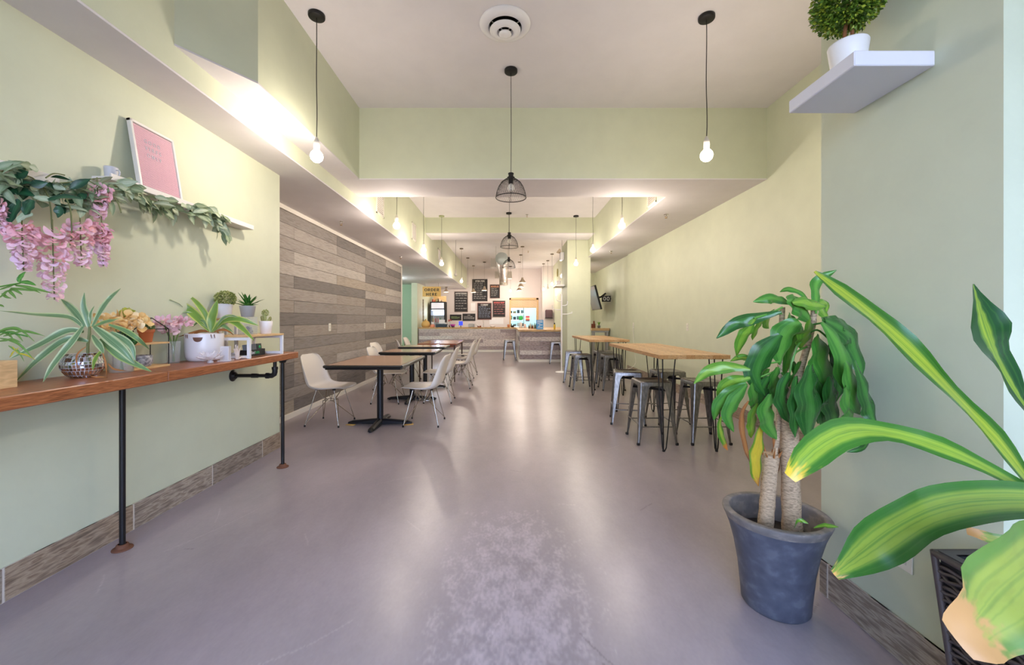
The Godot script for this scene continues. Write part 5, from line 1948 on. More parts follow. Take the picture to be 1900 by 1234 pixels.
func build_pink_flowers() -> void:
	var t := thing("pink_bouquet", "pale pink blooms with green stems in a narrow clear glass", "flowers", Vector3(-2.115, CT, -2.575))
	glass_cup(t, 0.032, 0.036, 0.14)
	var inv := t.transform.affine_inverse()
	var ms := [mat("blush_a", srgb(246, 214, 218), 0.7), mat("blush_b", srgb(250, 228, 228), 0.7), mat("blush_c", srgb(244, 196, 206), 0.7)]
	for m in ms:
		m.backlight_enabled = true
		m.backlight = Color(0.25, 0.18, 0.18)
	var k := 0
	for q in [[305, 603, 2.5, 0.05], [322, 606, 2.6, 0.05], [332, 601, 2.66, 0.045], [312, 616, 2.55, 0.04]]:
		var c: Vector3 = inv * P(q[0], q[1], q[2])
		c.x = maxf(c.x, -0.02)
		petal_head(t, c, q[3], 30, 0.032, ms, 50 + k)
		var st := S()
		tube(st, curve([c, c * Vector3(0.4, 0.7, 0.5), Vector3(c.x * 0.1, 0.1, c.z * 0.1), Vector3(0.008 * (k - 1.5), 0.01, 0.006 * k - 0.01)], 8), 0.0038, 6)
		obj("stem", st, mats["green_stem"], t)
		k += 1

func build_face_pot() -> void:
	var t := thing("face_pot", "large white ceramic pot with a brown smiling mouth", "pot", Vector3(-2.045, CT, -2.745))
	var st := S()
	lathe(st, [Vector2(0, 0), Vector2(0.082, 0), Vector2(0.096, 0.008), Vector2(0.105, 0.03), Vector2(0.109, 0.08), Vector2(0.1095, 0.178), Vector2(0.107, 0.184), Vector2(0.103, 0.182), Vector2(0.101, 0.15), Vector2(0, 0.148)], 48)
	obj("body", st, mat("glaze_white", srgb(236, 230, 230), 0.25), t)
	# the face is a thin raised decal on the glaze
	st = S()
	st.set_smooth_group(-1)
	var face := func(a: float, y: float) -> Vector3: return Vector3(sin(a) * 0.1105, y, cos(a) * 0.1105)
	var a0 := 0.30
	for i in 12:
		var u0 := -1.0 + 2.0 * i / 12
		var u1 := -1.0 + 2.0 * (i + 1) / 12
		var y0 := 0.160 - 0.030 * sqrt(maxf(0, 1 - u0 * u0))
		var y1 := 0.160 - 0.030 * sqrt(maxf(0, 1 - u1 * u1))
		quad(st, face.call(a0 + u0 * 0.26, y0), face.call(a0 + u1 * 0.26, y1), face.call(a0 + u1 * 0.26, 0.160), face.call(a0 + u0 * 0.26, 0.160))
	obj("mouth", st, mat("face_brown", srgb(112, 72, 52), 0.5), t)
	for a in [-0.45, -0.32, 0.95, 1.12]:
		st = S()
		tube(st, [face.call(a, 0.178), face.call(a + 0.02, 0.164), face.call(a + 0.05, 0.152)], [0.0028, 0.0028, 0.001], 6)
		obj("eyelash", st, mats["face_brown"], t)
	st = S()
	lathe(st, [Vector2(0.102, 0.16), Vector2(0.05, 0.168), Vector2(0, 0.17)], 24)
	obj("soil", st, mats["soil"], t)
	var p := thing("lime_dracaena", "dracaena with lime-edged strap leaves in the white smiling pot", "plant", Vector3(-2.045, CT + 0.165, -2.745))
	crop_leaves(p, "leaf", 250, 480, 0.1945, 2.76, [
		["spear_lime", 42, [720, 690], [600, 560], [480, 460], [335, 388, 2.62]],
		["spear_lime", 26, [715, 660], [680, 540], [600, 430], [513, 345, 2.84]],
		["spear_lime", 42, [735, 700], [735, 600], [760, 500], [790, 395]],
		["spear_lime", 36, [750, 690], [850, 590], [1000, 580], [1180, 638, 2.8]],
		["spear_lime", 30, [760, 660], [900, 590], [1020, 660], [1138, 782, 2.7]],
		["spear", 18, [745, 690], [820, 590], [900, 545], [990, 560]],
		["spear", 18, [720, 680], [620, 590], [520, 520], [405, 512, 2.7]],
		["spear_pale", 16, [705, 690], [660, 600], [610, 600], [555, 650]],
		["spear_pale", 18, [760, 680], [830, 640], [880, 660], [935, 700]],
		["leaf_dead", 14, [710, 700], [640, 690], [560, 705], [410, 748, 2.68]],
		["leaf_dead", 12, [760, 700], [830, 680], [890, 690], [945, 730, 2.72]],
		["leaf_dead", 12, [790, 695], [800, 720], [815, 750], [822, 782]],
		["leaf_dead", 10, [700, 695], [620, 700], [570, 720], [545, 750]],
	])

func build_ornaments() -> void:
	var gl := glass("crystal", Color(0.97, 0.96, 0.98), 0.4)
	var t := thing("glass_lotus", "clear faceted glass lotus ornament before the smiling pot", "ornament", Vector3(-1.9, CT, -2.60))
	for k in 12:
		var a := TAU * k / 6 + (0.26 if k >= 6 else 0.0)
		var up := 0.35 if k < 6 else 0.95
		var dir := Vector3(cos(a), up, sin(a)).normalized()
		var side := dir.cross(Vector3.UP).normalized()
		var nor := side.cross(dir)
		var st := S()
		st.set_smooth_group(-1)
		var l := 0.082
		var b0 := Vector3(0, 0.014, 0) + dir * 0.008
		var m := b0 + dir * l * 0.5
		var e := b0 + dir * l
		var pts := [m + side * 0.024, m + nor * 0.010, m - side * 0.024, m - nor * 0.010]
		for i in 4:
			tri(st, b0, pts[i], pts[(i + 1) % 4])
			tri(st, e, pts[(i + 1) % 4], pts[i])
		obj("petal", st, gl, t)
	var s2 := S()
	lathe(s2, crisp([Vector2(0, 0), Vector2(0.02, 0), Vector2(0.012, 0.018), Vector2(0, 0.02)]), 12)
	obj("base", s2, gl, t)
	t = thing("glass_block", "upright clear glass tealight block beside the glass lotus", "ornament", Vector3(-1.875, CT, -2.705), 0.3)
	s2 = S()
	obox(s2, Transform3D(Basis(), Vector3(0, 0.05, 0)), Vector3(0.05, 0.10, 0.05), 0.004)
	obj("block", s2, gl, t)
	s2 = S()
	obox(s2, Transform3D(Basis(), Vector3(0, 0.004, 0)), Vector3(0.075, 0.008, 0.075), 0.002)
	obj("base", s2, gl, t)
	t = thing("coral_ornament", "small branching cream coral ornament next to the wooden-topped riser", "ornament", Vector3(-1.86, CT, -2.80))
	var cm := mat("coral", srgb(226, 206, 190), 0.7)
	var r := RandomNumberGenerator.new()
	r.seed = 3
	for k in 7:
		var a := TAU * k / 7
		s2 = S()
		var e := Vector3(cos(a) * 0.022, 0.06 + 0.05 * r.randf(), sin(a) * 0.022)
		if k > 4:
			e = Vector3(cos(a) * 0.055, 0.006, sin(a) * 0.055)
		tube(s2, curve([Vector3(cos(a) * 0.006, 0.004, sin(a) * 0.006), e * 0.5 + Vector3(0, 0.012, 0), e], 7), [0.006, 0.006, 0.0055, 0.005, 0.004, 0.003, 0.002], 7)
		obj("branch", s2, cm, t)

func riser(label: String, x0: float, x1: float, d0: float, d1: float, h: float) -> void:
	var t := thing("display_riser", label, "stand", Vector3((x0 + x1) / 2, CT, -(d0 + d1) / 2), 0.0, "white display risers")
	var w := x1 - x0
	var l := d1 - d0
	var st := S()
	obox(st, Transform3D(Basis(), Vector3(0, h - 0.007, 0)), Vector3(w, 0.014, l), 0.001)
	obj("top_board", st, mats["pine"], t)
	for s in [-1, 1]:
		for sx in [-1, 1]:
			st = S()
			obox(st, Transform3D(Basis(), Vector3(sx * (w / 2 - 0.011), (h - 0.014) / 2, s * (l / 2 - 0.011))), Vector3(0.02, h - 0.014, 0.02), 0.001)
			obj("leg", st, mats["white_paint"], t)
		st = S()
		obox(st, Transform3D(Basis(), Vector3(0, 0.012, s * (l / 2 - 0.011))), Vector3(w - 0.042, 0.02, 0.018), 0.001)
		obj("rail", st, mats["white_paint"], t)
		st = S()
		obox(st, Transform3D(Basis(), Vector3(0, h - 0.026, s * (l / 2 - 0.011))), Vector3(w - 0.042, 0.02, 0.018), 0.001)
		obj("rail", st, mats["white_paint"], t)

func build_risers() -> void:
	riser("low white riser with a wooden top holding the small white pot", -2.06, -1.815, 2.862, 3.30, 0.165)
	riser("tall white riser with a wooden top holding the ribbed pot", -2.17, -2.07, 2.93, 3.13, 0.285)
	var RT := CT + 0.165
	# card holder
	var t := thing("card_holder_box", "black card box with white and green lettering under the low riser", "box", Vector3(-1.955, CT, -3.12))
	var st := S()
	for q in [[Vector3(0.03, 0.024, 0), Vector3(0.004, 0.048, 0.21)], [Vector3(-0.03, 0.024, 0), Vector3(0.004, 0.048, 0.21)], [Vector3(0, 0.024, 0.103), Vector3(0.06, 0.048, 0.004)], [Vector3(0, 0.024, -0.103), Vector3(0.06, 0.048, 0.004)], [Vector3(0, 0.002, 0), Vector3(0.06, 0.004, 0.21)]]:
		obox(st, Transform3D(Basis(), q[0]), q[1])
	obj("tray", st, mats["black_plastic"], t)
	for q in [[0.06, srgb(120, 128, 136)], [-0.005, srgb(108, 116, 126)], [-0.07, srgb(56, 70, 66)]]:
		st = S()
		obox(st, Transform3D(Basis(Vector3(0, 0, 1), 0.12), Vector3(-0.005, 0.05, q[0])), Vector3(0.03, 0.075, 0.058), 0.001)
		obj("card_stack", st, mat("cards_%d" % int(q[0] * 1000), q[1], 0.5), t)
	var turn := Basis(Vector3.UP, PI / 2)
	inst("lettering", text_mesh("Uber", 0.022, 0.001, false, true), mat("ink_white", srgb(232, 232, 232), 0.6), t, Transform3D(turn, Vector3(0.0325, 0.026, 0.052)))
	inst("lettering", text_mesh("Eats", 0.022, 0.001, false, true), mat("ink_green", srgb(60, 190, 110), 0.6), t, Transform3D(turn, Vector3(0.0325, 0.026, 0.0)))
	st = S()
	lathe(st, crisp([Vector2(0, -0.001), Vector2(0.012, -0.001), Vector2(0.012, 0.001), Vector2(0, 0.001)]), 20, Transform3D(Basis(Vector3(0, 0, 1), PI / 2 + 0.12), Vector3(0.0105, 0.064, -0.07)))
	obj("round_mark", st, mats["ink_green"], t)
	# small white pot with a cactus
	t = thing("white_pot", "small plain white pot on the low riser's far end", "pot", Vector3(-1.895, RT, -3.19))
	st = S()
	lathe(st, crisp([Vector2(0, 0), Vector2(0.037, 0), Vector2(0.047, 0.10), Vector2(0.044, 0.10), Vector2(0.042, 0.088), Vector2(0, 0.088)]), 32)
	obj("body", st, mats["glaze_white"], t)
	t = thing("finger_cactus", "pale knobbly finger cactus in the small white pot", "plant", Vector3(-1.895, RT + 0.089, -3.19))
	var cols := [srgb(170, 172, 110), srgb(140, 140, 84), srgb(150, 110, 70)]
	var k := 0
	for q in [[0.0, 0.012, 0.075, 0.014], [0.012, -0.02, 0.045, 0.011], [-0.015, -0.012, 0.03, 0.009], [0.02, 0.008, 0.03, 0.008], [-0.006, 0.026, 0.05, 0.011], [0.008, -0.032, 0.035, 0.006]]:
		st = S()
		var pts := []
		var rad := []
		for i in 8:
			var v := i / 7.0
			pts.append(Vector3(q[0] * (1 + v * 0.5), q[2] * v, q[1] * (1 + v * 0.6)))
			rad.append(q[3] * (0.8 + 0.2 * sin(v * PI)) * (1.0 + 0.08 * sin(i * 3.0)) * (0.45 if i == 7 else 1.0))
		tube(st, pts, rad, 9)
		obj("finger", st, mat("cactus_%d" % (k % 3), cols[k % 3], 0.7), t)
		k += 1
	foliage_ball(t, Vector3(0.004, 0.075, 0.014), 0.018, 120, 0.012, [srgb(180, 184, 120), srgb(150, 160, 90)], 91)
	# clear box and grey pot with a dark succulent
	t = thing("clear_box", "clear acrylic box with bluish pebbles on the low riser", "box", Vector3(-1.93, RT, -3.02))
	for q in [[Vector3(0.044, 0.065, 0), Vector3(0.003, 0.13, 0.09)], [Vector3(-0.044, 0.065, 0), Vector3(0.003, 0.13, 0.09)], [Vector3(0, 0.065, 0.044), Vector3(0.085, 0.13, 0.003)], [Vector3(0, 0.065, -0.044), Vector3(0.085, 0.13, 0.003)], [Vector3(0, 0.1285, 0), Vector3(0.09, 0.003, 0.09)]]:
		st = S()
		obox(st, Transform3D(Basis(), q[0]), q[1])
		obj("panel", st, mats["clear_glass"], t)
	var r := RandomNumberGenerator.new()
	r.seed = 6
	st = S()
	for i in 70:
		var s := 0.006 + 0.003 * r.randf()
		lathe(st, [Vector2(0, -s), Vector2(s * 0.8, -s * 0.4), Vector2(s * 0.8, s * 0.4), Vector2(0, s)], 6, Transform3D(Basis(), Vector3(r.randf_range(-0.034, 0.034), 0.008 + r.randf() * 0.05, r.randf_range(-0.034, 0.034))))
	obj("pebbles", st, mat("blue_pebble", srgb(150, 156, 190), 0.4), t).set_meta("kind", "stuff")
	t = thing("grey_pot", "small grey metal pot on top of the clear box", "pot", Vector3(-1.93, RT + 0.131, -3.02))
	st = S()
	lathe(st, crisp([Vector2(0, 0), Vector2(0.040, 0), Vector2(0.053, 0.076), Vector2(0.055, 0.082), Vector2(0.051, 0.082), Vector2(0.049, 0.07), Vector2(0, 0.07)]), 32)
	obj("body", st, mat("pewter", srgb(176, 174, 172), 0.45, 0.2), t)
	t = thing("dark_succulent", "spiky dark green succulent rosette in the grey metal pot", "plant", Vector3(-1.93, RT + 0.202, -3.02))
	for i in 20:
		var a := i * 2.39996
		var el := 0.25 + 1.1 * i / 20
		var dir := Vector3(cos(a) * cos(el), sin(el), sin(a) * cos(el))
		var l := 0.085 + 0.02 * (i % 3)
		var pts := []
		for j in 6:
			var v := j / 5.0
			pts.append(dir * l * v + Vector3(0, 0.012 * v * (1 - v) - 0.0 * v, 0))
		st = S()
		blade(st, pts, [0.008, 0.011, 0.012, 0.010, 0.006, 0.001], Vector3(-cos(a) * sin(el), cos(el) + 0.01, -sin(a) * sin(el)), 0.5, 0.0, 0.0, 4)
		obj("leaf", st, mats["leaf_deep" if i % 3 else "leaf_mid"], t)
	# ribbed pot with a pale bushy plant
	t = thing("ribbed_pot", "white ribbed pot on the tall riser", "pot", Vector3(-2.115, CT + 0.286, -3.03))
	var prof := [Vector2(0, 0), Vector2(0.045, 0)]
	for i in 19:
		var v := i / 18.0
		prof.append(Vector2(lerpf(0.047, 0.058, v) + (0.0022 if i % 2 else 0.0), 0.002 + 0.104 * v))
	prof.append_array([Vector2(0.055, 0.108), Vector2(0.052, 0.09), Vector2(0, 0.09)])
	st = S()
	lathe(st, prof, 36)
	obj("body", st, mats["glaze_white"], t)
	t = thing("bushy_plant", "dense round bush of tiny yellow-green leaves in the ribbed pot", "plant", Vector3(-2.115, CT + 0.377, -3.03))
	foliage_ball(t, Vector3(0.012, 0.055, 0), 0.062, 1500, 0.013, [srgb(196, 194, 126), srgb(158, 166, 88), srgb(112, 130, 60)], 23, 0.8)

# ---------------------------------------------------------------- serving area at the back
func on_wall(x: float, y: float, d: float) -> Vector3:
	return P(x, y, d)

func plank_front(t: Node3D, x0: float, x1: float, y0: float, y1: float, d: float, rows: int, unit: float, seed_: int, side := 0.0, d1 := 0.0) -> void:
	var tones := [srgb(232, 224, 218), srgb(220, 208, 202), srgb(204, 190, 186), srgb(182, 166, 164), srgb(226, 212, 204), srgb(164, 148, 148)]
	var wt: Texture2D = mats["_whitewash"].albedo_texture
	var r := RandomNumberGenerator.new()
	r.seed = seed_
	var hg := (y1 - y0) / rows
	for k in rows:
		var a := x0 if side == 0.0 else d
		var lim := x1 if side == 0.0 else d1
		a -= unit * r.randf()
		while a < lim - 0.01:
			var b := minf(a + unit, lim)
			var s := maxf(a, x0 if side == 0.0 else d)
			if b - s > 0.02:
				var i := r.randi() % tones.size()
				var m := tex_mat("whitewash_%d" % i, tones[i], wt, Vector3(0.9, 3.0, 0.9), 0.6, Vector3(i * 0.3, i * 0.7, i * 0.2))
				var st := S()
				var yy := y0 + (k + 0.5) * hg
				if side == 0.0:
					obox(st, Transform3D(Basis(), Vector3((s + b) / 2, yy, -d + 0.006)), Vector3(b - s - 0.004, hg - 0.004, 0.014), 0.002)
				else:
					obox(st, Transform3D(Basis(), Vector3(side - 0.006, yy, -(s + b) / 2)), Vector3(0.014, hg - 0.004, b - s - 0.004), 0.002)
				obj("plank", st, m, t)
			a = b

func chalkboard(x0: float, x1: float, y0: float, y1: float, frame: Color, title: String, title_c: Color, lines: int, line_c: Color, label: String, seed_: int) -> void:
	var d := DB - 0.02
	var a := P(x0, y0, d)
	var b := P(x1, y1, d)
	var w := b.x - a.x
	var h := a.y - b.y
	var t := thing("chalkboard", label, "chalkboard", Vector3((a.x + b.x) / 2, (a.y + b.y) / 2, -DB + 0.001), 0.0, "menu chalkboards on the back wall")
	var st := S()
	obox(st, Transform3D(Basis(), Vector3(0, 0, 0.008)), Vector3(w - 0.03, h - 0.03, 0.014))
	obj("slate", st, mat("slate", srgb(44, 42, 44), 0.7), t)
	var fm := mat("frame_%s" % frame.to_html(), frame, 0.5)
	for q in [[-w / 2 + 0.012, 0, 0.024, h], [w / 2 - 0.012, 0, 0.024, h], [0, h / 2 - 0.012, w, 0.024], [0, -h / 2 + 0.012, w, 0.024]]:
		st = S()
		obox(st, Transform3D(Basis(), Vector3(q[0], q[1], 0.013)), Vector3(q[2], q[3], 0.026), 0.003)
		obj("frame_bar", st, fm, t)
	var cm := mat("chalk_%s" % title_c.to_html(), title_c, 0.9)
	var top := h / 2 - 0.05
	var th := 0.075 if h > 0.4 else 0.035
	if title:
		var tm := text_mesh(title, th, 0.002, false, true)
		var wide := tm.get_aabb().size.x
		var sc := minf(1.0, (w - 0.10) / maxf(wide, 0.01))
		inst("heading", tm, cm, t, Transform3D(Basis().scaled(Vector3(sc, 1, 1)), Vector3(0, top - th * 0.6, 0.0165)))
	else:
		th = 0.0
	# chalk handwriting: rows of short strokes
	var r := RandomNumberGenerator.new()
	r.seed = seed_
	var lm := mat("chalk_%s" % line_c.to_html(), line_c, 0.9)
	var y := top - th * 1.25 - 0.04
	var step := (y + h / 2 - 0.05) / maxf(lines, 1)
	st = S()
	for k in lines:
		var x := -w / 2 + 0.06
		var fin := w / 2 - 0.06 - r.randf() * w * 0.3
		var s := minf(step * 0.55, 0.045)
		while x < fin:
			var n := r.randi_range(3, 6)
			var px := x
			for i in n:
				var ux := px + s * 0.55
				var y0b := y - s * r.randf_range(0.3, 0.5)
				tube(st, [Vector3(px, y0b, 0.016), Vector3((px + ux) / 2, y + s * r.randf_range(0.2, 0.5), 0.016), Vector3(ux, y0b, 0.016)], 0.0038, 4, false)
				px = ux
			x = px + s * 0.7
		y -= step
	obj("handwriting", st, lm, t).set_meta("kind", "stuff")

func build_serving_area() -> void:
	var wash := noise_tex(0.02, 93, [[0.0, Color(0.66, 0.62, 0.62)], [0.35, Color(0.87, 0.85, 0.85)], [0.6, Color(1, 1, 1)], [1.0, Color(0.92, 0.9, 0.9)]], 512, FastNoiseLite.TYPE_SIMPLEX_SMOOTH, 6)
	tex_mat("_whitewash", Color(1, 1, 1), wash, Vector3(1, 1, 1), 0.6)
	var wood := tex_mat("counter_top", srgb(222, 178, 118), grain, Vector3(0.8, 8.0, 8.0), 0.4)
	# long counter
	var t := thing("serving_counter", "long serving counter clad in whitewashed planks under the chalkboards", "counter")
	var st := S()
	xyd(st, -3.37, 0.33, 0.0, 0.87, 15.42, 16.1)
	obj("carcass", st, mats["kitchen_wall"], t)
	plank_front(t, -3.37, 0.33, 0.08, 0.86, 15.41, 6, 1.25, 7)
	st = S()
	xyd(st, -3.37, 0.30, 0.875, 0.925, 15.36, 16.12, 0.004)
	obj("countertop", st, wood, t)
	st = S()
	xyd(st, -3.37, 0.33, 0.0, 0.075, 15.38, 15.42)
	obj("skirting", st, mats["trim_white"], t)
	st = S()
	xyd(st, -3.37, 0.31, 0.845, 0.874, 15.385, 15.42)
	obj("moulding", st, mats["trim_white"], t)
	t = thing("serving_counter", "projecting counter clad in dark weathered planks beside the coat stand", "counter")
	st = S()
	xyd(st, 0.345, 1.99, 0.0, 0.87, 11.72, 15.36)
	obj("carcass", st, mats["kitchen_wall"], t)
	plank_front(t, 0.345, 1.99, 0.08, 0.85, 11.71, 6, 1.25, 13)
	plank_front(t, 0, 0, 0.08, 0.85, 11.72, 6, 1.25, 17, 0.342, 15.34)
	st = S()
	xyd(st, 0.30, 1.99, 0.875, 0.93, 11.64, 15.355, 0.004)
	obj("countertop", st, wood, t)
	st = S()
	xyd(st, 0.31, 1.99, 0.0, 0.075, 11.68, 11.715)
	obj("skirting", st, mats["trim_white"], t)
	st = S()
	xyd(st, 0.31, 0.345, 0.0, 0.075, 11.715, 15.36)
	obj("skirting", st, mats["trim_white"], t)
	# menu boards
	var wht := srgb(236, 232, 226)
	var dkw := srgb(120, 104, 92)
	chalkboard(843, 868, 541, 579, dkw, "APPETIZERS", wht, 6, wht, "tall chalkboard headed APPETIZERS", 1)
	chalkboard(876.5, 904.5, 518, 559, srgb(40, 36, 36), "STIR FRY", wht, 9, wht, "tallest and highest chalkboard, headed STIR FRY", 2)
	chalkboard(909, 927.5, 528, 553.5, srgb(98, 66, 54), "NOODLES", srgb(236, 168, 130), 5, wht, "chalkboard headed NOODLES beside the round duct", 3)
	chalkboard(885.6, 912, 562, 593, srgb(130, 72, 66), "CURRY", wht, 7, srgb(196, 210, 240), "red-framed chalkboard headed CURRY", 4)
	chalkboard(914.3, 937.6, 558, 588, srgb(92, 80, 74), "NOODLE SOUP", srgb(240, 120, 120), 5, srgb(240, 160, 160), "chalkboard headed NOODLE SOUP in red chalk", 5)
	chalkboard(834.7, 856, 583.7, 594.3, srgb(40, 36, 36), "", srgb(206, 214, 190), 4, srgb(170, 196, 130), "small low chalkboard with green writing", 6)
	chalkboard(858.3, 882, 582, 595.3, srgb(40, 36, 36), "SOUP", wht, 3, wht, "small low chalkboard with white writing below the tallest one", 7)
	for q in [[873.6, 882.0, 562.0, 576.5, "blank white paper notice between the chalkboards"], [908.0, 934.0, 590.5, 601.5, "wide white paper notice under the noodle soup board"]]:
		var a := P(q[0], q[2], DB - 0.01)
		var b := P(q[1], q[3], DB - 0.01)
		st = S()
		box(st, Vector3(a.x, b.y, -DB + 0.001), Vector3(b.x, a.y, -DB + 0.005))
		tag(obj("paper_notice", st, mats["white_paint"]), q[4], "notice", "paper notices")
	# hatch
	t = Node3D.new()
	t.name = "window_2"
	add_child(t)
	struct(t, "kitchen hatch in a pale wooden frame")
	for q in [[0.08, 0.15, 0.85, 2.2], [1.30, 1.40, 0.85, 2.2], [0.08, 1.40, 2.12, 2.21], [0.08, 1.40, 0.80, 0.87]]:
		st = S()
		xyd(st, q[0], q[1], q[2], q[3], DB - 0.03, 18.7, 0.003)
		obj("frame_bar", st, mats["pine"], t)
	var bl_ := thing("hatch_blind", "pale bamboo slat blind half lowered in the kitchen hatch", "blind", Vector3(0.72, 1.76, -DB - 0.02))
	for k in 24:
		st = S()
		obox(st, Transform3D(Basis(), Vector3(-0.552 + k * 0.048, 0.18, 0)), Vector3(0.045, 0.36, 0.008), 0.001)
		obj("slat", st, mats["pine"], bl_)
	st = S()
	tube(st, [Vector3(-0.575, 0.0, 0), Vector3(0.575, 0.0, 0)], 0.014, 8)
	obj("bottom_rail", st, mats["pine"], bl_)
	var l := OmniLight3D.new()
	l.name = "kitchen_light"
	add_child(l)
	l.position = Vector3(0.6, 2.72, -19.8)
	l.light_color = Color(0.92, 0.97, 1.0)
	l.light_energy = 2.0
	l.light_size = 0.15
	l.omni_range = 10.0
	l.omni_attenuation = 2.0
	l.shadow_enabled = true
	t = thing("kitchen_ceiling_lamp", "round flush lamp on the kitchen ceiling behind the hatch", "lamp", Vector3(0.6, 2.9, -19.8))
	st = S()
	lathe(st, [Vector2(0, -0.07), Vector2(0.12, -0.06), Vector2(0.16, -0.02), Vector2(0.16, 0)], 24)
	obj("lens", st, glow("kitchen_glow", Color(0.92, 0.97, 1.0), 2.0), t)
	# shelving with pans in the kitchen
	t = thing("kitchen_rack", "grey metal kitchen rack seen through the hatch", "shelf", Vector3(0.42, 0, -19.6))
	for x in [-0.35, 0.35]:
		for z in [-0.2, 0.2]:
			st = S()
			tube(st, [Vector3(x, 0, z), Vector3(x, 1.85, z)], 0.016, 8)
			obj("post", st, mats["chrome"], t)
	for y in [0.9, 1.2, 1.5, 1.8]:
		st = S()
		obox(st, Transform3D(Basis(), Vector3(0, y, 0)), Vector3(0.72, 0.025, 0.42))
		obj("shelf", st, mats["chrome"], t)
	var r := RandomNumberGenerator.new()
	r.seed = 77
	var pans := [srgb(70, 84, 92), srgb(120, 136, 140), srgb(200, 206, 200), srgb(60, 70, 74), srgb(170, 160, 120)]
	var gi := 0
	for y in [0.9, 1.2, 1.5]:
		for k in 4:
			var p := thing("kitchen_pan", "%s pan on the kitchen rack's %s shelf behind the hatch" % [["dark blue-grey", "light steel", "pale enamel", "charcoal", "olive-brass"][gi % 5], {0.9: "lowest", 1.2: "middle", 1.5: "upper"}[y]], "pan", Vector3(0.15 + k * 0.18, y + 0.0127, -19.55), 0.0, "pans on the kitchen rack")
			var rr := r.randf_range(0.05, 0.08)
			var hh := r.randf_range(0.08, 0.2)
			st = S()
			lathe(st, crisp([Vector2(0, 0), Vector2(rr * 0.9, 0), Vector2(rr, hh), Vector2(rr - 0.004, hh), Vector2(rr * 0.88, 0.01), Vector2(0, 0.01)]), 18)
			obj("body", st, mat("pan_%d" % (gi % 5), pans[gi % 5], 0.4, 0.4), p)
			st = S()
			tube(st, [Vector3(0, hh * 0.9, rr), Vector3(0, hh * 0.92, rr + 0.06)], 0.008, 6)
			obj("handle", st, mats["black_plastic"], p)
			gi += 1
	# stickers that hang in the hatch
	t = thing("round_hatch_sign", "green round sticker hanging in the kitchen hatch", "sign", P(966.5, 590, DB + 0.05))
	st = S()
	lathe(st, crisp([Vector2(0, -0.004), Vector2(0.1, -0.004), Vector2(0.1, 0.004), Vector2(0, 0.004)]), 28, Transform3D(Basis(Vector3(1, 0, 0), PI / 2), Vector3.ZERO))
	obj("disc", st, mat("sign_green", srgb(60, 200, 96), 0.5), t)
	t = thing("red_hatch_sign", "red sticker with a yellow band hanging in the kitchen hatch", "sign", P(979, 591, DB + 0.05))
	for q in [[0.075, 0.08, srgb(232, 84, 84), "sign_red"], [0.0, 0.05, srgb(244, 206, 120), "sign_yellow"], [-0.05, 0.05, srgb(226, 70, 74), "sign_red2"], [-0.105, 0.05, srgb(92, 50, 52), "sign_dark"]]:
		st = S()
		obox(st, Transform3D(Basis(), Vector3(0, q[0], 0)), Vector3(0.18, q[1], 0.006))
		obj("band", st, mat(q[3], q[2], 0.5), t)
	build_fridge()
	build_duct()
	build_counter_goods()

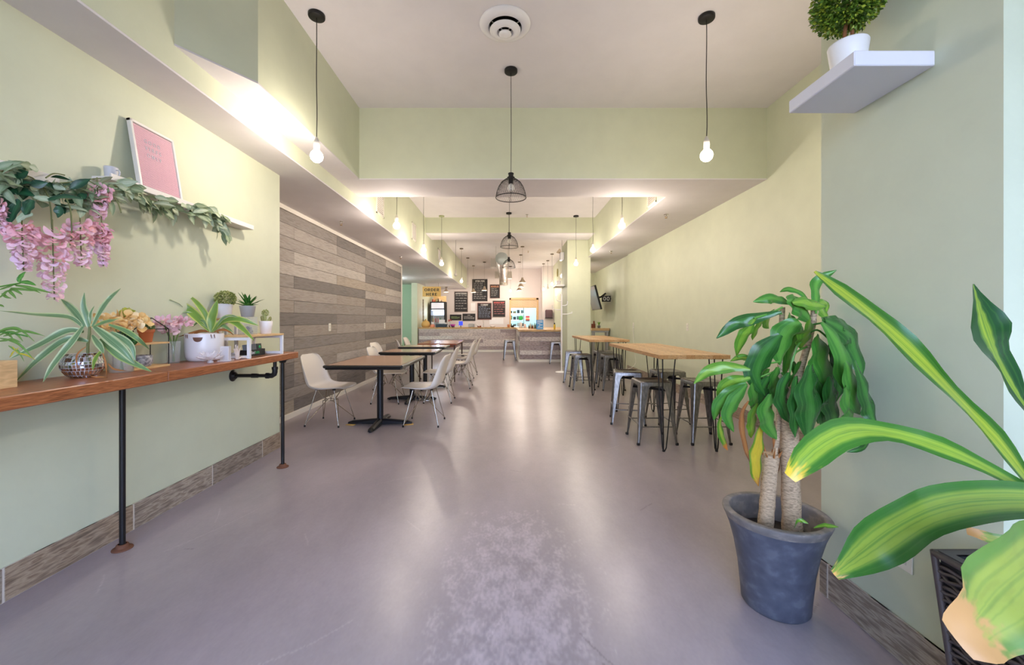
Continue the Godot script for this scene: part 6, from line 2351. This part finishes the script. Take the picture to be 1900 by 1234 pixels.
func build_fridge() -> void:
	var t := thing("drinks_fridge", "black glass-door drinks fridge with a lit white interior", "fridge", Vector3(-2.98, 0, -17.55))
	var bk: Material = mats["black_plastic"]
	for q in [[-0.30, 0.04], [0.30, 0.04]]:
		var st := S()
		obox(st, Transform3D(Basis(), Vector3(q[0], 0.99, 0)), Vector3(q[1], 1.98, 0.55), 0.004)
		obj("side_panel", st, bk, t)
	for q in [[0.06, 0.12], [1.96, 0.04], [1.66, 0.05]]:
		var st := S()
		obox(st, Transform3D(Basis(), Vector3(0, q[0], 0.0)), Vector3(0.56, q[1], 0.55), 0.003)
		obj("rail", st, bk, t)
	var st := S()
	obox(st, Transform3D(Basis(), Vector3(0, 0.97, -0.262)), Vector3(0.56, 1.9, 0.02))
	obj("back_panel", st, mats["white_paint"], t)
	st = S()
	obox(st, Transform3D(Basis(), Vector3(0, 1.81, 0.26)), Vector3(0.54, 0.25, 0.03), 0.02)
	obj("header_panel", st, glow("header_light", Color(0.86, 0.86, 0.9), 0.25), t)
	for y in [0.4, 0.75, 1.1, 1.4]:
		st = S()
		obox(st, Transform3D(Basis(), Vector3(0, y, 0)), Vector3(0.55, 0.012, 0.48))
		obj("shelf", st, mats["white_paint"], t)
	st = S()
	obox(st, Transform3D(Basis(), Vector3(0, 1.62, 0.2)), Vector3(0.5, 0.025, 0.04))
	obj("light_tube", st, glow("fridge_light", Color(0.82, 0.9, 1.0), 6.0), t)
	st = S()
	obox(st, Transform3D(Basis(), Vector3(0, 0.87, 0.268)), Vector3(0.56, 1.5, 0.006))
	obj("glass_door", st, glass("fridge_glass", Color(0.85, 0.92, 1.0), 0.1), t)
	var l := OmniLight3D.new()
	l.name = "fridge_lamp"
	add_child(l)
	l.position = Vector3(-2.98, 1.5, -17.45)
	l.light_color = Color(0.8, 0.88, 1.0)
	l.light_energy = 0.22
	l.light_size = 0.05
	l.omni_range = 6.0
	l.omni_attenuation = 2.0
	l.shadow_enabled = true
	var cols := [srgb(200, 60, 60), srgb(230, 120, 130), srgb(90, 150, 90), srgb(236, 236, 236), srgb(60, 90, 160), srgb(210, 160, 60)]
	var k := 0
	for y in [0.75, 1.1]:
		for x in [-0.2, -0.1, 0.0, 0.1, 0.2]:
			var b := thing("drink_bottle", "%s drink bottle on the lit fridge's %s shelf" % [["red", "pink", "green", "white", "blue", "amber"][k % 6], "lower" if y < 1.0 else "upper"], "bottle", Vector3(-2.98 + x, y + 0.0065, -17.4), 0.0, "drinks in the fridge")
			st = S()
			lathe(st, [Vector2(0, 0), Vector2(0.03, 0), Vector2(0.032, 0.02), Vector2(0.032, 0.13), Vector2(0.013, 0.18), Vector2(0.013, 0.21), Vector2(0, 0.21)], 14)
			obj("body", st, mat("drink_%d" % (k % 6), cols[k % 6], 0.3), b)
			st = S()
			lathe(st, crisp([Vector2(0.0145, 0.195), Vector2(0.0145, 0.222), Vector2(0, 0.222)]), 12)
			obj("cap", st, mats["white_paint"], b)
			k += 1
	# goods and a wooden board on top of the fridge
	st = S()
	xyd(st, -3.24, -2.68, 1.985, 2.24, 17.75, 17.77)
	tag(obj("wooden_board", st, mats["pine"]), "tan wooden board standing on top of the fridge", "board")
	var tops := [[-3.22, 0.13, srgb(176, 40, 44)], [-3.14, 0.10, srgb(196, 60, 60)], [-3.06, 0.14, srgb(120, 130, 96)], [-2.99, 0.16, srgb(70, 52, 44)], [-2.92, 0.12, srgb(200, 190, 170)], [-2.84, 0.09, srgb(150, 130, 110)]]
	for i in tops.size():
		var q: Array = tops[i]
		var b := thing("sauce_bottle", ["dark red sauce bottle on the fridge's end", "red sauce bottle on the fridge", "olive sauce bottle on the fridge", "dark brown sauce bottle on the fridge", "cream sauce bottle on the fridge", "short tan jar on the fridge"][i], "bottle", Vector3(q[0], 1.981, -17.5), 0.0, "bottles on top of the fridge")
		st = S()
		lathe(st, [Vector2(0, 0), Vector2(0.03, 0), Vector2(0.03, q[1] * 0.6), Vector2(0.012, q[1] * 0.85), Vector2(0.012, q[1]), Vector2(0, q[1])], 14)
		obj("body", st, mat("sauce_%d" % i, q[2], 0.35), b)
	# hanging order sign
	t = thing("order_sign", "tan wooden hanging sign reading ORDER HERE", "sign", Vector3(-2.855, 2.27, -15.3))
	st = S()
	obox(st, Transform3D(Basis(), Vector3.ZERO), Vector3(0.69, 0.375, 0.02), 0.002)
	obj("board", st, mat("sign_tan", srgb(228, 184, 108), 0.6), t)
	var ink := mat("sign_ink", srgb(30, 26, 24), 0.7)
	inst("lettering", text_mesh("ORDER", 0.105, 0.004, false, true), ink, t, Transform3D(Basis().scaled(Vector3(1.18, 1, 1)), Vector3(0.0, 0.062, 0.012)))
	inst("lettering", text_mesh("HERE", 0.105, 0.004, false, true), ink, t, Transform3D(Basis().scaled(Vector3(1.18, 1, 1)), Vector3(-0.01, -0.105, 0.012)))
	for x in [-0.25, 0.25]:
		st = S()
		tube(st, [Vector3(x, 0.187, 0), Vector3(x, SL - 0.013 - 2.27, 0)], 0.003, 5)
		obj("wire", st, mats["black_metal"], t)

func build_duct() -> void:
	var t := thing("air_duct", "large round galvanised ventilation duct under the serving area ceiling", "duct", Vector3(-0.18, 3.06, -15.0))
	var tex := noise_tex(0.02, 15, [[0.0, Color(0.85, 0.85, 0.85)], [1.0, Color(1, 1, 1)]], 256)
	var m := tex_mat("galvanised", srgb(206, 198, 186), tex, Vector3(2, 2, 2), 0.33, Vector3.ZERO, false)
	m.metallic = 0.85
	var st := S()
	var turn := Basis(Vector3(1, 0, 0), PI / 2)
	lathe(st, crisp([Vector2(0.185, -2.5), Vector2(0.185, 2.7)]), 36, Transform3D(turn, Vector3.ZERO))
	obj("pipe", st, m, t)
	st = S()
	lathe(st, crisp([Vector2(0.184, 2.69), Vector2(0.19, 2.70), Vector2(0.19, 2.74), Vector2(0.0, 2.75)]), 36, Transform3D(turn, Vector3.ZERO))
	obj("end_cap", st, mat("cap_grey", srgb(196, 204, 204), 0.4, 0.3), t)
	st = S()
	for z in [-2.0, -1.0, 0.0, 1.0, 2.0]:
		lathe(st, crisp([Vector2(0.186, z - 0.015), Vector2(0.191, z - 0.012), Vector2(0.191, z + 0.012), Vector2(0.186, z + 0.015)]), 36, Transform3D(turn, Vector3.ZERO))
	obj("seam", st, m, t).set_meta("kind", "stuff")
	# elbow turning down and back at the far end
	st = S()
	var pts := []
	for i in 9:
		var a := PI / 2 * i / 8
		pts.append(Vector3(0, -0.26 * (1 - cos(a)), -2.5 - 0.26 * sin(a)))
	pts.append(Vector3(0, -0.34, -2.76))
	tube(st, pts, 0.186, 28)
	obj("elbow", st, m, t)
	for q in [[-0.285, 1.7, 0.17], [-0.27, -1.9, 0.16], [0.27, -1.9, 0.17]]:
		st = S()
		obox(st, Transform3D(Basis(), Vector3(q[0], 0.0, q[1])), Vector3(q[2], 0.28, 0.3), 0.004)
		obj("side_outlet", st, mat("outlet_grey", srgb(206, 200, 192), 0.5), t)
	for z in [-1.4, 0.4, 2.2]:
		st = S()
		tube(st, [Vector3(-0.19, 0, z), Vector3(-0.19, HC - 3.06, z)], 0.006, 6)
		tube(st, [Vector3(0.19, 0, z), Vector3(0.19, HC - 3.06, z)], 0.006, 6)
		obj("hanger", st, mats["chrome"], t).set_meta("kind", "stuff")

func round_thing(called: String, label: String, cat: String, at: Vector3, prof: Array, m: Material, part := "body", seg := 20, group := "") -> Node3D:
	var t := thing(called, label, cat, at, 0.0, group)
	var st := S()
	lathe(st, crisp(prof), seg)
	obj(part, st, m, t)
	return t

func build_counter_goods() -> void:
	var y := 0.926
	var st: SurfaceTool
	var t := round_thing("lidded_basket", "tan lidded basket at the left end of the serving counter", "basket", Vector3(-3.14, y, -15.6), [Vector2(0, 0), Vector2(0.13, 0), Vector2(0.165, 0.08), Vector2(0.15, 0.17), Vector2(0.0, 0.17)], mat("straw", srgb(222, 178, 106), 0.8))
	st = S()
	lathe(st, crisp([Vector2(0.155, 0.17), Vector2(0.1, 0.23), Vector2(0.03, 0.27), Vector2(0.025, 0.31), Vector2(0, 0.315)]), 20)
	obj("lid", st, mats["straw"], t)
	# bamboo pole rack behind the basket
	t = thing("bamboo_pole", "slim notched bamboo pole standing behind the lidded basket", "pole", Vector3(-3.3, y, -15.9))
	st = S()
	var pp := []
	var pr := []
	for i in 25:
		pp.append(Vector3(0, i * 0.045, 0))
		pr.append(0.022 if i % 3 else 0.028)
	tube(st, pp, pr, 10)
	obj("cane", st, mat("bamboo", srgb(150, 140, 116), 0.6), t)
	# figurine
	t = round_thing("cat_figurine", "small pink and white figurine beside the tan basket", "figurine", Vector3(-2.87, y, -15.55), [Vector2(0, 0), Vector2(0.085, 0), Vector2(0.095, 0.05), Vector2(0.06, 0.11), Vector2(0, 0.115)], mat("coral_pink", srgb(236, 150, 120), 0.4))
	st = S()
	lathe(st, [Vector2(0, 0.10), Vector2(0.05, 0.11), Vector2(0.06, 0.15), Vector2(0.04, 0.19), Vector2(0, 0.2)], 16)
	obj("head", st, mats["glaze_white"], t)
	for s in [-1, 1]:
		st = S()
		tube(st, [Vector3(s * 0.035, 0.18, 0), Vector3(s * 0.045, 0.22, 0)], [0.016, 0.002], 8)
		obj("ear", st, mats["glaze_white"], t)
	# cash register
	t = thing("cash_register", "dark blue-grey cash register with a white customer screen", "cash register", Vector3(-2.53, y, -15.65))
	st = S()
	obox(st, Transform3D(Basis(), Vector3(0, 0.06, 0)), Vector3(0.42, 0.12, 0.36), 0.012)
	obj("drawer_unit", st, mat("till_blue", srgb(46, 60, 74), 0.5), t)
	st = S()
	obox(st, Transform3D(Basis(Vector3(1, 0, 0), -0.25), Vector3(0, 0.21, 0.0)), Vector3(0.22, 0.16, 0.03), 0.006)
	obj("screen_back", st, mats["white_paint"], t)
	st = S()
	tube(st, [Vector3(0, 0.1, 0), Vector3(0, 0.2, -0.02)], 0.02, 8)
	obj("screen_stand", st, mats["white_paint"], t)
	st = S()
	obox(st, Transform3D(Basis(), Vector3(0.14, 0.15, 0.05)), Vector3(0.09, 0.06, 0.12), 0.006)
	obj("printer", st, mats["white_paint"], t)
	# pot with red flower
	t = round_thing("red_flower_pot", "small vase with a red flower behind the cash register", "flowers", Vector3(-2.24, y, -15.75), [Vector2(0, 0), Vector2(0.03, 0), Vector2(0.04, 0.08), Vector2(0.02, 0.12), Vector2(0, 0.12)], mat("vase_brown", srgb(130, 80, 64), 0.5), "vase")
	st = S()
	tube(st, [Vector3(0, 0.1, 0), Vector3(0.01, 0.24, 0)], 0.005, 6)
	obj("stem", st, mats["green_stem"], t)
	petal_head(t, Vector3(0.01, 0.25, 0), 0.05, 16, 0.04, [mat("petal_red", srgb(196, 60, 58), 0.7)], 17)
	st = S()
	tube(st, curve([Vector3(-0.1, 0.02, 0.1), Vector3(-0.02, 0.16, 0.1), Vector3(0.02, 0.05, 0.12), Vector3(0.06, 0.01, 0.14)], 12), 0.01, 8)
	tag(obj("waving_arm_ornament", st, mats["glaze_white"], self, Transform3D(Basis(), Vector3(-2.2, y, -15.55))), "curved white ornament right of the cash register", "ornament")
	# purple bowl
	t = round_thing("purple_bowl", "magenta bowl on a dark stand on the serving counter", "bowl", Vector3(-2.10, y + 0.035, -15.55), [Vector2(0, 0), Vector2(0.06, 0), Vector2(0.105, 0.06), Vector2(0.1, 0.085), Vector2(0.0, 0.07)], mat("magenta", srgb(206, 76, 186), 0.35))
	st = S()
	lathe(st, crisp([Vector2(0, -0.034), Vector2(0.08, -0.034), Vector2(0.07, 0.0), Vector2(0, 0.0)]), 20)
	obj("stand", st, mats["black_plastic"], t)
	# blue card reader screen
	t = thing("payment_screen", "small payment terminal with a bright blue screen", "screen", Vector3(-1.80, y, -15.6), 0.1)
	st = S()
	obox(st, Transform3D(Basis(), Vector3(0, 0.15, 0)), Vector3(0.15, 0.15, 0.02), 0.006)
	obj("housing", st, mats["black_plastic"], t)
	st = S()
	obox(st, Transform3D(Basis(), Vector3(0, 0.15, 0.011)), Vector3(0.135, 0.135, 0.002))
	obj("screen", st, glow("screen_blue", Color(0.1, 0.16, 0.95), 1.6), t)
	st = S()
	tube(st, [Vector3(0, 0.006, 0), Vector3(0, 0.08, 0)], 0.014, 8)
	lathe(st, crisp([Vector2(0, 0), Vector2(0.045, 0), Vector2(0.045, 0.008), Vector2(0, 0.008)]), 16)
	obj("stand", st, mats["black_plastic"], t)
	# toaster, paper tray, bottles
	t = thing("toaster", "low grey metal toaster on the serving counter", "toaster", Vector3(-1.40, y, -15.7))
	st = S()
	obox(st, Transform3D(Basis(), Vector3(0, 0.065, 0)), Vector3(0.24, 0.13, 0.16), 0.02)
	obj("body", st, mats["pewter"], t)
	for s in [-1, 1]:
		st = S()
		obox(st, Transform3D(Basis(), Vector3(0, 0.131, s * 0.03)), Vector3(0.18, 0.004, 0.02))
		obj("slot", st, mats["black_plastic"], t)
	t = thing("napkin_holder", "tilted white menu stack on a brown holder on the serving counter", "menu holder", Vector3(-1.12, y, -15.6), 0.2)
	st = S()
	obox(st, Transform3D(Basis(Vector3(0, 0, 1), -0.5), Vector3(-0.05, 0.085, 0)), Vector3(0.18, 0.02, 0.12), 0.003)
	obj("menus", st, mats["white_paint"], t)
	st = S()
	obox(st, Transform3D(Basis(), Vector3(0.03, 0.03, 0)), Vector3(0.14, 0.06, 0.1), 0.006)
	obj("holder", st, mats["brown_wood"], t)
	t = thing("tap", "slim chrome tap behind the serving counter", "tap", Vector3(-0.95, y, -15.95))
	st = S()
	tube(st, curve([Vector3(0, 0, 0), Vector3(0, 0.2, 0), Vector3(0, 0.26, 0.05), Vector3(0, 0.22, 0.1)], 10), 0.009, 8)
	obj("spout", st, mats["chrome"], t)
	t = round_thing("white_dish", "stack of white dishes on the serving counter", "dishes", Vector3(-0.58, y, -15.6), [Vector2(0, 0), Vector2(0.06, 0), Vector2(0.10, 0.03), Vector2(0.10, 0.06), Vector2(0, 0.05)], mats["glaze_white"])
	round_thing("brown_cup", "orange-brown striped cup at the serving counter's right end", "cup", Vector3(0.03, y, -15.5), [Vector2(0, 0), Vector2(0.045, 0), Vector2(0.05, 0.11), Vector2(0.045, 0.11), Vector2(0.04, 0.01), Vector2(0, 0.01)], mat("cup_brown", srgb(196, 120, 78), 0.5))
	round_thing("black_bowl", "black bowl on the counter before the hatch", "bowl", Vector3(0.18, y, -15.5), [Vector2(0, 0), Vector2(0.05, 0), Vector2(0.08, 0.07), Vector2(0.075, 0.07), Vector2(0, 0.02)], mats["black_plastic"])
	# on the projecting counter
	var yr := 0.931
	round_thing("white_jar", "tall white jar on the projecting counter", "jar", Vector3(0.45, yr, -14.0), [Vector2(0, 0), Vector2(0.055, 0), Vector2(0.055, 0.16), Vector2(0.035, 0.2), Vector2(0, 0.2)], mats["glaze_white"])
	round_thing("pink_jar", "pale pink jar on the projecting counter", "jar", Vector3(0.60, yr, -14.2), [Vector2(0, 0), Vector2(0.045, 0), Vector2(0.045, 0.13), Vector2(0, 0.14)], mat("jar_pink", srgb(232, 206, 200), 0.4))
	var bc := [srgb(70, 56, 48), srgb(196, 170, 120), srgb(96, 70, 50), srgb(176, 110, 80), srgb(90, 110, 80), srgb(60, 46, 44)]
	for i in 6:
		var b := thing("condiment_bottle", ["dark condiment bottle on the projecting counter, first of the row", "straw-coloured condiment bottle on the projecting counter", "brown condiment bottle on the projecting counter", "rust-coloured condiment bottle on the projecting counter", "green condiment bottle on the projecting counter", "nearly black condiment bottle beside the blue notice"][i], "bottle", Vector3(0.68 + i * 0.045, yr, -13.0 - 0.05 * (i % 2)), 0.0, "condiment bottles on the projecting counter")
		var h := 0.13 + 0.03 * ((i * 2) % 3)
		st = S()
		lathe(st, [Vector2(0, 0), Vector2(0.02, 0), Vector2(0.02, h * 0.6), Vector2(0.009, h * 0.8), Vector2(0.009, h), Vector2(0, h)], 12)
		obj("body", st, mat("condiment_%d" % i, bc[i], 0.35), b)
	t = thing("blue_notice", "blue and white printed notice standing on the projecting counter", "notice", P(1001.5, 616, 12.0) * Vector3(1, 0, 1) + Vector3(0, yr, 0))
	st = S()
	obox(st, Transform3D(Basis(Vector3(1, 0, 0), -0.08), Vector3(0, 0.14, 0)), Vector3(0.21, 0.28, 0.006))
	obj("sheet", st, mat("notice_blue", srgb(66, 150, 214), 0.5), t)
	for k in 6:
		st = S()
		obox(st, Transform3D(Basis(Vector3(1, 0, 0), -0.08), Vector3([0.0, 0.0, -0.03, 0.03, -0.02, 0.01][k], 0.25 - k * 0.04, 0.004 + (0.14 - (0.25 - k * 0.04)) * 0.08)), Vector3([0.16, 0.17, 0.09, 0.1, 0.06, 0.15][k], 0.014, 0.002))
		obj("print_line", st, mats["white_paint"], t)
	st = S()
	obox(st, Transform3D(Basis(), Vector3(0, 0.003, -0.02)), Vector3(0.2, 0.006, 0.08))
	obj("foot", st, mats["white_paint"], t)
	t = round_thing("yellow_bottle", "yellow and dark bottle on the projecting counter by the column", "bottle", Vector3(1.38, yr, -12.0), [Vector2(0, 0), Vector2(0.03, 0), Vector2(0.032, 0.12), Vector2(0.02, 0.15), Vector2(0, 0.15)], mat("mustard", srgb(222, 190, 66), 0.4))
	st = S()
	lathe(st, crisp([Vector2(0.02, 0.15), Vector2(0.016, 0.19), Vector2(0, 0.2)]), 12)
	obj("cap", st, mats["black_plastic"], t)

# ---------------------------------------------------------------- coat stand, column fittings, right wall
func outlet(at: Vector3, face: float, label: String) -> void:
	var t := thing("wall_plate", label, "outlet", at, 0.0, "wall plates")
	var st := S()
	obox(st, Transform3D(Basis(), Vector3(face * 0.003, 0, 0)), Vector3(0.006, 0.118, 0.074), 0.002)
	obj("plate", st, mats["plate"], t)
	for s in [-1, 1]:
		st = S()
		obox(st, Transform3D(Basis(), Vector3(face * 0.0065, s * 0.022, 0)), Vector3(0.003, 0.03, 0.034), 0.001)
		obj("socket_face", st, mat("plate_inner", srgb(214, 208, 196), 0.4), t)

func build_wall_things() -> void:
	outlet(Vector3(XP + 0.004, 1.105, -6.16), 1.0, "cream wall plate on the planks above the first table")
	outlet(Vector3(XP + 0.004, 1.09, -8.9), 1.0, "cream wall plate on the planks near their far end")
	outlet(Vector3(XR, 1.10, -6.4), -1.0, "cream wall plate on the right wall above the first bar table")
	outlet(Vector3(XR, 1.09, -9.15), -1.0, "cream wall plate on the right wall with a white cord")
	outlet(Vector3(XC, 0.39, -1.45), -1.0, "white wall plate low on the pier behind the striped leaves")
	var st := S()
	tube(st, curve([Vector3(XR - 0.015, 1.07, -9.15), Vector3(XR - 0.012, 0.9, -9.13), Vector3(XR - 0.012, 0.5, -9.05), Vector3(XR - 0.05, 0.2, -8.95), Vector3(2.3, 0.05, -8.85)], 16), 0.005, 6)
	tag(obj("power_cord", st, mats["plate"]), "thin white cord hanging from the right wall's outlet", "cord")
	# black bin under the second bar table
	var t := thing("equipment_case", "black equipment case standing under the second bar table by the wall", "case", Vector3(2.17, 0, -8.85))
	st = S()
	obox(st, Transform3D(Basis(), Vector3(0, 0.225, 0)), Vector3(0.2, 0.40, 0.24), 0.012)
	obj("body", st, mats["black_plastic"], t)
	for sx in [-1, 1]:
		for sz in [-1, 1]:
			st = S()
			tube(st, [Vector3(sx * 0.08, 0, sz * 0.09), Vector3(sx * 0.08, 0.03, sz * 0.09)], 0.015, 8)
			obj("foot", st, mats["rubber"], t)
	st = S()
	tube(st, [Vector3(-0.05, 0.425, 0), Vector3(-0.05, 0.45, 0), Vector3(0.05, 0.45, 0), Vector3(0.05, 0.425, 0)], 0.007, 6)
	obj("handle", st, mats["black_plastic"], t)
	# coat stand
	t = thing("coat_stand", "white metal coat stand with curved hooks beside the column", "coat stand", Vector3(1.245, 0, -9.4))
	st = S()
	lathe(st, crisp([Vector2(0, 0), Vector2(0.145, 0), Vector2(0.145, 0.012), Vector2(0.12, 0.02), Vector2(0.03, 0.024), Vector2(0.024, 0.04), Vector2(0, 0.04)]), 36)
	obj("base", st, mats["white_paint"], t)
	st = S()
	tube(st, [Vector3(0, 0.03, 0), Vector3(0, 1.0, 0), Vector3(0, 1.74, 0), Vector3(-0.005, 1.79, 0), Vector3(-0.02, 1.82, 0)], [0.019, 0.019, 0.017, 0.015, 0.013], 14)
	obj("pole", st, mats["white_paint"], t)
	for q in [[-0.13, 1.745, 1.645, 0.03], [0.14, 1.64, 1.545, -0.03], [-0.21, 1.54, 1.445, -0.04], [0.23, 1.40, 1.345, 0.04]]:
		st = S()
		var x: float = q[0]
		tube(st, curve([Vector3(0, q[2], 0), Vector3(x * 0.5, q[2], q[3] * 0.5), Vector3(x * 0.88, q[2] + 0.02, q[3]), Vector3(x, q[1] - 0.03, q[3]), Vector3(x, q[1], q[3])], 14), 0.009, 8)
		var hk := obj("hook", st, mats["white_paint"], t)
		st = S()
		lathe(st, [Vector2(0, -0.012), Vector2(0.012, 0), Vector2(0, 0.012)], 10, Transform3D(Basis(), Vector3(x, q[1], q[3])))
		obj("tip", st, mats["white_paint"], hk)
	# emergency light on the column
	t = thing("emergency_light", "white twin-head emergency light on the column's inner face", "emergency light", Vector3(1.46, 2.86, -10.6))
	st = S()
	obox(st, Transform3D(Basis(), Vector3(-0.05, 0, 0)), Vector3(0.1, 0.2, 0.24), 0.01)
	obj("box", st, mats["white_paint"], t)
	for z in [-0.09, 0.09]:
		st = S()
		lathe(st, crisp([Vector2(0.01, 0), Vector2(0.03, 0.03), Vector2(0.055, 0.09), Vector2(0.05, 0.095), Vector2(0, 0.085)]), 16, Transform3D(Basis(Vector3(0, 0, 1), 0.9), Vector3(-0.08, 0.1, z)))
		obj("lamp_head", st, mat("lamp_head", srgb(206, 186, 160), 0.4), t)
	# shelf with a white pot on the column
	st = S()
	xyd(st, 1.215, 1.46, 2.07, 2.115, 10.35, 10.95, 0.004)
	tag(obj("column_shelf", st, mats["white_paint"]), "small white shelf on the column's inner face", "shelf")
	round_thing("column_pot", "small white pot on the column's shelf", "pot", Vector3(1.33, 2.116, -10.6), [Vector2(0, 0), Vector2(0.045, 0), Vector2(0.055, 0.11), Vector2(0.05, 0.11), Vector2(0.045, 0.02), Vector2(0, 0.02)], mats["glaze_white"])
	t = thing("round_wall_basket", "round woven basket hung high on the wall beside the kitchen", "basket", Vector3(1.995, 3.06, -16.0))
	st = S()
	for k in 7:
		var rr := 0.03 + k * 0.02
		var ring := []
		for i in 28:
			var a := TAU * i / 28
			ring.append(Vector3(-0.01 - 0.005 * k, sin(a) * rr, cos(a) * rr))
		tube(st, ring, 0.010, 6, false, true)
	obj("coil", st, mat("basket_olive", srgb(176, 168, 110), 0.8), t).set_meta("kind", "stuff")
	# paper towel dispenser
	t = thing("towel_dispenser", "dark smoked plastic paper towel dispenser on the back wall", "dispenser", Vector3(1.77, 1.27, -17.6))
	st = S()
	obox(st, Transform3D(Basis(), Vector3(0, 0.19, 0.1)), Vector3(0.31, 0.36, 0.2), 0.03)
	obj("cover", st, mat("smoke_plastic", srgb(96, 72, 78), 0.25), t)
	st = S()
	obox(st, Transform3D(Basis(), Vector3(0, 0.015, 0.11)), Vector3(0.33, 0.03, 0.21), 0.01)
	obj("tray", st, mats["black_plastic"], t)
	# television tilted on the right wall
	t = thing("television", "flat television tilted down from a bracket beyond the column", "television", Vector3(2.46, 1.83, -11.6))
	t.rotation.z = 0.26
	st = S()
	obox(st, Transform3D(Basis(), Vector3(0, 0, 0)), Vector3(0.05, 0.68, 1.1), 0.006)
	obj("casing", st, mats["black_plastic"], t)
	st = S()
	obox(st, Transform3D(Basis(), Vector3(-0.026, 0, 0)), Vector3(0.003, 0.64, 1.06))
	obj("screen_glass", st, mat("screen_off", srgb(120, 120, 132), 0.15), t)
	st = S()
	tube(st, [Vector3(0.02, 0, 0), Vector3(0.2, -0.02, 0), Vector3(0.36, 0.05, 0)], 0.025, 8)
	obj("bracket", st, mats["black_metal"], t)
	t = thing("wall_speaker_box", "small black box with white rings hung beside the television", "speaker", Vector3(2.70, 1.79, -11.15))
	st = S()
	obox(st, Transform3D(Basis(), Vector3.ZERO), Vector3(0.22, 0.165, 0.10), 0.004)
	obj("cabinet", st, mats["black_plastic"], t)
	for x in [-0.06, 0.04]:
		st = S()
		var ring := []
		for i in 20:
			var a := TAU * i / 20
			ring.append(Vector3(x + cos(a) * 0.03, sin(a) * 0.045, 0.052))
		tube(st, ring, 0.008, 6, false, true)
		obj("ring", st, mats["white_paint"], t)
	st = S()
	obox(st, Transform3D(Basis(), Vector3(0.09, 0, -0.02)), Vector3(0.09, 0.03, 0.03))
	obj("wall_arm", st, mats["black_plastic"], t)
	# console ledge with ornaments
	t = thing("console_ledge", "thick pale wooden ledge on a grey bracket box beyond the column", "shelf", Vector3(2.52, 0, -11.5))
	st = S()
	obox(st, Transform3D(Basis(), Vector3(0.075, 0.945, 0)), Vector3(0.5, 0.07, 0.30), 0.005)
	obj("board", st, mats["pine"], t)
	st = S()
	obox(st, Transform3D(Basis(), Vector3(0.085, 0.885, 0)), Vector3(0.44, 0.05, 0.26), 0.004)
	obj("drawer", st, mats["pewter"], t)
	for x in [-0.1, 0.27]:
		st = S()
		obox(st, Transform3D(Basis(), Vector3(x, 0.43, 0)), Vector3(0.05, 0.86, 0.2), 0.004)
		obj("leg_panel", st, mats["pewter"], t)
	t = thing("wooden_bottle", "tan square wooden bottle ornament on the pale wooden ledge", "ornament", Vector3(2.40, 0.981, -11.42))
	st = S()
	obox(st, Transform3D(Basis(), Vector3(0, 0.06, 0)), Vector3(0.11, 0.12, 0.09), 0.006)
	obj("body", st, mats["brown_wood"], t)
	st = S()
	tube(st, [Vector3(0.02, 0.11, 0), Vector3(0.02, 0.20, 0)], [0.03, 0.022], 10)
	obj("neck", st, mats["brown_wood"], t)
	t = round_thing("grey_cup_pot", "small grey pot on the pale wooden ledge", "pot", Vector3(2.56, 0.981, -11.42), [Vector2(0, 0), Vector2(0.035, 0), Vector2(0.045, 0.07), Vector2(0.04, 0.07), Vector2(0.035, 0.055), Vector2(0, 0.055)], mat("pot_slate", srgb(120, 116, 112), 0.6))
	t = thing("ledge_succulent", "lime green succulent in the small grey pot", "plant", Vector3(2.56, 1.037, -11.42))
	for i in 9:
		var a := TAU * i / 9
		st = S()
		var pts := []
		for j in 5:
			var v := j / 4.0
			pts.append(Vector3(cos(a) * 0.05 * v, 0.12 * v, sin(a) * 0.05 * v))
		blade(st, pts, [0.008, 0.013, 0.013, 0.009, 0.001], Vector3(-cos(a), 0.4, -sin(a)), 0.4)
		obj("leaf", st, mats["leaf_lime"], t)
	# flush lamp in the side passage
	t = thing("passage_ceiling_lamp", "round flush ceiling lamp in the side passage", "lamp", Vector3(-3.9, SL - 0.012, -13.4))
	st = S()
	lathe(st, [Vector2(0, -0.06), Vector2(0.1, -0.05), Vector2(0.14, -0.015), Vector2(0.14, 0)], 24)
	obj("lens", st, glow("passage_glow", Color(0.95, 0.98, 1.0), 2.0), t)
	var l := OmniLight3D.new()
	l.name = "passage_light"
	add_child(l)
	l.position = Vector3(-3.9, SL - 0.1, -13.4)
	l.light_color = Color(0.93, 0.98, 1.0)
	l.light_energy = 0.9
	l.light_size = 0.1
	l.omni_range = 12.0
	l.omni_attenuation = 2.0
	l.shadow_enabled = true
	# floor plant at the mouth of the side passage
	t = round_thing("floor_pot", "white floor pot at the end of the plank wall", "pot", Vector3(-2.50, 0, -10.0), [Vector2(0, 0), Vector2(0.11, 0), Vector2(0.14, 0.28), Vector2(0.13, 0.28), Vector2(0.12, 0.24), Vector2(0, 0.24)], mats["glaze_white"])
	t = thing("floor_plant", "bright green leafy plant in the white floor pot", "plant", Vector3(-2.50, 0.242, -10.0))
	for i in 12:
		var a := TAU * i / 12 * 1.6
		var tall := 0.28 + 0.1 * (i % 3)
		st = S()
		var pts := []
		for j in 7:
			var v := j / 6.0
			pts.append(Vector3(cos(a) * 0.16 * v * v, tall * v, sin(a) * 0.16 * v * v))
		blade(st, pts, [0.008, 0.02, 0.03, 0.034, 0.028, 0.016, 0.001], Vector3(-cos(a), 0.3, -sin(a)), 0.3)
		obj("leaf", st, mats["leaf_mid" if i % 2 else "leaf_lime"], t)
